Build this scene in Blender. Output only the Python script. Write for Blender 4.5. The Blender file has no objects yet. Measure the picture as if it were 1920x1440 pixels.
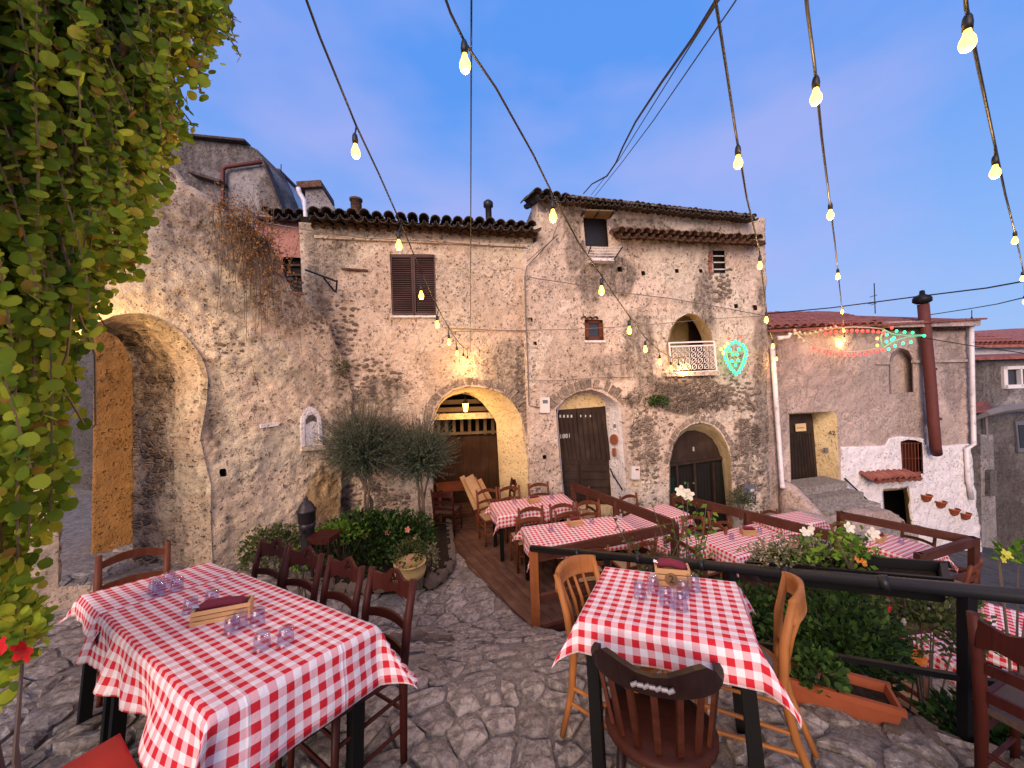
import bpy, math, random
import numpy as np
from mathutils import Vector, Matrix
rnd = random.Random(7)
RNG = np.random.default_rng(11)
sc = bpy.context.scene
COL = sc.collection
rad = math.radians

# ---------------------------------------------------------------- camera, sky, sun, exposure
CAM = Vector((0, 0, 2.0)); FPX = 690.0
PITCH, ROLL = rad(-1.66), rad(-2.0)
CAMROT = Matrix.Rotation(rad(90) + PITCH, 3, 'X') @ Matrix.Rotation(ROLL, 3, 'Z')
cd = bpy.data.cameras.new('camera'); cam = bpy.data.objects.new('camera', cd); COL.objects.link(cam)
cd.sensor_width = 36; cd.lens = 36 * FPX / 1920; cd.clip_start = 0.05; cd.clip_end = 3000
cam.matrix_world = Matrix.Translation(CAM) @ CAMROT.to_4x4()
sc.camera = cam
SUN_EL, SUN_AZ = rad(24), rad(196)          # the after-glow stands behind the camera, a little to the left
world = bpy.data.worlds.new('World'); sc.world = world; world.use_nodes = True
wt = world.node_tree; wt.nodes.clear()
def wn(t, **k):
    n = wt.nodes.new(t)
    for a, b in k.items(): setattr(n, a, b)
    return n
sky = wn('ShaderNodeTexSky', sky_type='NISHITA', sun_disc=False)
sky.sun_elevation = rad(9); sky.sun_rotation = SUN_AZ; sky.air_density = 1.2; sky.dust_density = 0.6; sky.ozone_density = 4.0
wtc = wn('ShaderNodeTexCoord'); wmp = wn('ShaderNodeMapping'); wmp.inputs['Scale'].default_value = (1.0, 1.0, 2.2)
wno = wn('ShaderNodeTexNoise'); wno.inputs['Scale'].default_value = 1.7; wno.inputs['Detail'].default_value = 4; wno.inputs['Roughness'].default_value = .5
wrp = wn('ShaderNodeValToRGB'); wrp.color_ramp.elements[0].position = .44; wrp.color_ramp.elements[1].position = .66
wmx = wn('ShaderNodeMix', data_type='RGBA'); wmx.inputs[7].default_value = (2.7, 2.6, 4.7, 1)
wsc = wn('ShaderNodeMath', operation='MULTIPLY'); wsc.inputs[1].default_value = .5
wsp = wn('ShaderNodeSeparateXYZ'); wgr = wn('ShaderNodeValToRGB')                # twilight blue, paler towards the horizon all the way round
for e, (p, c) in zip(wgr.color_ramp.elements, ((.0, (1.85, 2.85, 5.1)), (.60, (.58, 1.78, 5.0)))): e.position = p; e.color = (*c, 1)
wtw = wn('ShaderNodeMix', data_type='RGBA'); wtw.inputs[0].default_value = .90
wbg = wn('ShaderNodeBackground'); wbg.inputs['Strength'].default_value = .098
wou = wn('ShaderNodeOutputWorld')
wt.links.new(wtc.outputs['Generated'], wmp.inputs[0]); wt.links.new(wmp.outputs[0], wno.inputs['Vector']); wt.links.new(wtc.outputs['Generated'], wsp.inputs[0]); wt.links.new(wsp.outputs[2], wgr.inputs[0])
wt.links.new(wno.outputs['Fac'], wrp.inputs[0]); wt.links.new(wrp.outputs[0], wsc.inputs[0]); wt.links.new(wsc.outputs[0], wmx.inputs[0])
wt.links.new(sky.outputs[0], wtw.inputs[6]); wt.links.new(wgr.outputs[0], wtw.inputs[7]); wt.links.new(wtw.outputs[2], wmx.inputs[6]); wt.links.new(wmx.outputs[2], wbg.inputs[0]); wt.links.new(wbg.outputs[0], wou.inputs[0])
sl = bpy.data.lights.new('sun', 'SUN'); sl.energy = 2.3; sl.angle = rad(45); sl.color = (1.0, .74, .53)
so = bpy.data.objects.new('sun', sl); COL.objects.link(so)
sdir = Vector((math.sin(SUN_AZ) * math.cos(SUN_EL), math.cos(SUN_AZ) * math.cos(SUN_EL), math.sin(SUN_EL)))
so.rotation_euler = (-sdir).to_track_quat('-Z', 'Y').to_euler()
sc.view_settings.view_transform = 'Standard'; sc.view_settings.look = 'None'
sc.view_settings.exposure = 0.97; sc.view_settings.gamma = 1; sc.view_settings.use_curve_mapping = False
sc.cycles.use_denoising = True; sc.cycles.max_bounces = 7; sc.cycles.transmission_bounces = 7; sc.cycles.diffuse_bounces = 2; sc.cycles.transparent_max_bounces = 24
sc.cycles.sample_clamp_indirect = 4.0; sc.cycles.caustics_refractive = False; sc.cycles.caustics_reflective = False

# ---------------------------------------------------------------- photograph pixel -> place
def ray(x, y):
    return (CAMROT @ Vector(((x - 960) / FPX, -(y - 720) / FPX, -1.0)))
def atY(x, y, Y):
    d = ray(x, y); return CAM + d * (Y / d.y)
def atZ(x, y, z):
    d = ray(x, y); return CAM + d * ((z - CAM.z) / d.z)
def zAt(x, y, X, Y):                     # height that a point standing at plan X,Y must have to show at row y
    return atY(x, y, Y).z
class Plane:                             # a vertical wall plane: origin, direction angle; n looks at the street
    def __init__(s, ox, oy, ang):
        s.o = Vector((ox, oy, 0)); s.d = Vector((math.cos(ang), math.sin(ang), 0)); s.n = Vector((s.d.y, -s.d.x, 0))
    def px(s, x, y, off=0.0):
        r = ray(x, y); o = s.o + s.n * off
        t = (o - CAM).dot(s.n) / r.dot(s.n); p = CAM + r * t
        return ((p - s.o).dot(s.d), p.z)
    def w(s, a, z, off=0.0):
        return s.o + s.d * a + s.n * off + Vector((0, 0, z))
    def P(s, x, y, off=0.0):
        a, z = s.px(x, y, off); return s.w(a, z, off)

# ---------------------------------------------------------------- noise
def _hash(ix, iy, seed):
    h = (ix.astype(np.int64) * 374761393 + iy.astype(np.int64) * 668265263 + seed * 974711) & 0x7fffffff
    h = ((h ^ (h >> 13)) * 1274126177) & 0x7fffffff
    return ((h ^ (h >> 16)) & 0xffff) / 65535.0
def vnoise(x, y, seed=0):
    x = np.asarray(x, float); y = np.asarray(y, float)
    ix = np.floor(x); iy = np.floor(y); fx = x - ix; fy = y - iy
    fx = fx * fx * (3 - 2 * fx); fy = fy * fy * (3 - 2 * fy); ix = ix.astype(int); iy = iy.astype(int)
    a = _hash(ix, iy, seed); b = _hash(ix + 1, iy, seed); c = _hash(ix, iy + 1, seed); d = _hash(ix + 1, iy + 1, seed)
    return (a + (b - a) * fx) * (1 - fy) + (c + (d - c) * fx) * fy
def fbm(x, y, seed=0, oct=4, gain=.5):
    r = 0; a = 1; t = 0
    for i in range(oct):
        r = r + a * vnoise(np.asarray(x) * 2 ** i, np.asarray(y) * 2 ** i, seed + i * 17); t += a; a *= gain
    return r / t
def worley(x, y, seed=0):                # F1 distance and id of jittered cells
    x = np.asarray(x, float); y = np.asarray(y, float); ix = np.floor(x).astype(int); iy = np.floor(y).astype(int)
    best = np.full(x.shape, 9.0); sec = np.full(x.shape, 9.0); cid = np.zeros(x.shape)
    for dx in (-1, 0, 1):
        for dy in (-1, 0, 1):
            cx = ix + dx; cy = iy + dy
            px = cx + .15 + .7 * _hash(cx, cy, seed); py = cy + .15 + .7 * _hash(cx, cy, seed + 5)
            d = np.hypot(px - x, py - y); c = _hash(cx, cy, seed + 9)
            m = d < best; sec = np.where(m, best, np.minimum(sec, d)); cid = np.where(m, c, cid); best = np.where(m, d, best)
    return best, sec, cid

# ---------------------------------------------------------------- mesh collecting
class MB:
    def __init__(s): s.v = []; s.f = []; s.uv = None
    def add(s, vs, fs):
        k = len(s.v); s.v += [tuple(p) for p in vs]; s.f += [tuple(i + k for i in f) for f in fs]; return s
    def box(s, c, size, rz=0, rot=None, taper=1.0):
        m = rot if rot is not None else Matrix.Rotation(rz, 3, 'Z')
        hx, hy, hz = [q / 2 for q in size]; vs = []
        for z, t in ((-hz, 1.0), (hz, taper)):
            for x, y in ((-1, -1), (1, -1), (1, 1), (-1, 1)): vs.append(Vector(c) + m @ Vector((x * hx * t, y * hy * t, z)))
        return s.add(vs, [(3, 2, 1, 0), (4, 5, 6, 7), (0, 1, 5, 4), (1, 2, 6, 5), (2, 3, 7, 6), (3, 0, 4, 7)])
    def bar(s, a, b, w, h=None, up=(0, 0, 1)):
        a = Vector(a); b = Vector(b); h = h or w; d = (b - a).normalized(); u = Vector(up)
        if abs(d.dot(u)) > .98: u = Vector((0, 1, 0))
        r = d.cross(u).normalized(); u = r.cross(d)
        vs = [p + r * (i * w / 2) + u * (j * h / 2) for p in (a, b) for i, j in ((-1, -1), (1, -1), (1, 1), (-1, 1))]
        return s.add(vs, [(0, 1, 2, 3), (7, 6, 5, 4), (4, 5, 1, 0), (5, 6, 2, 1), (6, 7, 3, 2), (7, 4, 0, 3)])
    def tube(s, pts, r, seg=8, cap=True):
        pts = [Vector(p) for p in pts]; n = len(pts); rs = r if isinstance(r, (list, tuple)) else [r] * n
        k = len(s.v); up = None
        for i, p in enumerate(pts):
            d = (pts[min(i + 1, n - 1)] - pts[max(i - 1, 0)])
            d = d.normalized() if d.length > 1e-9 else Vector((0, 0, 1))
            if up is None: up = Vector((0, 0, 1)) if abs(d.z) < .9 else Vector((1, 0, 0))
            x = d.cross(up)
            if x.length < 1e-5: x = d.cross(Vector((0, 1, 0)))
            x.normalize(); up = x.cross(d)
            for j in range(seg):
                t = 2 * math.pi * j / seg; s.v.append(tuple(p + (x * math.cos(t) + up * math.sin(t)) * rs[i]))
        for i in range(n - 1):
            for j in range(seg):
                a = k + i * seg + j; b = k + i * seg + (j + 1) % seg; s.f.append((a, b, b + seg, a + seg))
        if cap:
            s.f.append(tuple(k + j for j in reversed(range(seg)))); s.f.append(tuple(k + (n - 1) * seg + j for j in range(seg)))
        return s
    def lathe(s, prof, c=(0, 0, 0), seg=20, closed=False):
        k = len(s.v); c = Vector(c); n = len(prof)
        for r, z in prof:
            for j in range(seg):
                t = 2 * math.pi * j / seg; s.v.append((c.x + r * math.cos(t), c.y + r * math.sin(t), c.z + z))
        for i in range(n - 1):
            for j in range(seg):
                a = k + i * seg + j; b = k + i * seg + (j + 1) % seg; s.f.append((a, b, b + seg, a + seg))
        return s
    def prism(s, poly, off):                # poly: 3D points, off: vector of thickness
        n = len(poly); off = Vector(off); vs = [Vector(p) for p in poly] + [Vector(p) + off for p in poly]
        fs = [tuple(range(n)), tuple(reversed(range(n, 2 * n)))] + [(i, i + n, (i + 1) % n + n, (i + 1) % n) for i in range(n)]
        return s.add(vs, fs)
    def mesh(s, name, mat=None, smooth=False):
        me = bpy.data.meshes.new(name); me.from_pydata(s.v, [], s.f)
        if mat: me.materials.append(mat)
        me.validate(); me.update()
        if smooth: me.polygons.foreach_set('use_smooth', [True] * len(me.polygons))
        return me
    def build(s, name, mat=None, parent=None, smooth=False, loc=None):
        return link(name, s.mesh(name, mat, smooth), parent, loc)
def link(name, me, parent=None, loc=None, rz=0.0):
    o = bpy.data.objects.new(name, me); COL.objects.link(o)
    if parent: o.parent = parent
    if loc is not None: o.location = loc
    if rz: o.rotation_euler = (0, 0, rz)
    return o
def tag(o, label=None, cat=None, group=None, kind=None):
    if label: o['label'] = label
    if cat: o['category'] = cat
    if group: o['group'] = group
    if kind: o['kind'] = kind
    return o
def thing(name, label, cat, loc=(0, 0, 0), rz=0, group=None):
    o = bpy.data.objects.new(name, None); COL.objects.link(o); o.empty_display_size = .1
    o.location = loc; o.rotation_euler = (0, 0, rz); return tag(o, label, cat, group)
KIDS = {}
def copy_tree(root, loc, rz, label=None, group=None):
    kids = [o for o in bpy.data.objects if o.parent == root] if root.name not in KIDS else KIDS[root.name]
    if root.name not in KIDS:
        KIDS[root.name] = kids
        for k in kids: KIDS[k.name] = [o for o in bpy.data.objects if o.parent == k]
    r = root.copy(); COL.objects.link(r); r.location = loc; r.rotation_euler = (0, 0, rz)
    tag(r, label, None, group)
    for k in kids:
        c = k.copy(); COL.objects.link(c); c.parent = r
        for g in KIDS[k.name]:
            d = g.copy(); COL.objects.link(d); d.parent = c
    return r
def npmesh(name, V, F, mat=None, smooth=False, nper=None):
    """V (n,3), F (m,k) arrays of equal polygon size"""
    me = bpy.data.meshes.new(name); V = np.asarray(V, np.float32); F = np.asarray(F, np.int32); m, k = F.shape
    me.vertices.add(len(V)); me.vertices.foreach_set('co', V.ravel())
    me.loops.add(m * k); me.loops.foreach_set('vertex_index', F.ravel())
    me.polygons.add(m); me.polygons.foreach_set('loop_start', np.arange(0, m * k, k, dtype=np.int32))
    try: me.polygons.foreach_set('loop_total', np.full(m, k, np.int32))
    except Exception: pass
    if mat: me.materials.append(mat)
    if smooth: me.polygons.foreach_set('use_smooth', np.ones(m, bool))
    me.update(calc_edges=True); return me
def scatter_mesh(name, bv, bf, pos, rot, scale, mat):
    """many copies of a small base shape joined in one mesh: pos (n,3), rot (n,3,3), scale (n,)"""
    bv = np.asarray(bv, float); n = len(pos)
    V = np.einsum('nij,kj->nki', rot, bv) * np.asarray(scale)[:, None, None] + np.asarray(pos)[:, None, :]
    F = np.asarray(bf)[None] + (np.arange(n) * len(bv))[:, None, None]
    return npmesh(name, V.reshape(-1, 3), F.reshape(-1, F.shape[2]), mat)
def rot_from(d, up_jit, n, rng=RNG, face=None):
    """rotation matrices whose local +X follows d and whose local +Z (leaf face) leans to `face`"""
    d = d / np.linalg.norm(d, axis=1, keepdims=True)
    f = rng.normal(size=(n, 3)) * up_jit + (np.array([0, 0, 1.0]) if face is None else np.asarray(face))
    y = np.cross(f, d); y /= np.linalg.norm(y, axis=1, keepdims=True) + 1e-9
    z = np.cross(d, y); return np.stack([d, y, z], axis=2)

# ---------------------------------------------------------------- materials
class NG:
    def __init__(s, name):
        s.m = bpy.data.materials.new(name); s.m.use_nodes = True; s.t = s.m.node_tree; s.t.nodes.clear()
        s.out = s.t.nodes.new('ShaderNodeOutputMaterial'); s.b = s.t.nodes.new('ShaderNodeBsdfPrincipled')
        s.t.links.new(s.b.outputs[0], s.out.inputs[0]); s.tc = s.t.nodes.new('ShaderNodeTexCoord')
    def put(s, sock, v):
        if v is None: return
        if hasattr(v, 'is_output') : s.t.links.new(v, sock)
        elif isinstance(v, (tuple, list)) and len(v) == 3 and sock.type == 'RGBA': sock.default_value = (*v, 1)
        else: sock.default_value = v
    def node(s, t, ins=None, **k):
        n = s.t.nodes.new(t)
        for a, b in k.items(): setattr(n, a, b)
        for a, b in (ins or {}).items(): s.put(n.inputs[a], b)
        return n
    def co(s, scale=(1, 1, 1), which='Object', rot=(0, 0, 0)):
        return s.node('ShaderNodeMapping', {0: s.tc.outputs[which], 'Scale': scale, 'Rotation': rot}).outputs[0]
    def noise(s, scale, detail=4, rough=.55, vec=None, dist=0):
        return s.node('ShaderNodeTexNoise', {'Vector': vec or s.tc.outputs['Object'], 'Scale': scale, 'Detail': detail, 'Roughness': rough, 'Distortion': dist}).outputs['Fac']
    def voro(s, scale, vec=None, feature='F1', out='Distance', rnd_=1.0):
        n = s.node('ShaderNodeTexVoronoi', {'Vector': vec or s.tc.outputs['Object'], 'Scale': scale, 'Randomness': rnd_}, feature=feature)
        return n.outputs[out]
    def ramp(s, f, stops, interp='LINEAR'):
        n = s.node('ShaderNodeValToRGB', {0: f}); r = n.color_ramp; r.interpolation = interp
        while len(r.elements) < len(stops): r.elements.new(.5)
        for e, (p, c) in zip(r.elements, stops):
            e.position = p; e.color = (c, c, c, 1) if isinstance(c, (int, float)) else (*c, 1)
        return n.outputs[0]
    def mix(s, f, a, b, mode='MIX'):
        n = s.node('ShaderNodeMix', {0: f, 6: a, 7: b}, data_type='RGBA', blend_type=mode); return n.outputs[2]
    def math(s, op, a, b=0.0, clamp=False):
        return s.node('ShaderNodeMath', {0: a, 1: b}, operation=op, use_clamp=clamp).outputs[0]
    def attr(s, name):
        return s.node('ShaderNodeAttribute', attribute_name=name).outputs['Fac']
    def bump(s, h, strength=.4, dist=.01, prev=None):
        n = s.node('ShaderNodeBump', {'Height': h, 'Strength': strength, 'Distance': dist})
        if prev is not None: s.put(n.inputs['Normal'], prev)
        return n.outputs[0]
    def fin(s, color=None, rough=None, metal=None, normal=None, spec=None, **k):
        s.put(s.b.inputs['Base Color'], color); s.put(s.b.inputs['Roughness'], rough); s.put(s.b.inputs['Metallic'], metal)
        s.put(s.b.inputs['Normal'], normal); s.put(s.b.inputs['Specular IOR Level'], spec)
        for a, b in k.items(): s.put(s.b.inputs[a.replace('_', ' ')], b)
        return s.m

def plaster(name, c1, c2, stone=((.14, .10, .078), (.37, .285, .225)), rub=.5, stain=.6, pit=.5, streak=.5, sc_=1.0, stain_c=(.062, .048, .042), grain=1.0):
    g = NG(name)
    big = g.noise(.9 * sc_, 6, .6); mid = g.noise(4.5 * sc_, 6, .65); fine = g.noise(38, 4, .7)
    col = g.mix(g.ramp(big, [(.36, 0), (.62, 1)]), c1, c2)
    col = g.mix(g.ramp(mid, [(.35, .0), (.75, .55)]), col, tuple(x * 1.22 for x in c1))
    pat = g.node('ShaderNodeMix', {0: .22, 4: g.co(), 5: g.node('ShaderNodeTexNoise', {'Scale': 2.4, 'Detail': 5.0, 'Vector': g.tc.outputs['Object']}).outputs['Color']}, data_type='VECTOR').outputs[1]
    pc = g.node('ShaderNodeSeparateColor', {0: g.voro(1.35, pat, out='Color')})                     # old repairs: patches of different render
    col = g.mix(g.math('MULTIPLY', g.ramp(pc.outputs[0], [(.35, 0), (.75, 1)]), .55 * grain), col, tuple(x * .74 for x in c2)); col = g.mix(g.math('MULTIPLY', g.ramp(pc.outputs[1], [(.6, 0), (.85, 1)]), .45 * grain), col, tuple(min(.8, x * 1.18) for x in c1))
    wear = g.ramp(g.noise(1.5, 6, .7), [(.34, 0), (.54, 1)]); rgh = g.math('ADD', g.math('MULTIPLY', wear, .75), .25)
    mot = g.noise(11 * sc_, 7, .74); col = g.mix(g.math('MULTIPLY', g.math('MULTIPLY', g.ramp(mot, [(.38, .85), (.54, 0)]), rgh), grain), col, tuple(x * .55 for x in c2)); col = g.mix(g.math('MULTIPLY', g.ramp(g.noise(70, 4, .75), [(.40, .4), (.56, 0)]), grain), col, tuple(x * .6 for x in c2))
    # exposed rubble: stones with their own tones, pale mortar between
    warp = g.node('ShaderNodeMix', {0: .06, 4: g.co(), 5: g.node('ShaderNodeTexNoise', {'Scale': 6.0, 'Vector': g.tc.outputs['Object']}).outputs['Color']}, data_type='VECTOR').outputs[1]
    vs = g.node('ShaderNodeMapping', {0: warp, 'Scale': (1, 1, 1.7)}).outputs[0]
    cell = g.voro(8.5 * sc_, vs, out='Color'); edge = g.voro(8.5 * sc_, vs, 'DISTANCE_TO_EDGE')
    cr = g.node('ShaderNodeSeparateColor', {0: cell}).outputs[0]
    stc = g.ramp(cr, [(.0, stone[0]), (.55, tuple((a + b) / 2 for a, b in zip(*stone))), (1, stone[1])])
    stc = g.mix(g.ramp(fine, [(.3, .45), (.7, 0)]), stc, (.06, .045, .035))
    stc = g.mix(g.ramp(edge, [(.02, .8), (.09, 0)]), stc, tuple(x * .8 for x in c1))
    rmask = g.math('ADD', g.math('MULTIPLY', g.attr('rub'), 1.0), g.math('SUBTRACT', g.noise(2.6 * sc_, 7, .68), .5))
    rmask = g.ramp(rmask, [(.56 - .3 * rub, 0), (.68 - .3 * rub, 1)])
    col = g.mix(rmask, col, stc)
    # small pits where the render has come away
    pv = g.voro(15 * sc_, pat); pv2 = g.voro(31 * sc_, warp); pm = g.math('MULTIPLY', g.math('MAXIMUM', g.math('MULTIPLY', g.ramp(pv, [(.17, 1), (.29, 0)]), g.ramp(g.noise(6, 4, .7), [(.42, 0), (.52, 1)])), g.math('MULTIPLY', g.ramp(pv2, [(.16, 1), (.30, 0)]), g.ramp(g.noise(5, 4, .7, g.co((1.3, 1.3, 1.3))), [(.44, 0), (.56, 1)]))), wear)
    col = g.mix(g.math('MULTIPLY', pm, pit), col, (.125, .085, .066))
    crk = g.voro(2.1, warp, 'DISTANCE_TO_EDGE'); cm = g.math('MULTIPLY', g.ramp(crk, [(.004, 1), (.013, 0)]), g.ramp(g.noise(1.1, 3), [(.5, 0), (.62, 1)]))
    col = g.mix(g.math('MULTIPLY', cm, .6), col, (.07, .05, .04))
    # soot and damp: blotches, and runs down from them
    st = g.math('ADD', g.attr('stain'), g.math('SUBTRACT', g.noise(1.3, 8, .7, g.co((1, 1, .55))), .52))
    run = g.noise(1.0, 6, .7, g.co((7, 7, .5)))
    st2 = g.math('MULTIPLY', g.ramp(st, [(.04, 0), (.45, 1)]), g.math('MULTIPLY', g.ramp(run, [(.3, .45), (.62, 1)]), g.ramp(mot, [(.36, 1), (.66, .55)])))
    col = g.mix(g.math('MULTIPLY', st2, stain, True), col, stain_c)
    col = g.mix(g.math('MULTIPLY', g.ramp(run, [(.52, 0), (.75, 1)]), streak * .4), col, tuple(x * .45 for x in c2))
    och = g.attr('ochre'); col = g.mix(g.math('MULTIPLY', och, .9), col, (.42, .25, .09))
    h = g.math('ADD', g.math('MULTIPLY', mid, 1.2), g.math('MULTIPLY', fine, .35))
    h = g.math('ADD', h, g.math('MULTIPLY', mot, 1.1 * grain)); h = g.math('SUBTRACT', h, g.math('MULTIPLY', pm, 1.0))
    h = g.math('ADD', h, g.math('MULTIPLY', rmask, g.math('SUBTRACT', g.ramp(edge, [(0, 0), (.16, 1)]), .6)))
    nb = g.bump(h, 1.0, .034)
    return g.fin(col, .92, normal=nb, spec=.15)
def wood(name, c1, c2, rough=.5, scale=1.0, axis='x', wear=.3, spec=.16):
    g = NG(name); sx = {'x': (2, 26, 26), 'y': (26, 2, 26), 'z': (26, 26, 2)}[axis]
    gr = g.noise(1.0 * scale, 6, .65, g.co(sx), .6); big = g.noise(3.0, 4)
    oi = g.node('ShaderNodeObjectInfo').outputs['Random']
    col = g.mix(g.ramp(gr, [(.3, 0), (.7, 1)]), c1, c2)
    col = g.mix(g.math('MULTIPLY', g.ramp(big, [(.45, 0), (.7, 1)]), wear), col, tuple(min(1, x * 1.9 + .02) for x in c2))
    col = g.mix(g.math('MULTIPLY', oi, .35), col, tuple(x * .5 for x in c1))
    return g.fin(col, g.ramp(gr, [(.2, rough - .1), (.8, rough + .15)]), normal=g.bump(gr, .25, .003), spec=spec)
def paint(name, c, rough=.5, metal=0.0, var=.25, bump=.15, spec=.4, dirt=None, scale=6):
    g = NG(name); n = g.noise(scale, 6, .65); f = g.noise(60, 3)
    oi = g.node('ShaderNodeObjectInfo').outputs['Random']
    col = g.mix(g.math('MULTIPLY', g.ramp(n, [(.35, 0), (.7, 1)]), var), c, tuple(x * .55 for x in c))
    col = g.mix(g.math('MULTIPLY', oi, .15), col, tuple(x * .6 for x in c))
    if dirt: col = g.mix(g.ramp(n, [(.52, 0), (.72, .8)]), col, dirt)
    return g.fin(col, rough, metal, g.bump(g.math('ADD', n, g.math('MULTIPLY', f, .3)), bump, .006), spec)
def emit(name, c, strength):
    g = NG(name); return g.fin(c, .4, **{'Emission_Color': c, 'Emission_Strength': strength})
def leafmat(name, stops, rough=.5, trans=.25, spec=.12):
    rough = max(rough, .6)
    g = NG(name); gi = g.node('ShaderNodeNewGeometry').outputs['Random Per Island']; oi = g.node('ShaderNodeObjectInfo').outputs['Random']
    r = g.math('FRACT', g.math('ADD', gi, oi)); col = g.ramp(r, stops)
    col = g.mix(g.ramp(g.noise(45, 3), [(.4, 0), (.8, .35)]), col, tuple(x * .5 for x in stops[0][1]))
    tl = g.node('ShaderNodeBsdfTranslucent', {0: col}); mx = g.node('ShaderNodeMixShader', {0: trans})
    g.fin(col, rough, spec=spec); g.t.links.new(g.b.outputs[0], mx.inputs[1]); g.t.links.new(tl.outputs[0], mx.inputs[2]); g.t.links.new(mx.outputs[0], g.out.inputs[0])
    return g.m
def gingham(name, red=(.52, .018, .028), white=(.74, .70, .70), period=.063):
    g = NG(name); uv = g.node('ShaderNodeSeparateXYZ', {0: g.tc.outputs['UV']})
    def st(o):
        f = g.math('FRACT', g.math('DIVIDE', o, period)); return g.ramp(g.math('ABSOLUTE', g.math('SUBTRACT', f, .5)), [(.24, 0), (.26, 1)])
    a, b = st(uv.outputs[0]), st(uv.outputs[1]); s = g.math('MULTIPLY', g.math('ADD', a, b), .5)
    pink = tuple(.5 * r + .5 * w for r, w in zip((.62, .06, .09), white)); fib = g.noise(900, 2, vec=g.tc.outputs['UV'])
    col = g.ramp(s, [(0, white), (.25, pink), (.5, pink), (.75, red), (1, red)], 'CONSTANT')
    col = g.mix(g.ramp(fib, [(.3, .12), (.7, 0)]), col, (.2, .05, .06))
    def crease(o, p): f = g.math('ABSOLUTE', g.math('SUBTRACT', g.math('FRACT', g.math('DIVIDE', o, p)), .5)); return g.ramp(f, [(.0, 1), (.018, 0)])
    h = g.math('ADD', g.noise(9, 5, .6), g.math('MULTIPLY', g.math('ADD', crease(uv.outputs[0], .41), crease(uv.outputs[1], .37)), .22))
    return g.fin(col, .85, normal=g.bump(h, .55, .02), spec=.1)

M = {}
M['plasterA'] = plaster('old_plaster_rose', (.76, .585, .455), (.60, .44, .335), rub=.38, stain=.9, pit=.7)
M['plasterB'] = plaster('old_plaster_pale', (.77, .605, .50), (.58, .44, .35), rub=.38, stain=.95, pit=.7)
M['plasterC'] = plaster('rough_cast_pink', (.62, .475, .42), (.53, .40, .35), rub=-.1, stain=.5, pit=.2, sc_=1.6)
M['plasterL'] = plaster('garden_wall_plaster', (.80, .63, .475), (.71, .55, .405), rub=.3, stain=.75, pit=.6)
M['plasterG'] = plaster('grey_weathered_render', (.36, .32, .32), (.22, .195, .20), rub=.0, stain=1.0, pit=.2, streak=1.0)
M['plasterD'] = plaster('dark_old_render', (.17, .15, .15), (.11, .10, .10), rub=.2, stain=.9, pit=.3, streak=1.0)
M['cream'] = plaster('cream_limewash', (.74, .58, .34), (.66, .49, .27), rub=-.6, stain=.2, pit=.0, streak=.3, grain=.12)
M['white_wall'] = plaster('white_limewash', (.74, .68, .69), (.66, .60, .62), rub=-.6, stain=.2, pit=.0, streak=.35, grain=.15)
M['ochre'] = plaster('ochre_limewash', (.31, .155, .05), (.24, .115, .038), rub=-.4, stain=.25, pit=.1, grain=.3)
M['pinkwall'] = plaster('pink_paint', (.42, .20, .165), (.36, .17, .14), rub=-.6, stain=.3, pit=.0, grain=.2)
M['stone'] = None
def stonemat(name, a, b, scale=9, rough=.85, relief=.035):
    g = NG(name); oi = g.node('ShaderNodeObjectInfo').outputs['Random']; gi = g.node('ShaderNodeNewGeometry').outputs['Random Per Island']
    n = g.noise(scale, 8, .7); f = g.noise(70, 5, .7); r = g.math('FRACT', g.math('ADD', oi, gi))
    col = g.mix(r, a, b); col = g.mix(g.ramp(n, [(.38, .8), (.58, 0)]), col, tuple(x * .42 for x in a)); col = g.mix(g.ramp(f, [(.5, 0), (.75, .5)]), col, tuple(min(1, x * 1.5) for x in b))
    crag = g.noise(26, 8, .8, None, .8); col = g.mix(g.ramp(crag, [(.40, .75), (.52, 0)]), col, tuple(x * .4 for x in a)); col = g.mix(g.ramp(crag, [(.58, 0), (.70, .55)]), col, tuple(min(1, x * 1.45) for x in b)); h = g.math('ADD', g.math('ADD', n, g.math('MULTIPLY', f, .5)), g.math('MULTIPLY', crag, 1.2))
    return g.fin(col, g.ramp(f, [(.3, rough - .2), (.7, rough)]), normal=g.bump(h, 1.0, relief), spec=.2)
M['stone'] = stonemat('wall_stone', (.30, .225, .175), (.52, .40, .32))
M['pave'] = stonemat('paving_stone', (.29, .252, .226), (.50, .435, .39), 13, relief=.016)
M['mortar'] = stonemat('paving_mortar', (.29, .252, .228), (.40, .35, .315), 9, relief=.018)
M['street'] = stonemat('street_stone', (.085, .078, .082), (.13, .12, .125), 5)
M['tile'] = stonemat('clay_roof_tile', (.13, .062, .042), (.27, .15, .10), 8)
M['tile_red'] = stonemat('red_roof_tile', (.38, .12, .09), (.50, .19, .145), 8)
M['tile_dark'] = stonemat('lichened_roof_tile', (.075, .055, .047), (.17, .115, .085), 8)
M['sheet'] = paint('weathered_roof_sheet', (.16, .14, .145), .8)
M['shutter'] = wood('brown_shutter_wood', (.062, .034, .033), (.095, .052, .048), .5)
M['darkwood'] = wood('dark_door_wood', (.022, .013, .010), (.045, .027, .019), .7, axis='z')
M['browndoor'] = wood('brown_plank_door', (.045, .020, .010), (.075, .034, .016), .55, axis='z')
M['deckwood'] = wood('deck_plank_wood', (.085, .040, .028), (.165, .084, .057), .5, axis='x', wear=.5)
M['railwood'] = wood('reddish_rail_wood', (.055, .019, .013), (.098, .033, .021), .5, axis='x')
M['postwood'] = wood('orange_post_wood', (.24, .075, .026), (.34, .115, .04), .4, axis='z')
M['chair_dark'] = wood('mahogany_chair_wood', (.034, .007, .005), (.060, .012, .008), .48, axis='z')
M['chair_brown'] = wood('russet_chair_wood', (.095, .026, .013), (.155, .047, .022), .45, axis='z')
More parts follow.
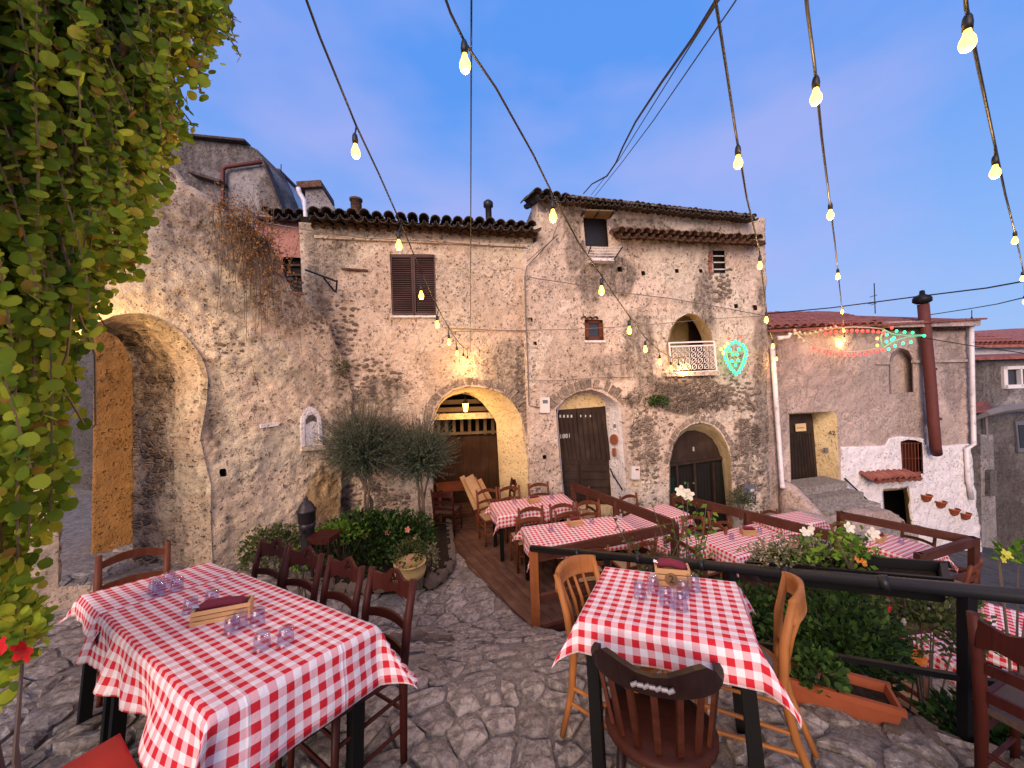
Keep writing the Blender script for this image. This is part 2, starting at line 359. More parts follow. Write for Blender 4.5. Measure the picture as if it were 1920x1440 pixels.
M['chair_orange'] = wood('honey_beech_wood', (.25, .088, .024), (.37, .145, .042), .42, axis='z')
M['chair_black'] = wood('black_brown_wood', (.012, .005, .0045), (.024, .010, .008), .42, axis='z')
M['captain'] = wood('dark_red_seat_wood', (.040, .010, .005), (.070, .018, .008), .5, axis='x')
M['pine'] = wood('pale_pine_wood', (.40, .22, .095), (.52, .31, .15), .5, axis='x')
M['beam'] = wood('old_beam_wood', (.14, .09, .05), (.22, .145, .08), .7, axis='x')
M['legblack'] = paint('black_table_leg', (.005, .0045, .0045), .6, spec=.15)
M['tabletop'] = wood('table_board', (.09, .05, .03), (.14, .08, .045), .5)
M['rush'] = paint('woven_rush_seat', (.38, .24, .12), .8, scale=60, bump=.6)
M['rush_dark'] = paint('dark_woven_seat', (.06, .035, .025), .7, scale=60, bump=.6)
M['cloth'] = gingham('red_gingham_cloth')
M['napkin'] = paint('burgundy_napkin', (.14, .012, .03), .85, var=.4)
M['steel'] = paint('steel_cutlery', (.62, .61, .6), .25, 1.0, .1, .02)
M['black_metal'] = paint('black_iron', (.010, .010, .012), .5, .2, .3, .1, .2)
M['pipe'] = paint('black_rail_pipe', (.013, .013, .016), .42, .0, .3, .05, .3)
M['white_metal'] = paint('white_painted_iron', (.72, .66, .66), .45)
M['white_pvc'] = paint('white_downpipe', (.68, .62, .64), .4, var=.2, dirt=(.3, .25, .24))
M['rust'] = paint('red_brown_flue', (.115, .026, .022), .7, .0, .5, dirt=(.07, .03, .028))
M['cast_iron'] = paint('cast_iron_paint', (.03, .026, .03), .45, .4)
M['terracotta'] = paint('terracotta', (.27, .062, .021), .75, var=.5, bump=.2)
M['pot_cream'] = paint('yellow_glazed_pot', (.52, .37, .15), .35, var=.25)
M['black_plastic'] = paint('black_trough_plastic', (.006, .006, .0065), .55, spec=.2)
M['soil'] = stonemat('soil', (.03, .02, .013), (.06, .042, .03), 30)
M['cable'] = paint('black_cable', (.010, .010, .013), .5)
M['greycable'] = paint('grey_cable', (.16, .12, .11), .6)
M['box_white'] = paint('white_meter_box', (.66, .61, .58), .5)
M['box_grey'] = paint('grey_meter_door', (.13, .13, .155), .5, .1)
M['green_plastic'] = paint('dark_green_bin', (.012, .04, .035), .4)
M['red_paint'] = paint('red_painted_top', (.40, .003, .006), .6, var=.05, bump=.05)
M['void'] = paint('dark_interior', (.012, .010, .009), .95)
M['glass_win'] = NG('window_glass').fin((.03, .035, .045), .08, spec=.6)
g_ = NG('clear_glass'); fr_ = g_.node('ShaderNodeLayerWeight', {0: .35}); fk_ = g_.math('ADD', g_.math('MULTIPLY', g_.math('POWER', fr_.outputs['Facing'], 2.5), .55), .06); tr_ = g_.node('ShaderNodeBsdfTransparent', {0: (.88, .87, .935)}); gl_ = g_.node('ShaderNodeBsdfGlossy', {0: (.9, .9, .95), 'Roughness': .03}); mx_ = g_.node('ShaderNodeMixShader', {0: fk_})
g_.t.links.new(tr_.outputs[0], mx_.inputs[1]); g_.t.links.new(gl_.outputs[0], mx_.inputs[2]); g_.t.links.new(mx_.outputs[0], g_.out.inputs[0]); M['glass'] = g_.m
M['bulb'] = emit('lit_bulb_glass', (1.0, .55, .065), 3.2)
M['bulb_cold'] = emit('lantern_glass', (1.0, .58, .11), 3.6)
M['led_red'] = emit('red_fairy_light', (1.0, .028, .022), 3.2)
M['led_green'] = emit('green_fairy_light', (.02, .75, .25), 2.0)
M['led_warm'] = emit('warm_fairy_light', (1.0, .36, .07), 2.4)
M['tube_pale'] = NG('pale_neon_tube').fin((.42, .36, .24), .5, Emission_Color=(.9, .45, .2), Emission_Strength=.12)
M['tube_green'] = NG('green_neon_tube').fin((.22, .42, .24), .5, Emission_Color=(.2, .8, .35), Emission_Strength=.15)
M['bulb_off'] = NG('unlit_clear_bulb').fin((.75, .72, .66), .12, Transmission_Weight=.6, IOR=1.3)
M['plaque'] = paint('terracotta_plaque', (.28, .085, .045), .6)
M['ink'] = paint('black_ink', (.012, .012, .014), .6)
M['sign_paper'] = paint('cream_sign', (.62, .45, .25), .6)
M['chalk'] = paint('chalk_white', (.55, .52, .50), .8)
M['vine'] = leafmat('vine_leaf', [(0, (.085, .15, .014)), (.35, (.19, .29, .022)), (.75, (.36, .43, .035)), (.95, (.56, .54, .06)), (.985, (.42, .22, .05))], .6, .4, .12)
M['vine_stem'] = paint('vine_stem', (.16, .10, .045), .7)
M['rosemary'] = leafmat('grey_green_needles', [(0, (.028, .046, .027)), (.5, (.07, .102, .062)), (1, (.17, .21, .14))], .6, .15)
M['shrub'] = leafmat('dark_green_leaf', [(0, (.012, .03, .008)), (.6, (.03, .065, .014)), (1, (.085, .16, .03))], .4)
M['hydr'] = leafmat('olive_leaf', [(0, (.03, .05, .015)), (.6, (.065, .085, .028)), (1, (.13, .13, .05))], .5)
M['bright'] = leafmat('bright_leaf', [(0, (.05, .12, .012)), (1, (.16, .27, .03))], .4)
M['pale_leaf'] = leafmat('pale_sprig', [(0, (.12, .12, .055)), (.6, (.24, .22, .12)), (1, (.42, .36, .25))], .6)
M['dry'] = leafmat('dry_creeper_leaf', [(0, (.22, .10, .035)), (.6, (.38, .19, .07)), (1, (.50, .30, .12))], .7)
M['twig'] = paint('grey_twig', (.12, .085, .065), .8)
M['petal_white'] = leafmat('white_petal', [(0, (.72, .66, .56)), (1, (.80, .76, .66))], .6, .3)
M['petal_red'] = leafmat('red_petal', [(0, (.55, .012, .02)), (1, (.65, .03, .03))], .5, .3)
M['petal_pink'] = leafmat('pink_petal', [(0, (.60, .22, .16)), (1, (.70, .35, .25))], .5, .3)
M['petal_orange'] = leafmat('orange_petal', [(0, (.62, .14, .02)), (1, (.70, .30, .06))], .5, .3)
M['petal_yellow'] = leafmat('yellow_petal', [(0, (.55, .50, .05)), (1, (.62, .60, .10))], .5, .3)
# ================================================================ large structure
def sstep(t): t = np.clip(t, 0, 1); return t * t * (3 - 2 * t)
def gz(x, y):                                             # the sloping paved terrace
    x = np.asarray(x, float); y = np.asarray(y, float)
    lf = sstep((x + 4.6) / 2.6)
    return (-.16 * (np.clip(y, -1, 4.4) - 1.9) - .62 * sstep((y - 2.35) / 2.2)) * np.where(y > 1.9, .4 + .6 * lf, 1.0)
def sz(x, y):                                             # the street below, falling to the right
    x = np.asarray(x, float); y = np.asarray(y, float)
    return -1.18 - .215 * np.clip(x - 1.6, 0, 14) - 0.0 * y
def inside(P, poly):
    x, y = P[:, 0], P[:, 1]; r = np.zeros(len(P), bool); n = len(poly)
    for i in range(n):
        (x1, y1), (x2, y2) = poly[i], poly[(i + 1) % n]
        if y1 == y2: continue
        c = ((y1 > y) != (y2 > y)) & (x < (x2 - x1) * (y - y1) / (y2 - y1) + x1); r ^= c
    return r
def edge_dist(P, poly, closed=True):
    best = np.full(len(P), 1e9); near = np.array(P, float); n = len(poly)
    for i in range(n if closed else n - 1):
        a = np.array(poly[i], float); b = np.array(poly[(i + 1) % n], float); d = b - a; L = d @ d
        if L < 1e-12: continue
        t = np.clip(((P - a) @ d) / L, 0, 1); q = a + t[:, None] * d; ds = np.hypot(*(P - q).T)
        m = ds < best; best = np.where(m, ds, best); near[m] = q[m]
    return best, near
def grid_poly(poly, holes, cell):
    poly = [tuple(p) for p in poly]; A = np.array(poly); x0, y0 = A.min(0) - cell; x1, y1 = A.max(0) + cell
    nx = int((x1 - x0) / cell) + 1; ny = int((y1 - y0) / cell) + 1
    gx, gy = np.meshgrid(x0 + np.arange(nx + 1) * cell, y0 + np.arange(ny + 1) * cell); V = np.stack([gx.ravel(), gy.ravel()], 1)
    cx, cy = np.meshgrid(x0 + (np.arange(nx) + .5) * cell, y0 + (np.arange(ny) + .5) * cell); C = np.stack([cx.ravel(), cy.ravel()], 1)
    keep = inside(C, poly)
    for h in holes: keep &= ~inside(C, h)
    idx = np.nonzero(keep)[0]; i = idx % nx; j = idx // nx; a = j * (nx + 1) + i
    F = np.stack([a, a + 1, a + nx + 2, a + nx + 1], 1)
    used = np.unique(F); mp = np.full(len(V), -1); mp[used] = np.arange(len(used)); V = V[used]; F = mp[F]
    cnt = np.zeros(len(V), int); np.add.at(cnt, F.ravel(), 1); bi = np.nonzero(cnt < 4)[0]
    ds = np.full(len(bi), 1e9); nr = V[bi].copy()
    for h in [poly] + list(holes):
        d, q = edge_dist(V[bi], h); m = d < ds; ds[m] = d[m]; nr[m] = q[m]
    m = ds < cell * 1.1; V[bi[m]] = nr[m]
    E = np.concatenate([F[:, [0, 1]], F[:, [1, 2]], F[:, [2, 3]], F[:, [3, 0]]]); key = np.sort(E, 1); k = key[:, 0] * (len(V) + 1) + key[:, 1]
    u, inv, c = np.unique(k, return_inverse=True, return_counts=True); B = E[c[inv] == 1]
    return V, F, B
def set_attr(me, name, vals):
    a = me.attributes.new(name, 'FLOAT', 'POINT'); a.data.foreach_set('value', np.asarray(vals, np.float32))
def wall(name, pl, outline, holes, cell, mat, parent, thick=.5, spots=(), amp=.03, seed=0, uneven=1.0):
    V, F, B = grid_poly(outline, holes, cell); s, z = V[:, 0], V[:, 1]
    fade = np.ones(len(V))
    for h in holes:
        d, _ = edge_dist(V, h); fade = np.minimum(fade, np.clip(d / .14, .0, 1))
    att = {'rub': np.zeros(len(V)), 'stain': np.zeros(len(V)), 'ochre': np.zeros(len(V))}
    for kind, cx, cy, rx, ry, st in spots:
        a, b = pl.px(cx, cy); ax, _ = pl.px(cx + rx, cy); _, bz = pl.px(cx, cy + ry)
        wob = (fbm(s * 2.2, z * 2.2, seed + 71, 4) - .5) * 1.1
        dd = np.hypot((s - a) / (abs(ax - a) + 1e-6), (z - b) / (abs(bz - b) + 1e-6)) + wob
        att[kind] = np.maximum(att[kind], st * (1 - sstep((dd - .55) / .6)))
    dsp = (fbm(s * .8, z * .8, seed, 3) - .5) * .09 * uneven + (fbm(s * 3, z * 3, seed + 3, 4) - .5) * amp * 1.6 + (fbm(s * 9, z * 9, seed + 13, 2) - .5) * amp * .8
    f1, f2, cid = worley(s * 6.5 + .3 * fbm(s * 5, z * 5, seed + 8), z * 9.5, seed + 2)
    stn = np.clip((f2 - f1) / .35, 0, 1) * (.4 + cid) * .05 - .02
    rm = np.clip(att['rub'] * 1.6 + (fbm(s * 2.6, z * 2.6, seed + 21, 4) - .6) * 1.5, 0, 1)
    dsp = dsp + rm * stn * 1.2
    pt = (vnoise(s * 14, z * 19, seed + 31) > .83) * (fbm(s * 1.6, z * 1.6, seed + 40) > .48); dsp = dsp - pt * .018
    off = dsp * fade if True else dsp
    o3 = np.array(pl.o); d3 = np.array(pl.d); n3 = np.array(pl.n)
    W = o3 + s[:, None] * d3 + off[:, None] * n3; W[:, 2] += z
    hb = np.zeros(len(B), bool); mid = (V[B[:, 0]] + V[B[:, 1]]) / 2
    for h in holes:
        d, _ = edge_dist(mid, h); hb |= d < cell * .8
    Bo = B[~hb]; ub = np.unique(Bo); mp = np.full(len(V), -1); mp[ub] = np.arange(len(ub)) + len(V)
    bk = W[ub] - n3 * thick
    F2 = np.stack([Bo[:, 1], Bo[:, 0], mp[Bo[:, 0]], mp[Bo[:, 1]]], 1)
    me = npmesh(name, np.concatenate([W, bk]), np.concatenate([F, F2]), mat, True)
    for k, v in att.items(): set_attr(me, k, np.concatenate([v, v[ub]]))
    return link(name, me, parent)
def resample(path, n):
    P = np.array(path, float); d = np.r_[0, np.cumsum(np.hypot(*np.diff(P, axis=0).T))]; t = np.linspace(0, d[-1], n)
    return np.stack([np.interp(t, d, P[:, 0]), np.interp(t, d, P[:, 1])], 1)
def reveal(pl, front, back, depth, mat, parent, name='reveal', n=40, closed=False, rings=7, rough=.012, rub=0, stain=0):
    if closed: front = list(front) + [front[0]]; back = list(back) + [back[0]]
    A = resample([pl.px(*p) for p in front], n); Bk = resample([pl.px(*p, -depth) for p in back], n); V = []; F = []
    for r in range(rings):
        t = r / (rings - 1); Q = A * (1 - t) + Bk * t; off = .014 * (1 - t) - depth * t
        for i, (s, z) in enumerate(Q):
            w = (vnoise(i * .45, r * .8, 5) - .5) * rough * 2 * (0 < r < rings - 1); V.append(pl.w(s + w, z + w, off))
    for r in range(rings - 1):
        for i in range(n - 1): a = r * n + i; F.append((a, a + 1, a + n + 1, a + n))
    me = npmesh(name, np.array([tuple(v) for v in V]), np.array(F), mat, True)
    if rub or stain:
        fr = np.tile(np.arange(n) / (n - 1), rings); rg = np.repeat(np.arange(rings) / (rings - 1), n); ev = lambda q: q(fr, rg) if callable(q) else np.full(len(V), q)
        set_attr(me, 'rub', ev(rub)); set_attr(me, 'stain', ev(stain)); set_attr(me, 'ochre', np.zeros(len(V)))
    return link(name, me, parent)
def panel(pl, pts, off, thick, mat, parent, name):           # a flat slab on a wall plane from pixel corners
    P = [pl.w(*pl.px(x, y, off), off) for x, y in pts]; return MB().prism(P, -pl.n * thick).build(name, mat, parent)
def pbox(pl, x0, y0, x1, y1, off, thick, mat, parent, name):
    return panel(pl, [(x0, y0), (x1, y0), (x1, y1), (x0, y1)], off, thick, mat, parent, name)

# ---- street sheet, reaching far behind the houses
xs = np.concatenate([np.linspace(-60, -6, 12), np.arange(-5.5, 16, .35), np.linspace(17, 400, 14)]); ys = np.concatenate([np.linspace(-20, 0, 6), np.arange(.5, 16, .35), np.linspace(17, 500, 14)])
gx, gy = np.meshgrid(xs, ys); gzv = sz(gx, gy) - .0 * gx + (fbm(gx * 2, gy * 2, 3) - .5) * .03 * (np.abs(gx) < 20)
V = np.stack([gx.ravel(), gy.ravel(), gzv.ravel()], 1); nx = len(xs); I = np.arange(len(ys) - 1)[:, None] * nx + np.arange(nx - 1)[None]; I = I.ravel()
tag(link('street', npmesh('street', V, np.stack([I, I + 1, I + nx + 1, I + nx], 1), M['street'], True)), kind='structure')

# ---- terrace: mortar sheet with stones set in it
JAMB = (-1.47, 7.0); POST = (.18, 4.2)
T_OUT = [(-14, -4), (6.2, -4), (4.0, -.4), (2.52, 1.64), (POST[0] + .04, POST[1] - .08), (JAMB[0] - .02, JAMB[1] + .1), (-3.3, 7.4), (-14, 12)]
V, F, B = grid_poly(T_OUT, [], .07)
zz = gz(V[:, 0], V[:, 1]); zz = zz + (fbm(V[:, 0] * 2.5, V[:, 1] * 2.5, 9, 4) - .5) * .04 + .004
W = np.column_stack([V, zz - .012]); ub = np.unique(B); mp = np.full(len(V), -1); mp[ub] = np.arange(len(ub)) + len(V); bk = W[ub].copy(); bk[:, 2] = np.minimum(bk[:, 2] - .3, -2.6)
terrace = link('terrace', npmesh('terrace', np.concatenate([W, bk]), np.concatenate([F, np.stack([B[:, 1], B[:, 0], mp[B[:, 0]], mp[B[:, 1]]], 1)]), M['mortar'], True))
tag(terrace, kind='structure')
def clip(poly, px_, py_, nx_, ny_):                           # keep the side where (p-q).n <= 0
    out = []
    for i in range(len(poly)):
        a, b = poly[i], poly[(i + 1) % len(poly)]; da = (a[0] - px_) * nx_ + (a[1] - py_) * ny_; db = (b[0] - px_) * nx_ + (b[1] - py_) * ny_
        if da <= 0: out.append(a)
        if da * db < 0: t = da / (da - db); out.append((a[0] + (b[0] - a[0]) * t, a[1] + (b[1] - a[1]) * t))
    return out
pts = []
y = .5
while y < 7.2:
    st = .165 + .022 * y; x = -5.6
    while x < 3.9: pts.append((x + rnd.uniform(-.48, .48) * st, y + rnd.uniform(-.48, .48) * st)); x += st
    y += st * .92
PT = np.array(pts); ins = inside(PT, T_OUT) & (edge_dist(PT, T_OUT)[0] > .07); PT = PT[ins & (PT[:, 1] > .35 * np.abs(PT[:, 0]))]
stones = []
for i, p in enumerate(PT):
    d = np.hypot(*(PT - p).T); nb = np.argsort(d)[1:15]; R = rnd.uniform(.11, .2) + .028 * p[1] if rnd.random() > .25 else .3; sq = rnd.uniform(.7, 1.25)
    poly = [(p[0] + R * math.cos(a) * sq, p[1] + R * math.sin(a) / sq) for a in np.linspace(0, 2 * math.pi, 11)[:-1]]
    for k in nb:
        q = PT[k]; n = q - p; L = np.hypot(*n); n = n / L; m = p + n * (L / 2 - rnd.uniform(.004, .016)); poly = clip(poly, m[0], m[1], n[0], n[1])
        if len(poly) < 3: break
    if p[1] > 4.05: poly = clip(poly, POST[0], POST[1] - .1, .861, .508)
    elif p[0] > 0: poly = clip(poly, POST[0], POST[1] - .1, .74, .673)
    if len(poly) < 3: continue
    q2 = []
    for a_, b_ in zip(poly, poly[1:] + poly[:1]):
        L_ = math.hypot(b_[0] - a_[0], b_[1] - a_[1]); q2.append(a_)
        if L_ > .07: f_ = rnd.uniform(.35, .65); j_ = rnd.uniform(-.02, .012); q2.append((a_[0] + (b_[0] - a_[0]) * f_ - (b_[1] - a_[1]) / L_ * j_, a_[1] + (b_[1] - a_[1]) * f_ + (b_[0] - a_[0]) / L_ * j_))
    poly = q2; A = np.array(poly); ar = .5 * abs(np.dot(A[:, 0], np.roll(A[:, 1], 1)) - np.dot(A[:, 1], np.roll(A[:, 0], 1)))
    if ar < .004 or rnd.random() < .13: continue
    c = A.mean(0); z0 = float(gz(c[0], c[1])); up = rnd.uniform(.002, .02); tx, ty = rnd.uniform(-.05, .05), rnd.uniform(-.05, .05); v = []; f = []; k = len(A)
    for (q, hh) in ((1.0, -.03), (.95, up * .8), (.6, up + .008)):
        for a in A:
            j = 1 + (0 if q == 1 else rnd.uniform(-.05, .05)); w = c + (a - c) * q * j
            v.append((w[0] - c[0], w[1] - c[1], float(gz(w[0], w[1])) - z0 + hh + (w[0] - c[0]) * tx + (w[1] - c[1]) * ty + (rnd.uniform(-.012, .012) if q < .99 else 0)))
    v.append((0, 0, up + .01 + rnd.uniform(-.008, .012)))
    for r in range(2):
        for a in range(k): b = (a + 1) % k; f.append((r * k + a, r * k + b, r * k + k + b, r * k + k + a))
    for a in range(k): f.append((2 * k + a, 2 * k + (a + 1) % k, 3 * k))
    dist = math.hypot(c[0], c[1], 2 - z0); stones.append((ar * (2 - z0) / dist ** 3, (c[0], c[1], z0), v, f))
stones.sort(key=lambda q: -q[0]); rest = MB()
for i, (_, c, v, f) in enumerate(stones):
    if i < 300: m = MB(); m.add(v, f); m.build('paving_stone', M['pave'], terrace, False, c)
    else: rest.add([(a[0] + c[0], a[1] + c[1], a[2] + c[2]) for a in v], f)
if rest.v: tag(rest.build('paving_stones', M['pave'], terrace, False), kind='stuff')

# ---- the facade planes
PA = Plane(-1.47, 7.0, rad(13)); PB = Plane(-1.47 + .225 * .07, 7.0 - .974 * .07, rad(13)); PC = Plane(-1.47 - .225 * .3, 7.0 + .974 * .3, rad(13))
PL = Plane(-3.0, 6.42, rad(57))
def stone_variant(i):
    r = random.Random(i); k = 7; v = []; f = []; sx = r.uniform(.8, 1.25)
    for q, h in ((1.0, -.35), (1.0, .12), (.72, .42)):
        for a in range(k):
            t = 2 * math.pi * a / k; j = r.uniform(.82, 1.15); v.append((math.cos(t) * q * j * sx, -h * r.uniform(.85, 1.15), math.sin(t) * q * j * .75))
    v.append((r.uniform(-.1, .1), -.5, r.uniform(-.1, .1)))
    for rr in range(2):
        for a in range(k): b = (a + 1) % k; f.append((rr * k + a, rr * k + b, rr * k + k + b, rr * k + k + a))
    for a in range(k): f.append((2 * k + a, 2 * k + (a + 1) % k, 3 * k))
    return MB().add(v, f).mesh('stone', M['stone'])
STONES = [stone_variant(i) for i in range(6)]
def rubble(pl, parent, areas, holes, size=(.05, .11), name='stone'):
    n = 0
    for cx, cy, rx, ry, cnt in areas:
        done = []
        for _ in range(cnt * 6):
            if len(done) >= cnt: break
            t = rnd.uniform(0, 2 * math.pi); q = math.sqrt(rnd.random()); x = cx + rx * q * math.cos(t); y = cy + ry * q * math.sin(t)
            s, z = pl.px(x, y); r = rnd.uniform(*size)
            if any(math.hypot(s - a, (z - b) * 1.3) < (r + c) * .92 for a, b, c in done): continue
            if any(inside(np.array([[s, z]]), h)[0] or edge_dist(np.array([[s, z]]), h)[0][0] < r * .9 for h in holes): continue
            done.append((s, z, r)); p = pl.w(s, z, .0); o = link(name, STONES[rnd.randrange(6)], parent, p)
            o.scale = (r * rnd.uniform(.9, 1.4), r * .6, r * rnd.uniform(.7, 1.0)); o.rotation_euler = (0, rnd.uniform(-.25, .25), math.atan2(pl.d.y, pl.d.x)); n += 1
def voussoirs(pl, parent, path, n, inner=.0, outer=.22, off=.035, name='arch_stone', deep=.12):
    P = resample([pl.px(*p) for p in path], n + 1)
    for i in range(n):
        a, b = P[i], P[i + 1]; t = b - a; L = np.hypot(*t); t = t / L; nn = np.array([-t[1], t[0]]); nn = nn if nn[1] > 0 or abs(nn[0]) > .9 else -nn
        cen = P.mean(0); nn = nn if ((a + b) / 2 - cen) @ nn > 0 else -nn; g = .012; ou = outer * rnd.uniform(.8, 1.1); of = off * rnd.uniform(.5, 1.3)
        q = [a + t * g + nn * inner, b - t * g + nn * inner, b - t * g * .4 + nn * (inner + ou), a + t * g * .4 + nn * (inner + ou)]
        m = MB(); m.prism([pl.w(s + rnd.uniform(-.008, .008), z + rnd.uniform(-.008, .008), of) for s, z in q], -pl.n * deep); m.build(name, M['stone'], parent)

# ---- barrel roof tiles
def tile_mesh(name, mat, L=.42, r0=.095, r1=.075, seg=8, th=.014):
    v = []; f = []
    for y, r in ((0, r0), (L, r1)):
        for q in (r, r - th):
            for j in range(seg + 1):
                a = math.pi * j / seg; v.append((q * math.cos(a), y, q * math.sin(a)))
    k = seg + 1
    for j in range(seg):
        f += [(j, j + 1, 2 * k + j + 1, 2 * k + j), (k + j + 1, k + j, 3 * k + j, 3 * k + j + 1), (j + 1, j, k + j, k + j + 1)]
    return MB().add(v, f).mesh(name, mat, False)
T_DARK = tile_mesh('roof_tile', M['tile_dark']); T_CLAY = tile_mesh('roof_tile', M['tile']); T_RED = tile_mesh('roof_tile', M['tile_red'], L=.36)
def eave(pl, parent, x0, y0, x1, y1, me, pitch=.21, overhang=.28, slope=rad(17), rows=2, rise=.0, size=1.0):
    s0, z0 = pl.px(x0, y0, overhang); s1, z1 = pl.px(x1, y1, overhang); n = int((s1 - s0) / pitch); ang = math.atan2(pl.d.y, pl.d.x)
    for r in range(rows):
        for i in range(n + 1):
            for cap in (1, 0):
                s = s0 + i * pitch + (0 if cap else pitch / 2); z = z0 + (z1 - z0) * i / max(1, n) + (rnd.uniform(-.012, .012)) - (0 if cap else .02)
                b = r * .33; p = pl.w(s, z + b * math.sin(slope), overhang - b * math.cos(slope) + rnd.uniform(-.025, .025))
                o = link('roof_tile', me, parent, p); o.scale = (size, 1, size)
                o.rotation_mode = 'ZXY' if False else 'XYZ'
                m = Matrix.Rotation(ang + rnd.uniform(-.04, .04), 4, 'Z') @ Matrix.Rotation(slope, 4, 'X')
                if not cap: m = m @ Matrix.Rotation(math.pi, 4, 'Y')
                o.rotation_euler = m.to_euler()
def cornice(pl, parent, x0, y0, x1, y1, me, pitch=.2, off=.16, size=1.0, down=.0):   # a row of tiles laid hollow down under the eave
    s0, z0 = pl.px(x0, y0, off); s1, z1 = pl.px(x1, y1, off); n = int((s1 - s0) / pitch); ang = math.atan2(pl.d.y, pl.d.x)
    for i in range(n + 1):
        p = pl.w(s0 + i * pitch, z0 + (z1 - z0) * i / max(1, n) + rnd.uniform(-.008, .008), off + rnd.uniform(-.015, .015))
        o = link('roof_tile', me, parent, p); o.scale = (size, .8, size); o.rotation_euler = (0, 0, ang + rnd.uniform(-.04, .04))
def beamlike(pl, parent, x0, y0, x1, y1, off, h, d, mat, name):
    a = pl.P(x0, y0, off); b = pl.P(x1, y1, off); MB().bar(a, b, d, h).build(name, mat, parent)

# ================================================================ middle house (arched porch, shuttered window)
hA = thing('old_house', 'low old rose plaster house with shuttered window and cream arched porch', 'house', PA.w(0, -1.2))
hA.location = (0, 0, 0)
ARCH1_F = [(812, 1030), (812, 920), (811, 830), (813, 790), (817, 767), (830, 747), (850, 732), (875, 725), (900, 726), (925, 731), (942, 738), (958, 752), (971, 768), (978, 787), (981, 820), (988, 853), (991, 928), (993, 1010)]
ARCH1_B = [(812, 1018), (811, 920), (809, 830), (812, 792), (817, 769), (830, 751), (846, 742), (863, 738), (887, 742), (899, 750), (907, 758), (917, 772), (924, 779), (930, 788), (932, 820), (933, 837), (937, 912), (940, 985)]
WINA = [(731, 477), (815, 477), (818, 591), (735, 591)]
hol = [[PA.px(*p) for p in ARCH1_F], [PA.px(*p) for p in WINA]]
sA0, _ = PA.px(575, 700); sA1, _ = PA.px(1008, 700)
oA = [(sA0, -1.6), (sA1, -1.6), (sA1, PA.px(1008, 446)[1]), (sA0, PA.px(583, 418)[1])]
wall('wall', PA, oA, hol, .034, M['plasterA'], hA, .4, [
    ('rub', 700, 720, 90, 60, .45), ('rub', 690, 940, 70, 60, .5), ('rub', 985, 720, 40, 60, .45), ('rub', 640, 600, 45, 90, .4), ('rub', 760, 470, 60, 60, .22), ('rub', 860, 690, 120, 45, .22),
    ('stain', 620, 450, 60, 50, .75), ('stain', 800, 435, 260, 18, .5), ('stain', 960, 690, 50, 90, .4), ('stain', 700, 800, 60, 90, .5), ('stain', 600, 520, 30, 60, .5), ('rub', 930, 560, 60, 80, .2)], .03, 1)
reveal(PA, ARCH1_F, ARCH1_B, .75, M['cream'], hA)
voussoirs(PA, hA, [(942, 738), (958, 752), (971, 768), (978, 787), (982, 812)], 9, .03, .24, .03)
voussoirs(PA, hA, [(811, 800), (817, 767), (830, 747), (850, 732), (875, 725), (900, 726), (925, 731), (940, 737)], 15, .05, .13, .012)
rubble(PA, hA, [(690, 955, 80, 50, 90), (690, 715, 66, 44, 60), (985, 700, 24, 60, 34), (640, 610, 28, 66, 44), (985, 760, 20, 30, 16)], hol, (.028, .06))
# a painted band under the eave and plaster pads
beamlike(PA, hA, 590, 444, 1000, 462, .012, .05, .05, M['plasterA'], 'string_course')
beamlike(PA, hA, 640, 504, 690, 508, .015, .035, .05, M['tile'], 'brick_course')
beamlike(PA, hA, 830, 612, 1000, 620, .015, .04, .06, M['plasterA'], 'ledge')
eave(PA, hA, 588, 397, 1012, 424, T_DARK, .20, .34, rad(15), 3)
cornice(PA, hA, 590, 413, 1012, 438, T_DARK, .185, .22, .95)
cornice(PA, hA, 592, 424, 1012, 446, T_CLAY, .185, .10, .9)
# roof body behind the tiles, back and sides
za = PA.px(800, 412)[1]
rb = MB(); rb.prism([PA.w(sA0, za - .06, -.02), PA.w(sA0, za + .9, -4), PA.w(sA0, za - .3, -4.2), PA.w(sA0, -1.6, -4.2), PA.w(sA0, -1.6, -3.9), PA.w(sA0, za - .25, -.4)], PA.d * (sA1 - sA0)); rb.build('roof_body', M['tile_dark'], hA)
# shutter window
reveal(PA, WINA, WINA, .1, M['plasterA'], hA, 'window_reveal', 33, True, 3, .004)
sh = pbox(PA, 729, 475, 818, 592, -.09, .05, M['void'], hA, 'window_backing')
for (xa, xb, xa2, xb2) in ((732, 772, 736, 776), (775, 815, 778, 818)):
    leaf = MB()
    for (p, q) in (((xa, 479), (xa2, 590)), ((xb, 479), (xb2, 590))): leaf.bar(PA.P(*p, -.02), PA.P(*q, -.02), .045, .035, PA.n)
    for yy in (480, 589):
        leaf.bar(PA.P(xa + (yy - 479) * .036, yy, -.018), PA.P(xb + (yy - 479) * .036, yy, -.018), .05, .034, PA.n)
    lf_ = leaf.build('shutter', M['shutter'], hA)
    for k in range(26):
        yy = 483 + k * 4.05
        m = MB(); a = PA.P(xa + 3 + (yy - 479) * .036, yy, -.018); b = PA.P(xb - 3 + (yy - 479) * .036, yy, -.018); m.bar(a, b, .008, .036, PA.n + Vector((0, 0, -.9))); m.build('slat', M['shutter'], lf_)
pbox(PA, 732, 591.5, 821, 595, .05, .12, M['white_wall'], hA, 'window_sill')
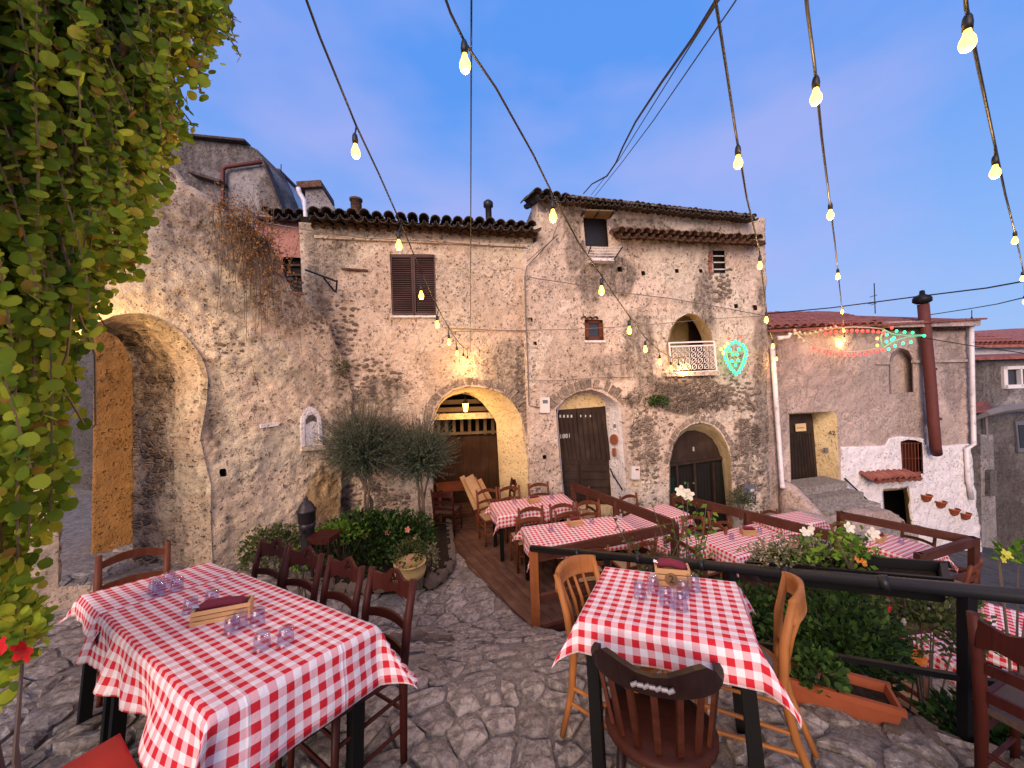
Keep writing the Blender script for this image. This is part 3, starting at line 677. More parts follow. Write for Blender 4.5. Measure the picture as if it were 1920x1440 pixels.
# porch interior
def inbox(pl, x0, y0, x1, y1, d0, d1, mat, parent, name):    # open room behind an opening: floor, sides, ceiling, back
    s0, z1 = pl.px(x0, y0, -d0); s1, z0 = pl.px(x1, y1, -d0); m = MB(); c = {}
    for k, (s, z, d) in enumerate([(s0, z0, d0), (s1, z0, d0), (s1, z1, d0), (s0, z1, d0), (s0, z0, d1), (s1, z0, d1), (s1, z1, d1), (s0, z1, d1)]): m.v.append(tuple(pl.w(s, z, -d)))
    m.f = [(0, 4, 5, 1), (1, 5, 6, 2), (2, 6, 7, 3), (3, 7, 4, 0), (4, 7, 6, 5)]; return m.build(name, mat, parent)
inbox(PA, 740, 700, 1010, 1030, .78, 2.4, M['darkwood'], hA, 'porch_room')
for i, (yy, d) in enumerate(((752, 1.3), (766, 1.15), (779, 1.0))):
    beamlike(PA, hA, 800, yy + 3, 960, yy - 2, -d, .13 if i == 2 else .1, .12, M['beam'] if i < 2 else M['cream'], 'porch_beam')
dr = thing('x', None, None); bpy.data.objects.remove(dr)
pd_ = pbox(PA, 806, 812, 950, 1000, -1.5, .06, M['browndoor'], hA, 'porch_door')
for k in range(9): pbox(PA, 808 + k * 15.5, 817, 822 + k * 15.5, 1000, -1.485, .03, M['browndoor'], pd_, 'plank')
sc_ = beamlike(PA, hA, 806, 815, 950, 808, -1.4, .06, .08, M['beam'], 'porch_rail')
beamlike(PA, hA, 806, 783, 950, 776, -1.4, .06, .08, M['beam'], 'porch_rail')
for k in range(8):
    x = 822 + k * 14.5; MB().bar(PA.P(x, 783, -1.4), PA.P(x + .5, 814, -1.4), .07, .05, PA.n).build('baluster', M['beam'], hA)

# ================================================================ tall house
hB = thing('tall_house', 'tall weathered plaster house with balcony arch and two tiled eaves', 'house')
DOOR2_F = [(1058, 965), (1056, 930), (1048, 850), (1042, 767), (1060, 748), (1081, 735), (1108, 730), (1130, 737), (1152, 752), (1163, 760), (1168, 842), (1177, 939), (1179, 965)]
DOOR2_B = [(1060, 960), (1058, 925), (1050, 850), (1045, 768), (1062, 750), (1081, 738), (1105, 734), (1122, 741), (1133, 752), (1135, 762), (1140, 842), (1147, 925), (1149, 955)]
BALC_F = [(1257, 702), (1253, 680), (1250, 645), (1258, 615), (1270, 598), (1290, 587), (1305, 590), (1320, 603), (1332, 625), (1340, 660), (1345, 697)]
BALC_B = [(1260, 700), (1256, 680), (1253, 645), (1260, 616), (1270, 600), (1282, 591), (1292, 594), (1303, 607), (1313, 627), (1322, 660), (1328, 696)]
ARCH3_F = [(1256, 985), (1255, 951), (1255, 870), (1263, 832), (1276, 810), (1295, 797), (1314, 792), (1333, 797), (1349, 810), (1362, 832), (1370, 859), (1373, 951), (1375, 990)]
ARCH3_B = [(1257, 980), (1256, 951), (1256, 872), (1262, 838), (1273, 819), (1288, 808), (1304, 807), (1321, 812), (1335, 822), (1346, 840), (1353, 862), (1361, 945), (1363, 985)]
WUP = [(1093, 408), (1137, 411), (1141, 463), (1098, 461)]; WSM = [(1096, 599), (1130, 600), (1132, 638), (1097, 638)]; WSL = [(1336, 470), (1358, 470), (1360, 512), (1338, 512)]
holB = [[PB.px(*p) for p in q] for q in (DOOR2_F, BALC_F, ARCH3_F, WUP, WSM, WSL)]
PUT = [(1162, 505), (1269, 508), (1314, 508), (1380, 574), (1415, 577), (994, 600), (1003, 644), (1021, 857), (1206, 512)]
for x, y in PUT:
    r = rnd.uniform(3.2, 5.5); holB.append([PB.px(x + r * a, y + r * b) for a, b in ((-1, -.9), (.8, -1), (1, .9), (-.7, 1))])
sB0, _ = PB.px(986, 700); sB1, _ = PB.px(1438, 700); sB0t = PB.px(1008, 400)[0]
oB = [(sB0, -2.4), (sB1 + .02, -2.6), (sB1 + .02, PB.px(1425, 470)[1]), (sB1, PB.px(1418, 408)[1]), (PB.px(1062, 374)[0], PB.px(1062, 374)[1]), (PB.px(1008, 363)[0], PB.px(1008, 363)[1]), (sB0t, PB.px(1008, 450)[1]), (sB0, PB.px(990, 470)[1])]
spB = [('rub', 1300, 740, 110, 40, .6), ('rub', 1400, 860, 40, 110, .55), ('rub', 1210, 820, 34, 110, .5), ('rub', 1400, 540, 40, 60, .25), ('rub', 1225, 470, 80, 60, .25), ('rub', 1010, 720, 40, 90, .3), ('rub', 1350, 530, 30, 60, .4), ('rub', 1240, 640, 30, 60, .3),
       ('stain', 1130, 520, 60, 50, .75), ('stain', 1195, 640, 30, 80, .7), ('stain', 1320, 560, 24, 90, .6), ('stain', 1437, 740, 24, 190, .95), ('stain', 1240, 740, 50, 36, .8), ('stain', 1190, 425, 70, 18, .6), ('stain', 1080, 480, 24, 40, .7), ('stain', 1300, 448, 150, 16, .5), ('stain', 1075, 420, 20, 40, .8), ('stain', 1160, 690, 60, 30, .4), ('stain', 1290, 755, 90, 22, .5)]  # tall right-hand spot: stained corner, with its shadowed side face painted in
wall('wall', PB, oB, holB, .036, M['plasterB'], hB, .45, spB, .035, 5)
for h in holB[6:]:                                            # putlog holes: short dark sockets
    P = [PB.w(s, z, .0) for s, z in h]; c = sum(P, Vector()) / 4; Q = [c + (p - c) * .9 - PB.n * .16 for p in P]
    MB().add(P + Q, [(0, 1, 5, 4), (1, 2, 6, 5), (2, 3, 7, 6), (3, 0, 4, 7), (4, 5, 6, 7)]).build('putlog_hole', M['soil'], hB)
reveal(PB, DOOR2_F, DOOR2_B, .42, M['white_wall'], hB); reveal(PB, BALC_F, BALC_B, .5, M['cream'], hB); reveal(PB, ARCH3_F, ARCH3_B, .4, M['cream'], hB)
for q in (WUP, WSM, WSL): reveal(PB, q, q, .16, M['plasterB'], hB, 'window_reveal', 33, True, 3, .006)
voussoirs(PB, hB, [(1036, 768), (1052, 751), (1075, 735), (1106, 727), (1134, 733), (1157, 750), (1168, 764)], 15, .015, .2, .04)
voussoirs(PB, hB, [(1253, 870), (1262, 832), (1275, 809), (1294, 795), (1314, 790), (1334, 795), (1351, 809), (1364, 832), (1372, 858)], 20, .02, .12, .02)
rubble(PB, hB, [(1300, 735, 110, 34, 110), (1402, 860, 34, 110, 95), (1210, 850, 28, 110, 60), (1350, 530, 28, 36, 30), (1235, 800, 26, 60, 26), (1390, 740, 34, 26, 26)], holB, (.034, .075))
# old corbel arches over the cellar door
for (x, y) in ((1338, 762), (1373, 757), (1400, 757), (1318, 772)):
    voussoirs(PB, hB, [(x - 13, y + 12), (x - 9, y + 1), (x, y - 5), (x + 9, y + 1), (x + 13, y + 12)], 5, .0, .07, .06, 'corbel_stone', .16)
# door 2: lunette wall, double leaf, steps
panel(PB, [(1030, 700), (1190, 700), (1195, 985), (1035, 985)], -.42, .08, M['cream'], hB, 'lunette_wall')
for (xa, xb, xc, xd) in ((1046, 1080, 1060, 1088), (1081, 1135, 1089, 1147)):
    d_ = panel(PB, [(xa, 769 - (xa - 1046) * .08), (xb, 769 - (xb - 1046) * .08), (xd, 945), (xc, 945)], -.385, .05, M['darkwood'], hB, 'door')
    for k in range(4 if xb < 1100 else 6):
        n_ = 4 if xb < 1100 else 6; t0 = (k + .12) / n_; t1 = (k + .88) / n_
        panel(PB, [(xa + (xb - xa) * t0, 773), (xa + (xb - xa) * t1, 773), (xc + (xd - xc) * t1, 862), (xc + (xd - xc) * t0, 862)], -.365, .03, M['darkwood'], d_, 'plank')
    for k in range(4):
        yy = 872 + k * 15; tt = (yy - 769) / 176; panel(PB, [(xa + (xc - xa) * tt + 3, yy), (xb + (xd - xb) * tt - 3, yy), (xb + (xd - xb) * tt - 3, yy + 11), (xa + (xc - xa) * tt + 3, yy + 11)], -.365, .03, M['darkwood'], d_, 'panel')
for k in range(4): pbox(PB, 1049 + k * 7, 778, 1052 + k * 7, 783, -.36, .01, M['chalk'], hB, 'door_stud')
for k in range(3): pbox(PB, 1068 + k * 9 + 20, 778, 1070 + k * 9 + 20, 782, -.36, .01, M['chalk'], hB, 'door_stud')
MB().tube([PB.P(1144, 878, -.1), PB.P(1149, 890, -.02), PB.P(1163, 912, .12), PB.P(1167, 919, .14)], .016).build('handrail', M['black_metal'], hB)
panel(PB, [(1150, 792), (1158, 792), (1159, 806), (1151, 806)], -.16, .012, M['box_white'], hB, 'number_plate')
# balcony
inbox(PB, 1200, 560, 1400, 720, .52, 1.7, M['cream'], hB, 'loggia_room')
panel(PB, [(1292, 600), (1340, 600), (1346, 700), (1298, 700)], -1.3, .05, M['darkwood'], hB, 'loggia_door')
bal = MB()
for a, b in (((1254, 643), (1338, 640)), ((1256, 650), (1338, 647)), ((1260, 699), (1343, 695))): bal.bar(PB.P(*a, .16), PB.P(*b, .16), .03)
for a, b in (((1254, 642), (1260, 700)), ((1338, 639), (1344, 697))): bal.bar(PB.P(*a, .16), PB.P(*b, .16), .03)
bo = bal.build('balcony_railing', M['white_metal'], hB)
for i in range(7):
    for j in range(4):
        x = 1263 + i * 11.6 + (j - 1) * .6; y = 656 + j * 11 - i * .45; m = MB(); c = PB.P(x + 3, y, .16)
        ring = [c + PB.d * (.058 * math.cos(t)) + Vector((0, 0, .058 * math.sin(t))) for t in np.linspace(0, 2 * math.pi, 9)]; m.tube(ring, .008, 4, False)
        m.tube([c - PB.d * .075 - Vector((0, 0, .055)), c + PB.d * .075 + Vector((0, 0, .055))], .007, 4); m.build('scroll', M['white_metal'], bo)
panel(PB, [(1250, 699), (1350, 695), (1352, 703), (1251, 706)], .2, .7, M['plasterB'], hB, 'balcony_slab')
# cellar arch door
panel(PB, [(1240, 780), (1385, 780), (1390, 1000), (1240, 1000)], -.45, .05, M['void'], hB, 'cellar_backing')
panel(PB, [(1256, 872), (1262, 838), (1273, 819), (1288, 808), (1304, 807), (1321, 812), (1335, 822), (1346, 840), (1352, 859)], -.36, .05, M['darkwood'], hB, 'fanlight_board')
for x in (1268, 1301, 1336): MB().bar(PB.P(x, 868, -.35), PB.P(x + 6, 985, -.35), .045, .05, PB.n).build('door_post', M['darkwood'], hB)
for k in range(18): MB().tube([PB.P(1259 + k * 5.5, 872, -.38), PB.P(1263 + k * 5.5, 985, -.38)], .007, 5).build('bar', M['black_metal'], hB)
MB().bar(PB.P(1256, 872, -.34), PB.P(1356, 858, -.34), .06, .05, PB.n).build('transom', M['darkwood'], hB)
pbox(PB, 1299, 838, 1302, 846, -.35, .02, M['bulb_off'], hB, 'keyhole_lamp')
# top window with canopy and little wire balcony
pbox(PB, 1092, 405, 1142, 466, -.15, .04, M['cast_iron'], hB, 'window_shutter')
can = MB(); P4 = [PB.P(1096, 409, .02), PB.P(1141, 411, .02), PB.P(1149, 396, .34), PB.P(1094, 394, .34)]; can.prism(P4, (0, 0, .02)); cn = can.build('canopy', M['beam'], hB)
for (a, b) in (((1090, 404), (1097, 394)), ((1113, 407), (1124, 396)), ((1141, 408), (1152, 396))): MB().bar(PB.P(*a, .03), PB.P(*b, .34), .03, .05).build('canopy_rib', M['darkwood'], cn)
wb = MB()
for k in range(5): wb.tube([PB.P(1103, 463 + k * 5, .0), PB.P(1128, 464 + k * 5, .22), PB.P(1166 - k * 2.6, 463 + k * 5.4, .2)], .007, 5)
wbo = wb.build('wire_railing', M['white_metal'], hB)
MB().bar(PB.P(1103, 476, .2), PB.P(1108, 462, .2), .02).build('bracket', M['black_metal'], hB); MB().bar(PB.P(1152, 486, .2), PB.P(1167, 463, .2), .025).build('bracket', M['black_metal'], hB)
panel(PB, [(1110, 484), (1150, 485), (1151, 489), (1111, 488)], .22, .22, M['white_wall'], hB, 'ledge')
# small brown window
for q in ([(1096, 600), (1131, 600), (1131, 606), (1096, 606)], [(1096, 631), (1132, 631), (1132, 637), (1097, 637)], [(1096, 600), (1104, 600), (1105, 637), (1097, 637)], [(1123, 600), (1131, 600), (1132, 637), (1124, 637)]): panel(PB, q, -.06, .06, M['chair_brown'], hB, 'window_frame')
pbox(PB, 1095, 598, 1133, 639, -.1, .03, M['glass_win'], hB, 'pane')
pbox(PB, 1096, 638, 1136, 642, .05, .15, M['white_wall'], hB, 'window_sill'); cornice(PB, hB, 1096, 598, 1128, 598, T_CLAY, .13, .07, .62)
# slit window with bars
pbox(PB, 1333, 467, 1363, 515, -.15, .03, M['void'], hB, 'window_backing')
for yy in (480, 492, 505): MB().tube([PB.P(1335, yy, -.03), PB.P(1361, yy, -.03)], .013, 6).build('bar', M['white_metal'], hB)
for k in range(6): pbox(PB, 1330, 471 + k * 7, 1336, 476 + k * 7, .02, .1, M['tile_red'], hB, 'brick')
# roofs of the tall house
MB().prism([PB.P(1064, 364, .3), PB.P(1418, 402, .3), PB.w(sB1 + .1, PB.px(1418, 402)[1] + .5, -3.5), PB.w(PB.px(1064, 364)[0], PB.px(1064, 364)[1] + .5, -3.5)], (0, 0, -.05)).build('roof_sheet', M['sheet'], hB)
eave(PB, hB, 1064, 370, 1418, 406, tile_mesh('roof_tile', M['tile_dark'], L=.3, r0=.06, r1=.055, seg=5), .125, .32, rad(8), 1)
eave(PB, hB, 1008, 362, 1062, 369, T_DARK, .19, .3, rad(14), 3)
eave(PB, hB, 1166, 434, 1436, 449, T_CLAY, .185, .36, rad(16), 2); cornice(PB, hB, 1166, 446, 1434, 458, T_CLAY, .17, .14, .8)
s_, z_ = PB.px(1008, 363); MB().prism([PB.w(s_, z_ - .02, 0), PB.w(s_, z_ - .5, -2.2), PB.w(s_, -1.5, -4.4), PB.w(s_, -1.5, -.4)], PB.d * .3).build('side_wall', M['plasterG'], hB)
MB().prism([PB.w(sB1, PB.px(1418, 410)[1], -.1), PB.w(sB1, PB.px(1418, 410)[1], -4), PB.w(sB1, -2.6, -4), PB.w(sB1, -2.6, -.1)], -PB.d * .3).build('side_wall', M['plasterB'], hB)
MB().prism([PB.w(sB0, 5.2, -4), PB.w(sB1, 5.2, -4), PB.w(sB1, -2.4, -4), PB.w(sB0, -2.4, -4)], -PB.n * .2).build('back_wall', M['plasterB'], hB)
# fittings that are fixed to the house
pbox(PB, 1013, 745, 1031, 774, .1, .1, M['box_white'], hB, 'meter_box'); pbox(PB, 1018, 750, 1027, 756, .112, .012, M['box_grey'], hB, 'meter_pane')
pbox(PB, 1184, 875, 1200, 899, .09, .09, M['box_white'], hB, 'meter_box'); pbox(PB, 1192, 879, 1198, 882, .097, .006, M['red_paint'], hB, 'sticker')
pbox(PB, 1189, 904, 1196, 911, .05, .05, M['sign_paper'], hB, 'junction_box'); pbox(PB, 1396, 908, 1418, 942, .03, .03, M['box_grey'], hB, 'meter_door')
for (x, y, off) in ((1149, 818, 0),):                        # round plaque and its tablet on the white reveal
    c = PB.P(1152, 824, -.13); m = MB(); rv = (PB.P(1140, 824, -.42) - PB.P(1166, 824, 0)).normalized(); nn = rv.cross(Vector((0, 0, 1))).normalized(); nn = nn if nn.dot(CAM - c) > 0 else -nn
    ring = [c + rv * (.115 * math.cos(t)) + Vector((0, 0, .115 * math.sin(t))) + nn * .03 for t in np.linspace(0, 2 * math.pi, 17)[:-1]]; m.prism(ring, -nn * .03); m.build('round_plaque', M['plaque'], hB)
    c2 = c + Vector((0, 0, -.28)); m = MB(); m.prism([c2 + rv * a + Vector((0, 0, b)) + nn * .03 for a, b in ((-.045, -.09), (.045, -.09), (.045, .09), (-.045, .09))], -nn * .03); m.build('tablet', M['plaque'], hB)
    REV_R, REV_N = rv, nn
def text_on(txt, pos, xdir, n, size, mat, parent, name, ext=.004):
    cu = bpy.data.curves.new(name, 'FONT'); cu.body = txt; cu.size = size; cu.align_x = 'CENTER'; cu.align_y = 'CENTER'; cu.extrude = ext
    cu.materials.append(mat); o = bpy.data.objects.new(name, cu); COL.objects.link(o); o.parent = parent
    me = bpy.data.meshes.new_from_object(o); bpy.data.objects.remove(o); o = link(name, me, parent)
    x = Vector(xdir).normalized(); zz_ = Vector(n).normalized(); y = zz_.cross(x); o.matrix_world = Matrix.Translation(pos) @ Matrix((x, y, zz_)).transposed().to_4x4(); return o
text_on('86', PB.P(1154.5, 799, -.155) + PB.n * .012, PB.d, PB.n, .12, M['ink'], hB, 'house_number')
text_on('1881', PB.P(1059.5, 818, -.35), PB.d, PB.n, .13, M['chalk'], hB, 'chalk_number', .002)

# ================================================================ right house
hC = thing('pink_house', 'pink roughcast house with red flue pipe and white painted base', 'house')
D42 = [(1479, 775), (1568, 771), (1572, 930), (1484, 930)]; WC = [(1687, 828), (1700, 824), (1715, 825), (1728, 830), (1730, 888), (1691, 890)]; DLOW = [(1655, 918), (1703, 914), (1712, 1010), (1662, 1010)]
NICH = [(1668, 739), (1667, 680), (1672, 662), (1686, 652), (1702, 657), (1710, 672), (1712, 735)]
holC = [[PC.px(*p) for p in q] for q in (D42, WC, DLOW, NICH)]
sC0 = sB1 - .3; sC1, _ = PC.px(1818, 700)
oC = [(sC0, -3.2), (sC1, -4.4), (sC1, PC.px(1815, 606)[1]), (sC0, PC.px(1440, 612)[1])]
wall('wall', PC, oC, holC, .045, M['plasterC'], hC, .4, [('stain', 1458, 780, 22, 150, .8), ('stain', 1690, 620, 150, 14, .5), ('stain', 1790, 700, 24, 140, .5), ('stain', 1700, 780, 40, 60, .4), ('stain', 1480, 700, 30, 60, .3)], .05, 9, .6)  # first spot carries on the stained corner, its shadow painted in too
reveal(PC, D42, [(1477, 777), (1522, 775), (1536, 930), (1483, 930)], .5, M['cream'], hC, 'reveal', 41, True); reveal(PC, WC, WC, .2, M['plasterC'], hC, 'window_reveal', 33, True, 3); reveal(PC, DLOW, [(1655, 921), (1694, 918), (1703, 1010), (1662, 1010)], .4, M['cream'], hC, 'reveal', 41, True)
reveal(PC, NICH, [(1672, 738), (1671, 682), (1676, 668), (1688, 660), (1700, 664), (1708, 676), (1710, 734)], .22, M['plasterC'], hC, 'niche_reveal', 33, False, 4); panel(PC, [(1660, 645), (1716, 645), (1716, 745), (1660, 745)], -.22, .05, M['plasterC'], hC, 'niche_back')
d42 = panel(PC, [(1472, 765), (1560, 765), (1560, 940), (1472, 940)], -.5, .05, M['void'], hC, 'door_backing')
dd = panel(PC, [(1478, 777), (1523, 775), (1536, 930), (1483, 930)], -.47, .03, M['darkwood'], hC, 'door')
for k in range(8): MB().tube([PC.P(1482 + k * 5.4, 812, -.4), PC.P(1488 + k * 6.3, 925, -.4)], .011, 5).build('bar', M['black_metal'], dd)
sg = panel(PC, [(1492, 795), (1511, 793.5), (1512, 808), (1493, 809)], -.38, .02, M['sign_paper'], hC, 'door_sign'); panel(PC, [(1494, 802), (1508, 801), (1508, 802.5), (1494, 803.5)], -.375, .006, M['plaque'], sg, 'printed_line')
RC = (PC.P(1525, 850, -.5) - PC.P(1570, 850, 0)).normalized(); NC = RC.cross(Vector((0, 0, 1))).normalized(); NC = NC if NC.dot(CAM - PC.P(1560, 850)) > 0 else -NC
text_on('42', PC.P(1560.5, 812, -.08) + NC * .02, -RC, NC, .16, M['ink'], hC, 'house_number')
panel(PC, [(1546, 840), (1553, 840), (1554, 849), (1547, 849)], -.2, .02, M['box_grey'], hC, 'bell_box')
# white painted base with the old arch line
WB = [(1577, 838), (1640, 837), (1660, 835), (1668, 822), (1690, 818), (1729, 822), (1733, 834), (1770, 836), (1817, 832), (1842, 1050), (1800, 1060), (1713, 1012), (1705, 913), (1653, 917), (1658, 1000), (1580, 958)]
wbp = [PC.px(*p, .02) for p in WB]
wall('white_base', Plane(PC.o.x + PC.n.x * .035, PC.o.y + PC.n.y * .035, rad(13)), wbp, [[PC.px(*p, .02) for p in WC]], .05, M['white_wall'], hC, .06, [('stain', 1800, 1000, 60, 60, .35)], .045, 19, .5)
pbox(PC, 1684, 818, 1734, 895, -.18, .03, M['chair_dark'], hC, 'window_board')
for k in range(7): MB().tube([PC.P(1691 + k * 6, 829, -.02), PC.P(1693 + k * 6, 889, -.02)], .011, 5).build('bar', M['chair_brown'], hC)
for yy in (832, 860, 886): MB().tube([PC.P(1688, yy, -.02), PC.P(1730, yy - 1, -.02)], .011, 5).build('bar', M['chair_brown'], hC)
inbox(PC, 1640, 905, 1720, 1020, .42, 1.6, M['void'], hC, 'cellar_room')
eave(PC, hC, 1643, 902, 1727, 896, T_RED, .19, .38, rad(20), 1, size=.9); MB().prism([PC.P(1645, 904, .3), PC.P(1728, 897, .3), PC.w(*PC.px(1726, 884), .0), PC.w(*PC.px(1650, 890), .0)], (0, 0, -.03)).build('porch_board', M['tile_red'], hC)
MB().tube([PC.P(1584, 897, .06), PC.P(1640, 951, .3)], .02).build('handrail', M['black_metal'], hC)
# flue, downpipes, gutter
FL = [(1731, 570, .2), (1737, 640, .2), (1744, 710, .22), (1750, 790, .24), (1754, 838, .26), (1756, 850, .2)]
MB().tube([PC.P(*p) for p in FL], .118, 16).build('flue_pipe', M['rust'], hC, True)
for (x, y) in ((1734, 606), (1742, 692), (1751, 785)): c = PC.P(x + 2, y, .21); MB().tube([c - Vector((0, 0, .03)), c + Vector((0, 0, .03))], .132, 16).build('flue_collar', M['rust'], hC, True)
c = PC.P(1729, 566, .2); MB().lathe([(.12, -.05), (.19, 0), (.19, .1), (.15, .16), (.06, .2), (.05, .3), (.0, .32)], c, 14).build('flue_cowl', M['black_metal'], hC, True)
MB().tube([PC.P(1448, 650, .12), PC.P(1457, 780, .12), PC.P(1466, 905, .12), PC.P(1468, 915, .25)], .055, 10).build('downpipe', M['white_pvc'], hC, True)
MB().tube([PC.P(1821, 600, .12), PC.P(1823, 720, .12), PC.P(1826, 833, .12), PC.P(1812, 842, .12), PC.P(1815, 900, .12), PC.P(1822, 936, .12)], .055, 10).build('downpipe', M['white_pvc'], hC, True)
MB().tube([PC.P(1458, 634, .25), PC.P(1478, 632, .25), PC.P(1482, 624, .3)], .05, 8).build('gutter_end', M['white_pvc'], hC, True)
cornice(PC, hC, 1650, 620, 1812, 620, T_CLAY, .17, .1, .8); beamlike(PC, hC, 1650, 610, 1820, 607, .05, .16, .4, M['plasterC'], 'cornice_slab')
beamlike(PC, hC, 1640, 681, 1668, 681, .02, .07, .08, M['plasterC'], 'string_course'); beamlike(PC, hC, 1712, 678, 1814, 676, .02, .07, .08, M['plasterC'], 'string_course')
# red tiled roof: rows of tiles one by one
a0, b0 = PC.px(1440, 614, .35); a1, b1 = PC.px(1660, 608, .35); ang = rad(13)
for r in range(9):
    n = int((a1 - a0 + .25 * r) / .27)
    for i in range(n + 1):
        o = link('roof_tile', T_RED, hC, PC.w(a0 + i * .27 + (r % 2) * .02, b0 + (b1 - b0) * i / n + r * .085 + rnd.uniform(-.01, .01), .35 - r * .31)); o.scale = (1.25, 1.1, .8)
        o.rotation_euler = (Matrix.Rotation(ang + rnd.uniform(-.03, .03), 4, 'Z') @ Matrix.Rotation(rad(15.5), 4, 'X')).to_euler()
MB().prism([PC.w(a0 - .2, b0 - .07, .33), PC.w(sC1 + .1, PC.px(1818, 600)[1] + .02, .3), PC.w(sC1 + .1, PC.px(1818, 600)[1] + .5, -4), PC.w(a0 - .2, b0 + .95, -2.5)], (0, 0, -.05)).build('roof_deck', M['tile_red'], hC)
MB().prism([PC.w(sC1, PC.px(1815, 612)[1], -.1), PC.w(sC1, PC.px(1815, 612)[1], -5), PC.w(sC1, -4.5, -5), PC.w(sC1, -4.5, -.1)], -PC.d * .3).build('side_wall', M['plasterC'], hC)
# four wall pots
for (x, y) in ((1737, 934), (1764, 946), (1789, 960), (1810, 968)):
    c = PC.P(x, y, .1); m = MB(); m.lathe([(.03, -.11), (.09, -.05), (.12, .06), (.135, .07), (.135, .1), (.11, .1)], c, 10)
    o = m.build('wall_pot', M['terracotta'], None, True); tag(o, ['round terracotta wall pot nearest the low tiled doorway', 'second terracotta wall pot from the low doorway', 'third terracotta wall pot from the low doorway', 'last terracotta wall pot, by the corner of the white wall'][(1737, 1764, 1789, 1810).index(x)], 'pot', 'terracotta pots on the white wall')
# ================================================================ left garden wall with the passage arch
wL = thing('arched_wall', 'crumbling cream garden wall with a deep passage arch and small shrine niche', 'wall')
AL_F = [(399, 1085), (396, 1018), (394, 960), (395, 911), (383, 860), (374, 822), (380, 791), (387, 751), (389, 707), (382, 680), (370, 658), (356, 640), (335, 619), (311, 604), (290, 594), (267, 588), (240, 588), (213, 592), (180, 606), (150, 636), (130, 680), (118, 740), (112, 850), (110, 1000), (108, 1100)]
AL_B = [(247, 1075), (249, 1018), (250, 960), (250, 911), (249, 860), (249, 822), (249, 791), (250, 751), (251, 725), (250, 700), (246, 680), (240, 662), (231, 645), (220, 633), (207, 624), (193, 620), (180, 620), (168, 622), (150, 632), (132, 655), (120, 690), (112, 745), (106, 850), (104, 1000), (100, 1090)]
OL = [(20, 250), (150, 262), (330, 318), (352, 346), (400, 374), (432, 402), (468, 428), (500, 452), (520, 486), (534, 520), (548, 546), (588, 572), (612, 600), (628, 640), (642, 668), (654, 704), (661, 740), (656, 800), (646, 860), (640, 930), (636, 1120), (20, 1400)]
PUTL = [[(410, 880), (424, 878), (425, 893), (413, 894)], [(296, 848), (312, 846), (314, 885), (300, 884)]]
holL = [[PL.px(*p) for p in AL_F], [PL.px(*p) for p in PUTL[0]]]
wall('wall', PL, [PL.px(*p) for p in OL], holL, .03, M['plasterL'], wL, .55, [
    ('stain', 480, 480, 90, 60, .95), ('stain', 560, 580, 70, 40, .7), ('rub', 440, 620, 60, 70, .25), ('rub', 520, 560, 60, 40, .3), ('rub', 390, 860, 24, 60, .35), ('stain', 640, 720, 24, 120, .6), ('rub', 640, 700, 26, 80, .3), ('stain', 430, 560, 80, 40, .3), ('rub', 400, 1000, 30, 60, .2),
    ('stain', 400, 760, 26, 100, .45), ('ochre', 610, 930, 34, 60, .85), ('ochre', 160, 700, 40, 300, .3), ('stain', 350, 420, 80, 60, .7), ('stain', 580, 715, 40, 30, .35)], .05, 27, .7)
P = [PL.w(*q) for q in holL[1]]; c = sum(P, Vector()) / 4; Q = [c + (p - c) * .9 - PL.n * .2 for p in P]
MB().add(P + Q, [(0, 1, 5, 4), (1, 2, 6, 5), (2, 3, 7, 6), (3, 0, 4, 7), (4, 5, 6, 7)]).build('putlog_hole', M['soil'], wL)
reveal(PL, AL_F, AL_B, 1.05, M['plasterL'], wL, 'reveal', 90, False, 24, .05, lambda f, r: .25 + .3 * (r > .45) * (f < .5), lambda f, r: np.clip(.25 + .6 * sstep((f - .22) / .2) * (np.abs(r - .25) > .18), 0, 1))  # stain mask also paints in the dark soffit and its lit front band
rubble(PL, wL, [(520, 545, 50, 34, 60), (440, 630, 44, 40, 40), (640, 690, 10, 60, 20), (600, 600, 20, 24, 16)], holL, (.022, .045))
# shrine niche
nb = MB(); PN = [(565, 838), (564, 800), (565, 782), (572, 768), (582, 762), (594, 767), (601, 781), (604, 800), (605, 836)]; PI = [(572, 836), (571, 800), (572, 786), (577, 776), (584, 772), (592, 776), (596, 786), (598, 800), (599, 834)]
A = [PL.P(*p, .03) for p in PN]; Bn = [PL.P(*p, .03) for p in PI]; n = len(A); C = [p - PL.n * .09 for p in A]; D = [p - PL.n * .09 for p in Bn]
nb.add(A + Bn + C + D, [(i, i + 1, n + i + 1, n + i) for i in range(n - 1)] + [(i + 1, i, 2 * n + i, 2 * n + i + 1) for i in range(n - 1)] + [(n + i, n + i + 1, 3 * n + i + 1, 3 * n + i) for i in range(n - 1)])
nb.build('niche_frame', M['white_wall'], wL)
pv = MB().prism([PL.P(x, y, .016) for x, y in ((572, 836), (571, 800), (572, 786), (577, 776), (584, 772), (592, 776), (596, 786), (598, 800), (599, 834))], -PL.n * .05).build('niche_back', M['white_wall'], wL)
MB().prism([PL.P(x, y, .022) for x, y in ((574, 796), (574, 787), (579, 779), (587, 777), (593, 783), (594, 792), (588, 789), (583, 790))], -PL.n * .03).build('niche_shade', M['plasterD'], wL)  # flat dark slab on the niche back, painting in the recess's shade
MB().prism([PL.P(x, y, .06) for x, y in ((566, 838), (610, 835), (611, 843), (566, 846))], -PL.n * .12).build('niche_shelf', M['plasterL'], wL)
MB().prism([PL.P(x, y, .05) for x, y in ((488, 796), (525, 792), (522, 798), (490, 803))], -PL.n * .1).build('ledge', M['white_wall'], wL)
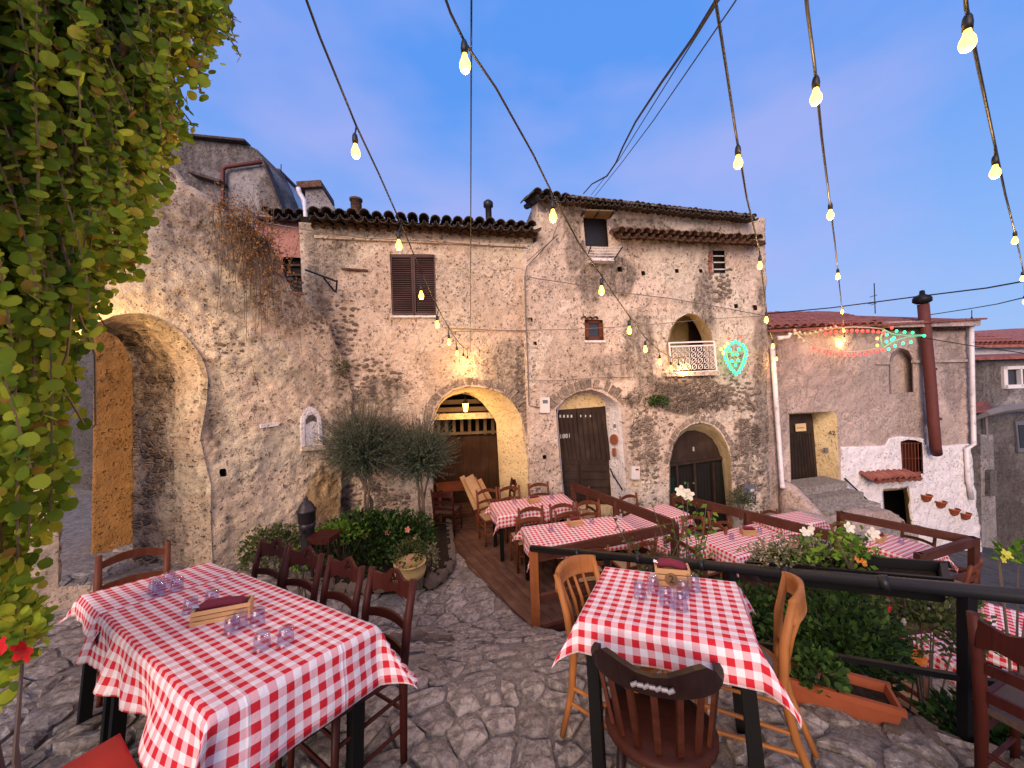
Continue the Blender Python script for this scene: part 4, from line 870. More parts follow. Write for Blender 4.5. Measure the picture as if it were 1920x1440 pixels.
# ochre pier and the dark alley beyond the arch
op = thing('ochre_pier', 'lamplit ochre plaster pier seen through the passage arch', 'pier')
PO = Plane(PL.o.x - PL.n.x * 1.2, PL.o.y - PL.n.y * 1.2, rad(40))
wall('pier_face', PO, [PO.px(177, 560), PO.px(252, 560), PO.px(252, 1010), PO.px(258, 1200), PO.px(160, 1200), PO.px(172, 1010)], [], .03, M['ochre'], op, .9, [('stain', 205, 1050, 60, 30, .5)], .02, 3, .4)
aw = thing('alley_house', 'dark house wall at the back of the alley behind the arch', 'house')
PD = Plane(-10.5, 8.6, rad(8)); wall('wall', PD, [PD.px(-300, 100), PD.px(300, 420), PD.px(300, 1010), PD.px(-300, 1080)], [], .12, M['plasterD'], aw, .4, [], .05, 6)
for k in range(6):
    a, z = PD.px(20 + k * 26, 620 + (k % 2) * 12); MB().box(PD.w(a, z, .02), (.3, .06, .5), rad(8)).build('alley_window', M['glass_win'], aw)

# ================================================================ houses behind, left
hG = thing('grey_house', 'grey stained render house rising behind the garden wall, top left', 'house')
PG = Plane(-6, 9.2, rad(4)); PGp = [(200, 238), (330, 257), (462, 270), (482, 280), (497, 307), (533, 398), (545, 470), (545, 560), (200, 560)]
wall('wall', PG, [PG.px(*p) for p in PGp], [], .06, M['plasterG'], hG, 1.2, [('stain', 400, 290, 120, 34, .9), ('stain', 350, 320, 40, 60, .7), ('stain', 505, 370, 20, 60, .8)], .03, 31)
MB().tube([PG.P(418, 430, .1), PG.P(418, 318, .1), PG.P(424, 313, .1), PG.P(496, 303, .1)], .045, 8).build('drain_pipe', M['rust'], hG, True)
MB().bar(PG.P(360, 326, .15), PG.P(420, 345, .15), .3, .06).build('small_eave', M['tile_dark'], hG)
MB().bar(PG.P(330, 255, .05), PG.P(464, 268, .05), .25, .05).build('coping', M['tile_dark'], hG); MB().bar(PG.P(497, 306, .05), PG.P(533, 397, .05), .25, .05).build('coping', M['tile_dark'], hG)
PG2 = Plane(-6, 10.4, rad(4)); tb = panel(PG2, [(498, 318), (524, 320), (545, 400), (545, 450), (498, 450)], 0, 1.0, M['white_wall'], hG, 'roof_room'); panel(PG2, [(497, 314), (524, 316), (525, 322), (497, 320)], .1, 1.2, M['rust'], tb, 'fascia')
for x in (505, 511): panel(PG2, [(x, 322), (x + 3, 322), (x + 5, 345), (x + 2, 345)], .03, .04, M['rust'], tb, 'mullion')
MB().tube([PG2.P(527, 400, .1), PG2.P(527, 308, .1)], .012, 5).build('aerial', M['black_metal'], hG)
hP = thing('pink_wall_house', 'narrow pink walled house with dark window between garden wall and old house', 'house')
PP = Plane(-4.6, 7.75, rad(13))
wn_ = [(530, 482), (577, 484), (580, 546), (533, 548)]
wall('wall', PP, [PP.px(*p) for p in ((480, 402), (590, 410), (600, 640), (480, 640))], [[PP.px(*p) for p in wn_]], .05, M['pinkwall'], hP, .3, [], .01, 40, .3)
reveal(PP, wn_, wn_, .15, M['pinkwall'], hP, 'window_reveal', 25, True, 3, .003); panel(PP, [(524, 476), (584, 478), (586, 552), (527, 554)], -.15, .04, M['void'], hP, 'window_backing')
for yy in (497, 515): MB().bar(PP.P(530, yy, -.1), PP.P(580, yy + 1, -.1), .04, .05, PP.n).build('window_bar', M['chair_dark'], hP)
eave(PP, hP, 500, 397, 584, 402, T_DARK, .2, .3, rad(15), 2); MB().prism([PP.P(480, 405, .2), PP.P(590, 412, .2), PP.w(PP.px(590, 412)[0], 5.9, -3), PP.w(PP.px(480, 405)[0], 5.9, -3)], (0, 0, -.05)).build('roof_deck', M['tile_dark'], hP)
MB().tube([PP.P(559, 352, .3), PP.P(562, 362, .3), PP.P(571, 376, .3), PP.P(573, 400, .3), PP.P(576, 470, .25), PP.P(580, 548, .25), PP.P(582, 600, .25)], .045, 8).build('downpipe', M['white_pvc'], hP, True)
chm = thing('chimney', 'stubby plastered chimney with tile cap beside the white downpipe', 'chimney'); chm.parent = hP; del chm['category']; del chm['label']
PK = Plane(-4.2, 8.6, rad(10)); panel(PK, [(572, 348), (600, 347), (628, 392), (628, 420), (574, 420)], 0, .8, M['plasterG'], chm, 'stack'); panel(PK, [(555, 340), (601, 337), (603, 349), (557, 352)], .1, 1.0, M['tile'], chm, 'cap')
br = MB(); br.bar(PA.P(573, 506, .12), PA.P(632, 528, .5), .03); br.bar(PA.P(606, 520, .3), PA.P(628, 547, .1), .02); br.bar(PA.P(632, 526, .5), PA.P(630, 548, .1), .025)
tag(br.build('wall_bracket', M['black_metal']), 'black iron bracket arm jutting out above the garden wall', 'bracket')
vp = MB().lathe([(.07, -.3), (.07, .1), (.11, .12), (.11, .22), (.05, .27), (0, .28)], PA.P(916, 398, -1.2), 10).build('roof_vent', M['cast_iron'], hA, True)
MB().lathe([(.11, -.3), (.11, .1), (.13, .1), (.13, .14), (0, .14)], PA.P(668, 386, -1.0), 10).build('roof_vent', M['tile'], hA, True)

# ================================================================ houses behind, right
hR = thing('grey_rear_house', 'grey streaked house with white framed window beyond the pink house', 'house')
PR = Plane(15.2, 13.0, rad(5)); WR = [(1885, 690), (1935, 688), (1937, 724), (1887, 726)]
wall('wall', PR, [PR.px(*p) for p in ((1800, 676), (2060, 668), (2060, 1100), (1800, 1100))], [[PR.px(*p) for p in WR]], .09, M['plasterG'], hR, .4, [('stain', 1850, 720, 60, 60, .6)], .03, 50)
for q in (((1882, 687), (1940, 685), (1940, 691), (1882, 693)), ((1884, 722), (1940, 720), (1940, 727), (1884, 729)), ((1882, 687), (1889, 687), (1891, 729), (1884, 729)), ((1914, 689), (1917, 689), (1919, 725), (1916, 725))): panel(PR, q, .05, .12, M['white_metal'], hR, 'window_frame')
panel(PR, [(1884, 688), (1940, 686), (1940, 727), (1886, 728)], -.1, .03, M['glass_win'], hR, 'pane')
MB().prism([PR.P(1795, 671, .4), PR.P(2060, 663, .4), PR.P(2060, 657, -1), PR.P(1795, 666, -1)], (0, 0, -.1)).build('roof', M['tile_red'], hR)
hF = thing('white_far_house', 'far white house with broad red tiled roof at right edge', 'house')
PF = Plane(19, 17.0, rad(3)); panel(PF, [(1780, 648), (2060, 644), (2060, 680), (1780, 680)], 0, 3, M['white_wall'], hF, 'wall')
rf = MB().prism([PF.P(1770, 648, .5), PF.P(2060, 644, .5), PF.P(2060, 612, -3), PF.P(1900, 616, -3), PF.P(1770, 624, -3)], (0, 0, -.12)).build('roof', M['tile_red'], hF)
s0_, z0_ = PF.px(1828, 648, .5); s1_, z1_ = PF.px(1930, 646, .5)
for r in range(5):
    for i in range(12):
        t = i / 11; o = link('roof_tile', T_RED, hF, PF.w(s0_ + (s1_ - s0_) * t, z0_ + (z1_ - z0_) * t + .06 + r * .16, .5 - r * .62)); o.scale = (1.6, 1.8, 1.5); o.rotation_euler = (Matrix.Rotation(rad(3), 4, 'Z') @ Matrix.Rotation(rad(14), 4, 'X')).to_euler()
hS = thing('dark_shed', 'dark run-down shed with tattered sheet roof beyond the white wall corner', 'shed')
PS = Plane(13.4, 11.4, rad(8)); wall('wall', PS, [PS.px(*p) for p in ((1826, 775), (2060, 770), (2060, 1180), (1826, 1180))], [], .09, M['plasterD'], hS, .4, [('stain', 1880, 950, 50, 120, .6)], .05, 61)
panel(PS, [(1838, 815), (1862, 815), (1872, 1085), (1842, 1085)], .12, .14, M['plasterG'], hS, 'pier')
MB().prism([PS.P(1826, 772, .3), PS.P(1862, 766, .3), PS.P(1850, 752, -.6), PS.P(1826, 752, -.6)], (0, 0, -.06)).build('tile_roof', M['tile_red'], hS)
MB().tube([PS.P(1828, 785, .1), PS.P(1850, 775, .3), PS.P(1875, 768, .35), PS.P(1905, 764, .35), PS.P(1990, 760, .35)], [.06, .1, .12, .12, .12], 8).build('sheet_roof', M['sheet'], hS)
panel(PS, [(1904, 790), (1960, 788), (1960, 846), (1910, 848)], .05, .06, M['box_grey'], hS, 'window_frame'); panel(PS, [(1910, 797), (1960, 795), (1960, 838), (1914, 840)], .07, .03, M['glass_win'], hS, 'pane')
MB().box(PS.P(1858, 905, .18), (.26, .12, .8), rad(8)).build('wall_cabinet', M['plasterD'], hS)
MB().tube([PS.P(1848, 780, .1), PS.P(1854, 880, .1)], .04, 6).build('drain_pipe', M['sheet'], hS)
aer = MB(); aer.tube([PC.P(1641, 588, -2), PC.P(1639, 531, -2)], .014, 5)
for (y, w_) in ((555, 9), (568, 12), (570, 7)): aer.tube([PC.P(1640 - w_, y + 2, -2), PC.P(1640 + w_ * .5, y - 2, -2)], .01, 4)
tag(aer.build('tv_aerial', M['black_metal']), 'thin television aerial on the red tiled roof', 'aerial')

# ================================================================ stone stair to door 42
st = thing('stone_stairs', 'worn stone steps and parapet leading up to the door numbered 42', 'stairs')
sa, _ = PC.px(1481, 905); sb, _ = PC.px(1566, 905); zt = PC.px(1500, 906)[1]
for k in range(5):
    w0 = .28 * k; m = MB(); m.box(PC.w((sa + sb) / 2 + .05 * k, zt - .19 * k - .45, w0 / 2 + .0), (sb - sa + .1 * k, w0 + .28 + .3, .9), rad(13)); o = m.build('step', M['pave'], st); o.location += PC.n * (.012 * k)
pp = []
for k in range(9): t = k / 8; pp.append((sa - .22 + .12 * t, zt + .12 - 1.25 * t ** 1.4, .05 + 1.35 * t))
m = MB()
for s_, z_, o_ in pp: m.v += [tuple(PC.w(s_ - .17, z_ - .04, o_)), tuple(PC.w(s_, z_ + .04, o_)), tuple(PC.w(s_ + .17, z_ - .04, o_)), tuple(PC.w(s_ + .17, -3.2, o_)), tuple(PC.w(s_ - .17, -3.2, o_))]
for k in range(8):
    for j in range(5): a = k * 5 + j; b = k * 5 + (j + 1) % 5; m.f.append((a, b, b + 5, a + 5))
m.f.append((4, 3, 2, 1, 0)); m.f.append(tuple(range(40, 45))); m.build('parapet', M['plasterC'], st, True)
pw = [(1500, 958), (1540, 968), (1580, 978), (1620, 962), (1670, 958), (1695, 975), (1706, 1002)]
P0 = [PC.w(*PC.px(x, y, 1.25), 1.25) for x, y in pw]; MB().prism(P0 + [Vector((p.x, p.y, -3.6)) for p in reversed(P0)], -PC.n * .28).build('parapet', M['plasterC'], st)

# ================================================================ decks with railings
VD = Vector((-.5, .866, 0)); UD = Vector((.866, .5, 0))
def deck(root, poly, z, w=.145, ori=VD, thick=.035):
    u = Vector((ori.y, -ori.x, 0)); ks = [Vector((p[0], p[1], 0)).dot(u) for p in poly]; k = min(ks)
    while k < max(ks):
        q = clip(clip(list(poly), u.x * k, u.y * k, -u.x, -u.y), u.x * (k + w - .007), u.y * (k + w - .007), u.x, u.y)
        if len(q) > 2:
            dz = rnd.uniform(-.004, .004); c = Vector((sum(p[0] for p in q) / len(q), sum(p[1] for p in q) / len(q), z + dz)); a = math.atan2(ori.y, ori.x); R = Matrix.Rotation(-a, 3, 'Z')
            m = MB(); m.prism([R @ (Vector((x, y, z + dz)) - c) for x, y in q], (0, 0, -thick)); m.build('plank', M['deckwood'], root, loc=c, ).rotation_euler = (0, 0, a)
        k += w
    sk = MB(); n = len(poly)
    for i in range(n):
        a = Vector((*poly[i], z - .11)); b = Vector((*poly[(i + 1) % n], z - .11)); sk.bar(a, b, .05, .14)
    sk.build('frame', M['railwood'], root)
    for x, y in poly:
        zs = float(sz(x, y)) - .1
        if z - .1 > zs + .05: MB().bar((x, y, zs), (x, y, z - .06), .1).build('support_post', M['railwood'], root)
def posts(root, pts, z, h, mat=None, w=.085):
    for x, y in pts: MB().bar((x, y, z - .1), (x, y, z + h), w).build('post', mat or M['railwood'], root)
def rail(root, a, b, z, h=.12, w=.045, name='rail', mat=None, z2=None): MB().bar((*a, z), (*b, z if z2 is None else z2), w, h).build(name, mat or M['railwood'], root)
D1 = thing('wooden_deck', 'dark plank deck in front of the cream arched porch', 'deck'); Z1 = -1.0
F1L, F1R = POST, (2.1, 4.85); B1R = (F1R[0] + VD.x * 2.1, F1R[1] + VD.y * 2.1)
fa = PA.w(PA.px(812, 1005)[0], 0, .02); fb = PA.w(PA.px(1075, 900)[0], 0, .12)
deck(D1, [F1L, F1R, B1R, (fb.x, fb.y), (fa.x, fa.y)], Z1)
pi = [PA.w(*PA.px(x, 1000, -.0), 0) for x in (815, 990)]; deck(D1, [(pi[0].x, pi[0].y + .03), (pi[1].x, pi[1].y + .03), (pi[1].x - .4, pi[1].y + 1.4), (pi[0].x - .4, pi[0].y + 1.4)], Z1 + .02, .16, Vector((.974, .225, 0)))
MB().bar((*F1L, Z1 - .35), (*F1L, -.05), .1).build('post', M['postwood'], D1)
posts(D1, [F1R, B1R, ((F1R[0] + B1R[0]) / 2, (F1R[1] + B1R[1]) / 2)], Z1, .93)
rail(D1, F1L, F1R, -.13, .13); rail(D1, F1R, B1R, -.1, .14); rail(D1, F1L, F1R, -.64, .1); rail(D1, F1R, B1R, -.64, .1); rail(D1, F1L, F1R, -1.02, .09, .05, 'kick_board')
D2 = thing('wooden_deck', 'lower plank deck below the cellar arch with the broad gingham table', 'deck'); Z2 = -1.3
F2L, F2R, B2R, B2L = (2.18, 4.3), (4.5, 4.9), (2.95, 6.85), (1.12, 6.75)
deck(D2, [F2L, F2R, B2R, B2L], Z2); mid2 = ((F2R[0] + B2R[0]) / 2, (F2R[1] + B2R[1]) / 2); posts(D2, [F2L, F2R, B2R, mid2], Z2, .92)
rail(D2, F2R, B2R, Z2 + .88, .14); rail(D2, F2R, B2R, Z2 + .42, .1); rail(D2, B2R, B2L, Z2 + .42, .1); rail(D2, F2L, F2R, Z2 + .3, .1)
D3 = thing('wooden_deck', 'lowest plank deck with corner railing below the white wall', 'deck'); Z3 = -1.6
F3L, F3R, B3R, B3L = (4.5, 4.62), (6.7, 5.33), (5.72, 6.42), (3.8, 5.9)
deck(D3, [F3L, F3R, B3R, B3L], Z3); posts(D3, [F3R, B3R, (5.46, 4.93)], Z3, .96)
rail(D3, F3R, B3R, Z3 + .9, .12, .06); rail(D3, F3R, (5.46, 4.93), Z3 + .9, .12, .06); rail(D3, F3R, B3R, Z3 + .42, .1); rail(D3, F3R, (5.46, 4.93), Z3 + .42, .1)

# ---- black pipe railing along the terrace edge
pr = thing('pipe_railing', 'black pipe handrail running along the edge of the upper terrace', 'railing')
PR0 = Vector((POST[0] - .02, POST[1] - .02, -.02)); PR1 = Vector((2.43, 1.75, .836)); PR2 = PR1 + (PR1 - PR0) * .5
MB().tube([PR0, PR1, PR2], .037, 14).build('pipe', M['pipe'], pr, True)
for t in (.2, .40, .56, .72, .86, 1.05):
    p = PR0 + (PR1 - PR0) * t; d = (PR1 - PR0).normalized(); MB().tube([p - d * .02, p + d * .02], .043, 14).build('collar', M['pipe'], pr, True)
for t in (.30, .62, .95):
    p = PR0 + (PR1 - PR0) * t; zb = float(gz(p.x - .1, p.y - .1)) - .25; MB().bar((p.x, p.y, zb), (p.x, p.y, p.z), .05).build('post', M['black_metal'], pr)
rail(pr, (1.45, 2.82), (2.75, 1.40), -.10, .03, .03, 'lower_bar', M['black_metal'], .54)
# ================================================================ furniture
def curved_board(m, x0, x1, zb, zt, yc, th, cols=14, rows=3, skip=()):
    """board across x whose bottom, top and bow are functions of t in -1..1; cells in skip are cut right through"""
    k = len(m.v); G = {}
    for s, off in ((0, -th / 2), (1, th / 2)):
        for i in range(cols + 1):
            t = -1 + 2 * i / cols; x = x0 + (x1 - x0) * i / cols
            for j in range(rows + 1):
                G[s, i, j] = len(m.v); m.v.append((x, yc(t) + off, zb(t) + (zt(t) - zb(t)) * j / rows))
    cells = {(i, j) for i in range(cols) for j in range(rows)} - set(skip)
    for i, j in cells:
        m.f.append((G[0, i, j], G[0, i + 1, j], G[0, i + 1, j + 1], G[0, i, j + 1])); m.f.append((G[1, i, j], G[1, i, j + 1], G[1, i + 1, j + 1], G[1, i + 1, j]))
        for (di, dj, a, b) in ((-1, 0, (i, j), (i, j + 1)), (1, 0, (i + 1, j), (i + 1, j + 1)), (0, -1, (i, j), (i + 1, j)), (0, 1, (i, j + 1), (i + 1, j + 1))):
            if (i + di, j + dj) not in cells: m.f.append((G[0, a[0], a[1]], G[0, b[0], b[1]], G[1, b[0], b[1]], G[1, a[0], a[1]]))
PROTO = {}
def ladder_chair(key, mat, seat_mat, crest='scroll', slats=2):
    t = thing('dining_chair', 'proto', 'chair', (0, 0, -60)); mm = M[mat]
    w = .19
    for s in (-1, 1):
        m = MB(); m.tube([(s * w, -.19, 0), (s * w, -.185, .42), (s * w * 1.01, -.21, .66), (s * w * 1.03, -.25, .87)], [.018, .023, .023, .019], 8); m.build('back_post', mm, t, True)
        m = MB(); m.tube([(s * .2, .19, 0), (s * .2, .19, .45)], [.015, .02], 8); m.build('leg', mm, t, True)
        for z in (.14, .30): MB().tube([(s * .192, -.187, z + .02), (s * .2, .19, z)], .010, 6).build('stretcher', mm, t)
    for z, y in ((.20, .19), (.34, .19), (.24, -.188)): MB().tube([(-.2, y, z), (.2, y, z)], .010, 6).build('stretcher', mm, t)
    ybow = lambda t_: -.245 - .028 * (1 - t_ * t_)
    m = MB()
    if crest == 'scroll':
        zt = lambda t_: .845 + .030 * math.cos(t_ * math.pi * .5) + .016 * math.cos(t_ * math.pi * 2.0) - .012 * abs(t_)
        zb = lambda t_: .735 + .022 * (1 - t_ * t_) + .008 * math.cos(t_ * math.pi * 3)
        curved_board(m, -w + .005, w - .005, zb, zt, ybow, .018, 20, 5, [(8, 2), (9, 3), (11, 2), (10, 3), (9, 2), (10, 2)])
    else:
        zt = lambda t_: .815 + .045 * (1 - t_ * t_); zb = lambda t_: .765 + .035 * (1 - t_ * t_)
        curved_board(m, -w + .005, w - .005, zb, zt, ybow, .02, 12, 2)
    m.build('crest_rail', mm, t)
    for z, yy in ((.63, -.21), (.50, -.195))[:slats]:
        m = MB(); curved_board(m, -w + .005, w - .005, lambda t_, z=z: z - .022 + .018 * (1 - t_ * t_), lambda t_, z=z: z + .022 + .022 * (1 - t_ * t_), lambda t_, yy=yy: yy - .02 * (1 - t_ * t_), .014, 10, 1); m.build('slat', mm, t)
    m = MB(); curved_board(m, -.2, .2, lambda t_: .425, lambda t_: .45 + .008 * (1 - t_ * t_), lambda t_: 0.0, .39, 8, 1); m.build('seat', M[seat_mat], t)
    for a, b in (((-.205, -.19, .44), (-.205, .2, .44)), ((.205, -.19, .44), (.205, .2, .44)), ((-.21, .2, .44), (.21, .2, .44))): MB().tube([a, b], .017, 6).build('seat_rail', mm, t)
    PROTO[key] = t
def bistro_chair():
    t = thing('bistro_chair', 'proto', 'chair', (0, 0, -60)); mm = M['chair_orange']
    for s in (-1, 1):
        MB().tube([(s * .165, -.30, 0), (s * .17, -.22, .25), (s * .175, -.19, .45), (s * .185, -.215, .65), (s * .192, -.27, .85)], [.015, .019, .021, .020, .016], 10).build('back_post', mm, t, True)
        MB().tube([(s * .19, .2, 0), (s * .16, .15, .45)], [.014, .02], 10).build('leg', mm, t, True)
    m = MB(); curved_board(m, -.2, .2, lambda q: .755 + .018 * (1 - q * q), lambda q: .855 + .022 * (1 - q * q), lambda q: -.262 - .055 * (1 - q * q), .024, 16, 3); m.build('crest_rail', mm, t, True)
    m = MB(); curved_board(m, -.185, .185, lambda q: .50, lambda q: .535, lambda q: -.197 - .03 * (1 - q * q), .02, 12, 1); m.build('lower_rail', mm, t)
    for k in range(4):
        x = -.105 + .07 * k; q = x / .19; MB().tube([(x, -.197 - .03 * (1 - q * q), .52), (x, -.225 - .04 * (1 - q * q), .66), (x * 1.04, -.262 - .055 * (1 - q * q), .78)], [.008, .011, .008], 8).build('spindle', mm, t, True)
    MB().lathe([(0, .435), (.185, .435), (.205, .445), (.207, .462), (.195, .47), (0, .468)], (0, 0, 0), 24).build('seat', M['chair_orange'], t, True)
    MB().lathe([(0, .470), (.165, .472), (.165, .474), (0, .475)], (0, 0, 0), 24).build('seat_inset', paint('grey_cane', (.22, .17, .15), .7), t, True)
    for a, b in (((-.17, -.24, .2), (-.18, .19, .18)), ((.17, -.24, .2), (.18, .19, .18)), ((-.172, -.22, .28), (-.17, .17, .28)), ((.172, -.22, .28), (.17, .17, .28)), ((-.17, .17, .25), (.17, .17, .25))): MB().tube([a, b], .010, 8).build('stretcher', mm, t)
    PROTO['bistro'] = t
def captain_chair():
    t = thing('captain_chair', 'proto', 'chair', (0, 0, -60)); mm = M['chair_black']
    prof = []
    for a in np.linspace(-100, 100, 19): q = rad(a); prof.append((.265 * math.sin(q), -.05 - .205 * math.cos(q)))
    m = MB(); n = len(prof)                                   # bent yoke rail: back high, arms lower
    for i, (x, y) in enumerate(prof):
        u = 1 - abs(i - (n - 1) / 2) / ((n - 1) / 2); hi = .70 + .0 * u; hh = .035 + .085 * sstep((u - .30) / .25); dx, dy = x, y + .05; L = math.hypot(dx, dy); nx_, ny_ = dx / L, dy / L; lean = .035 * u
        dip = -.028 * sstep((u - .66) / .3)
        for (o_, zz_) in ((-.014, hi), (.018, hi), (.018 + lean, hi + float(hh + dip)), (-.014 + lean, hi + float(hh + dip))): m.v.append((x + nx_ * o_, y + ny_ * o_, zz_))
    for i in range(n - 1):
        for j in range(4): a = i * 4 + j; b = i * 4 + (j + 1) % 4; m.f.append((a, b, b + 4, a + 4))
    m.f += [(3, 2, 1, 0), tuple(range(4 * n - 4, 4 * n))]; m.build('yoke_rail', mm, t)
    m = MB()
    for i in range(7):
        x = -.07 + .14 * i / 6; m.tube([(x - .012, -.300, .745 + .006 * (i % 2)), (x + .012, -.300, .752 + .006 * ((i + 1) % 2))], .009, 6)
    m.build('carved_scallop', paint('worn_silver_trim', (.26, .23, .23), .5, .2), t)
    for i in (1, 3, 5, 7, 9, 11, 13, 15, 17):
        x, y = prof[i]; xs, ys = x * .82, -.03 + (y + .05) * .88
        MB().bar((xs, ys, .44), (x, y, .715), .028, .016, Vector((x, y + .05, 0)).normalized() if i not in () else (0, 0, 1)).build('slat', M['captain'] if 3 <= i <= 15 else mm, t)
    MB().lathe([(0, .40), (.21, .40), (.245, .415), (.245, .44), (.225, .45), (.1, .442), (0, .44)], (0, -.02, 0), 26).build('seat', M['captain'], t, True)
    for (x, y) in ((-.16, -.17), (.16, -.17), (-.17, .15), (.17, .15)): MB().tube([(x * 1.25, y * 1.25, 0), (x * 1.1, y * 1.1, .2), (x, y, .41)], [.014, .022, .016], 10).build('leg', mm, t, True)
    for a, b in (((-.19, -.2, .17), (-.2, .18, .17)), ((.19, -.2, .17), (.2, .18, .17)), ((-.195, 0, .17), (.195, 0, .17))): MB().tube([a, b], .012, 8).build('stretcher', mm, t)
    PROTO['captain'] = t
ladder_chair('dark', 'chair_dark', 'rush_dark'); ladder_chair('brown', 'chair_brown', 'rush', 'plain'); bistro_chair(); captain_chair()
def tilt_basis(e1, n): x = Vector(e1).normalized(); z = Vector(n).normalized(); y = z.cross(x).normalized(); x = y.cross(z); return Matrix((x, y, z)).transposed()
def put_chair(key, loc, face, label, group=None, n=(0, 0, 1), name=None):
    r = copy_tree(PROTO[key], (0, 0, 0), 0, label, group); z = Vector(n).normalized(); y = Vector(face); y = (y - z * y.dot(z)).normalized(); x = y.cross(z)
    r.rotation_euler = Matrix((x, y, z)).transposed().to_euler(); r.location = loc
    if name: r.name = name
    return r
class Table:
    def __init__(s, c, e1, L, W, n=(0, 0, 1), H=.75):
        s.B = tilt_basis(e1, n); s.c = Vector(c); s.L = L; s.W = W; s.H = H; s.n = s.B.col[2]; s.foot = s.c - s.n * H
    def w(s, x, y, z=0): return s.c + s.B @ Vector((x, y, z))
    def pick(s, px_, py_):
        d = ray(px_, py_); t = (s.c - CAM).dot(s.n) / d.dot(s.n); return s.B.transposed() @ (CAM + d * t - s.c)
def table(T, label, cloth_label, oh=.2, seed=0, group='gingham tables', drop=(1, 1, 1, 1), legw=.055, uvoff=(0, 0), seam=None):
    r = thing('dining_table', label, 'table', T.foot, 0, group); r.rotation_euler = T.B.to_euler()
    MB().box((0, 0, T.H - .02), (T.L, T.W, .03)).build('tabletop', M['tabletop'], r)
    MB().box((0, 0, T.H - .075), (T.L - .1, T.W - .1, .08)).build('apron', M['legblack'], r)
    for x in (-1, 1):
        for y in (-1, 1): MB().bar((x * (T.L / 2 - .05), y * (T.W / 2 - .05), -.02), (x * (T.L / 2 - .05), y * (T.W / 2 - .05), T.H - .035), legw).build('leg', M['legblack'], r)
    if seam is not None:
        for y in (-1, 1): MB().bar((seam, y * (T.W / 2 - .05), -.02), (seam, y * (T.W / 2 - .05), T.H - .035), legw).build('leg', M['legblack'], r)
    cloth(T, cloth_label, oh, seed, uvoff)
    return r
def cloth(T, label, oh, seed, uvoff=(0, 0), group='red gingham tablecloths', x0=None, x1=None, lift=0.0):
    x0 = -T.L / 2 if x0 is None else x0; x1 = T.L / 2 if x1 is None else x1; o0, o1, o2, o3 = oh if isinstance(oh, tuple) else (oh,) * 4      # overhang at -x, +x, -y, +y
    st = .028
    def axis(a, b, oa, ob):
        na, nb, nc = max(1, round(oa / st)), max(1, round(ob / st)), max(1, round((b - a) / st))
        return np.concatenate([a - oa + np.arange(na) * oa / na, a + np.arange(nc) * (b - a) / nc, b + np.arange(nb + 1) * ob / nb])
    X = axis(x0, x1, o0, o1); Y = axis(-T.W / 2, T.W / 2, o2, o3); gx, gy = np.meshgrid(X, Y)
    ex = np.where(gx < x0, x0 - gx, np.where(gx > x1, gx - x1, 0)); ey = np.where(np.abs(gy) > T.W / 2, np.abs(gy) - T.W / 2, 0); sx_ = np.sign(gx - (x0 + x1) / 2); sy_ = np.sign(gy)
    r = np.hypot(ex, ey); th = np.arctan2(ey, ex); corner = (ex > 0) & (ey > 0)
    bx = np.clip(gx, x0, x1); by = np.clip(gy, -T.W / 2, T.W / 2)
    wav = np.sin(np.where(ey > ex, gx, gy) * 15 + seed * 1.7 + 2 * np.sin(gx * 5 + gy * 4 + seed)) * .5 + np.sin(np.where(ey > ex, gx, gy) * 9 + seed) * .5
    rr = .012; fl = np.where(r > 0, .012 + r * .10 + np.clip(r, 0, .4) * .19 * wav * np.minimum(1, r / .12), 0)
    outx = np.cos(th) * fl; outy = np.sin(th) * fl
    fold = np.where(corner, np.sin(2 * th) ** 1.0 * r * .42, 0)
    px_ = bx + sx_ * np.where(ex > 0, outx, 0) + sx_ * fold * .75; py_ = by + sy_ * np.where(ey > 0, outy, 0) + sy_ * fold * .75
    pz_ = -np.sqrt(np.maximum(0, r * r - (fold * .8) ** 2 - fl * fl * .6)); pz_ = np.where(r > 0, pz_ * .98 - .002, 0)
    top = (r == 0); pz_ = pz_ + .006 + lift + np.where(top, (fbm(gx * 6, gy * 6, seed) - .5) * .008, 0)
    px_ = px_ + (fbm(gx * 4, gy * 4, seed + 4) - .5) * .02 * (r > 0); py_ = py_ + (fbm(gx * 4, gy * 4, seed + 6) - .5) * .02 * (r > 0)
    nx_ = len(X); I = (np.arange(len(Y) - 1)[:, None] * nx_ + np.arange(nx_ - 1)[None]).ravel(); Fq = np.stack([I, I + 1, I + nx_ + 1, I + nx_], 1)
    me = npmesh('tablecloth', np.stack([px_.ravel(), py_.ravel(), pz_.ravel()], 1), Fq, M['cloth'], True)
    uv = me.uv_layers.new(name='UVMap'); U = np.stack([gx.ravel() + uvoff[0] + 10, gy.ravel() + uvoff[1] + 10], 1)[Fq.ravel()]; uv.data.foreach_set('uv', U.astype(np.float32).ravel())
    o = link('tablecloth', me, None, T.c); o.rotation_euler = T.B.to_euler(); sd = o.modifiers.new('cloth', 'SOLIDIFY'); sd.thickness = .003; sd.offset = -1
    return tag(o, label, 'tablecloth', group)
def glass_mesh():
    ro = [(.0, .085), (.026, .085), (.030, .082), (.0315, .06), (.0335, .03), (.0365, .0)]; ri = [(.0345, .0), (.0315, .03), (.0295, .06), (.0275, .073), (.0, .074)]
    m = MB(); m.lathe((ro + ri)[::-1], (0, 0, 0), 14); return m.mesh('glass', M['glass'], True)
GLASS = glass_mesh()
def glass(T, px_, py_, label, group):
    q = T.pick(px_, py_); o = link('drinking_glass', GLASS, None, T.w(q.x, q.y, .008)); o.rotation_euler = T.B.to_euler(); o.rotation_euler.rotate_axis('Z', rnd.uniform(0, 6)); return tag(o, label, 'glass', group)
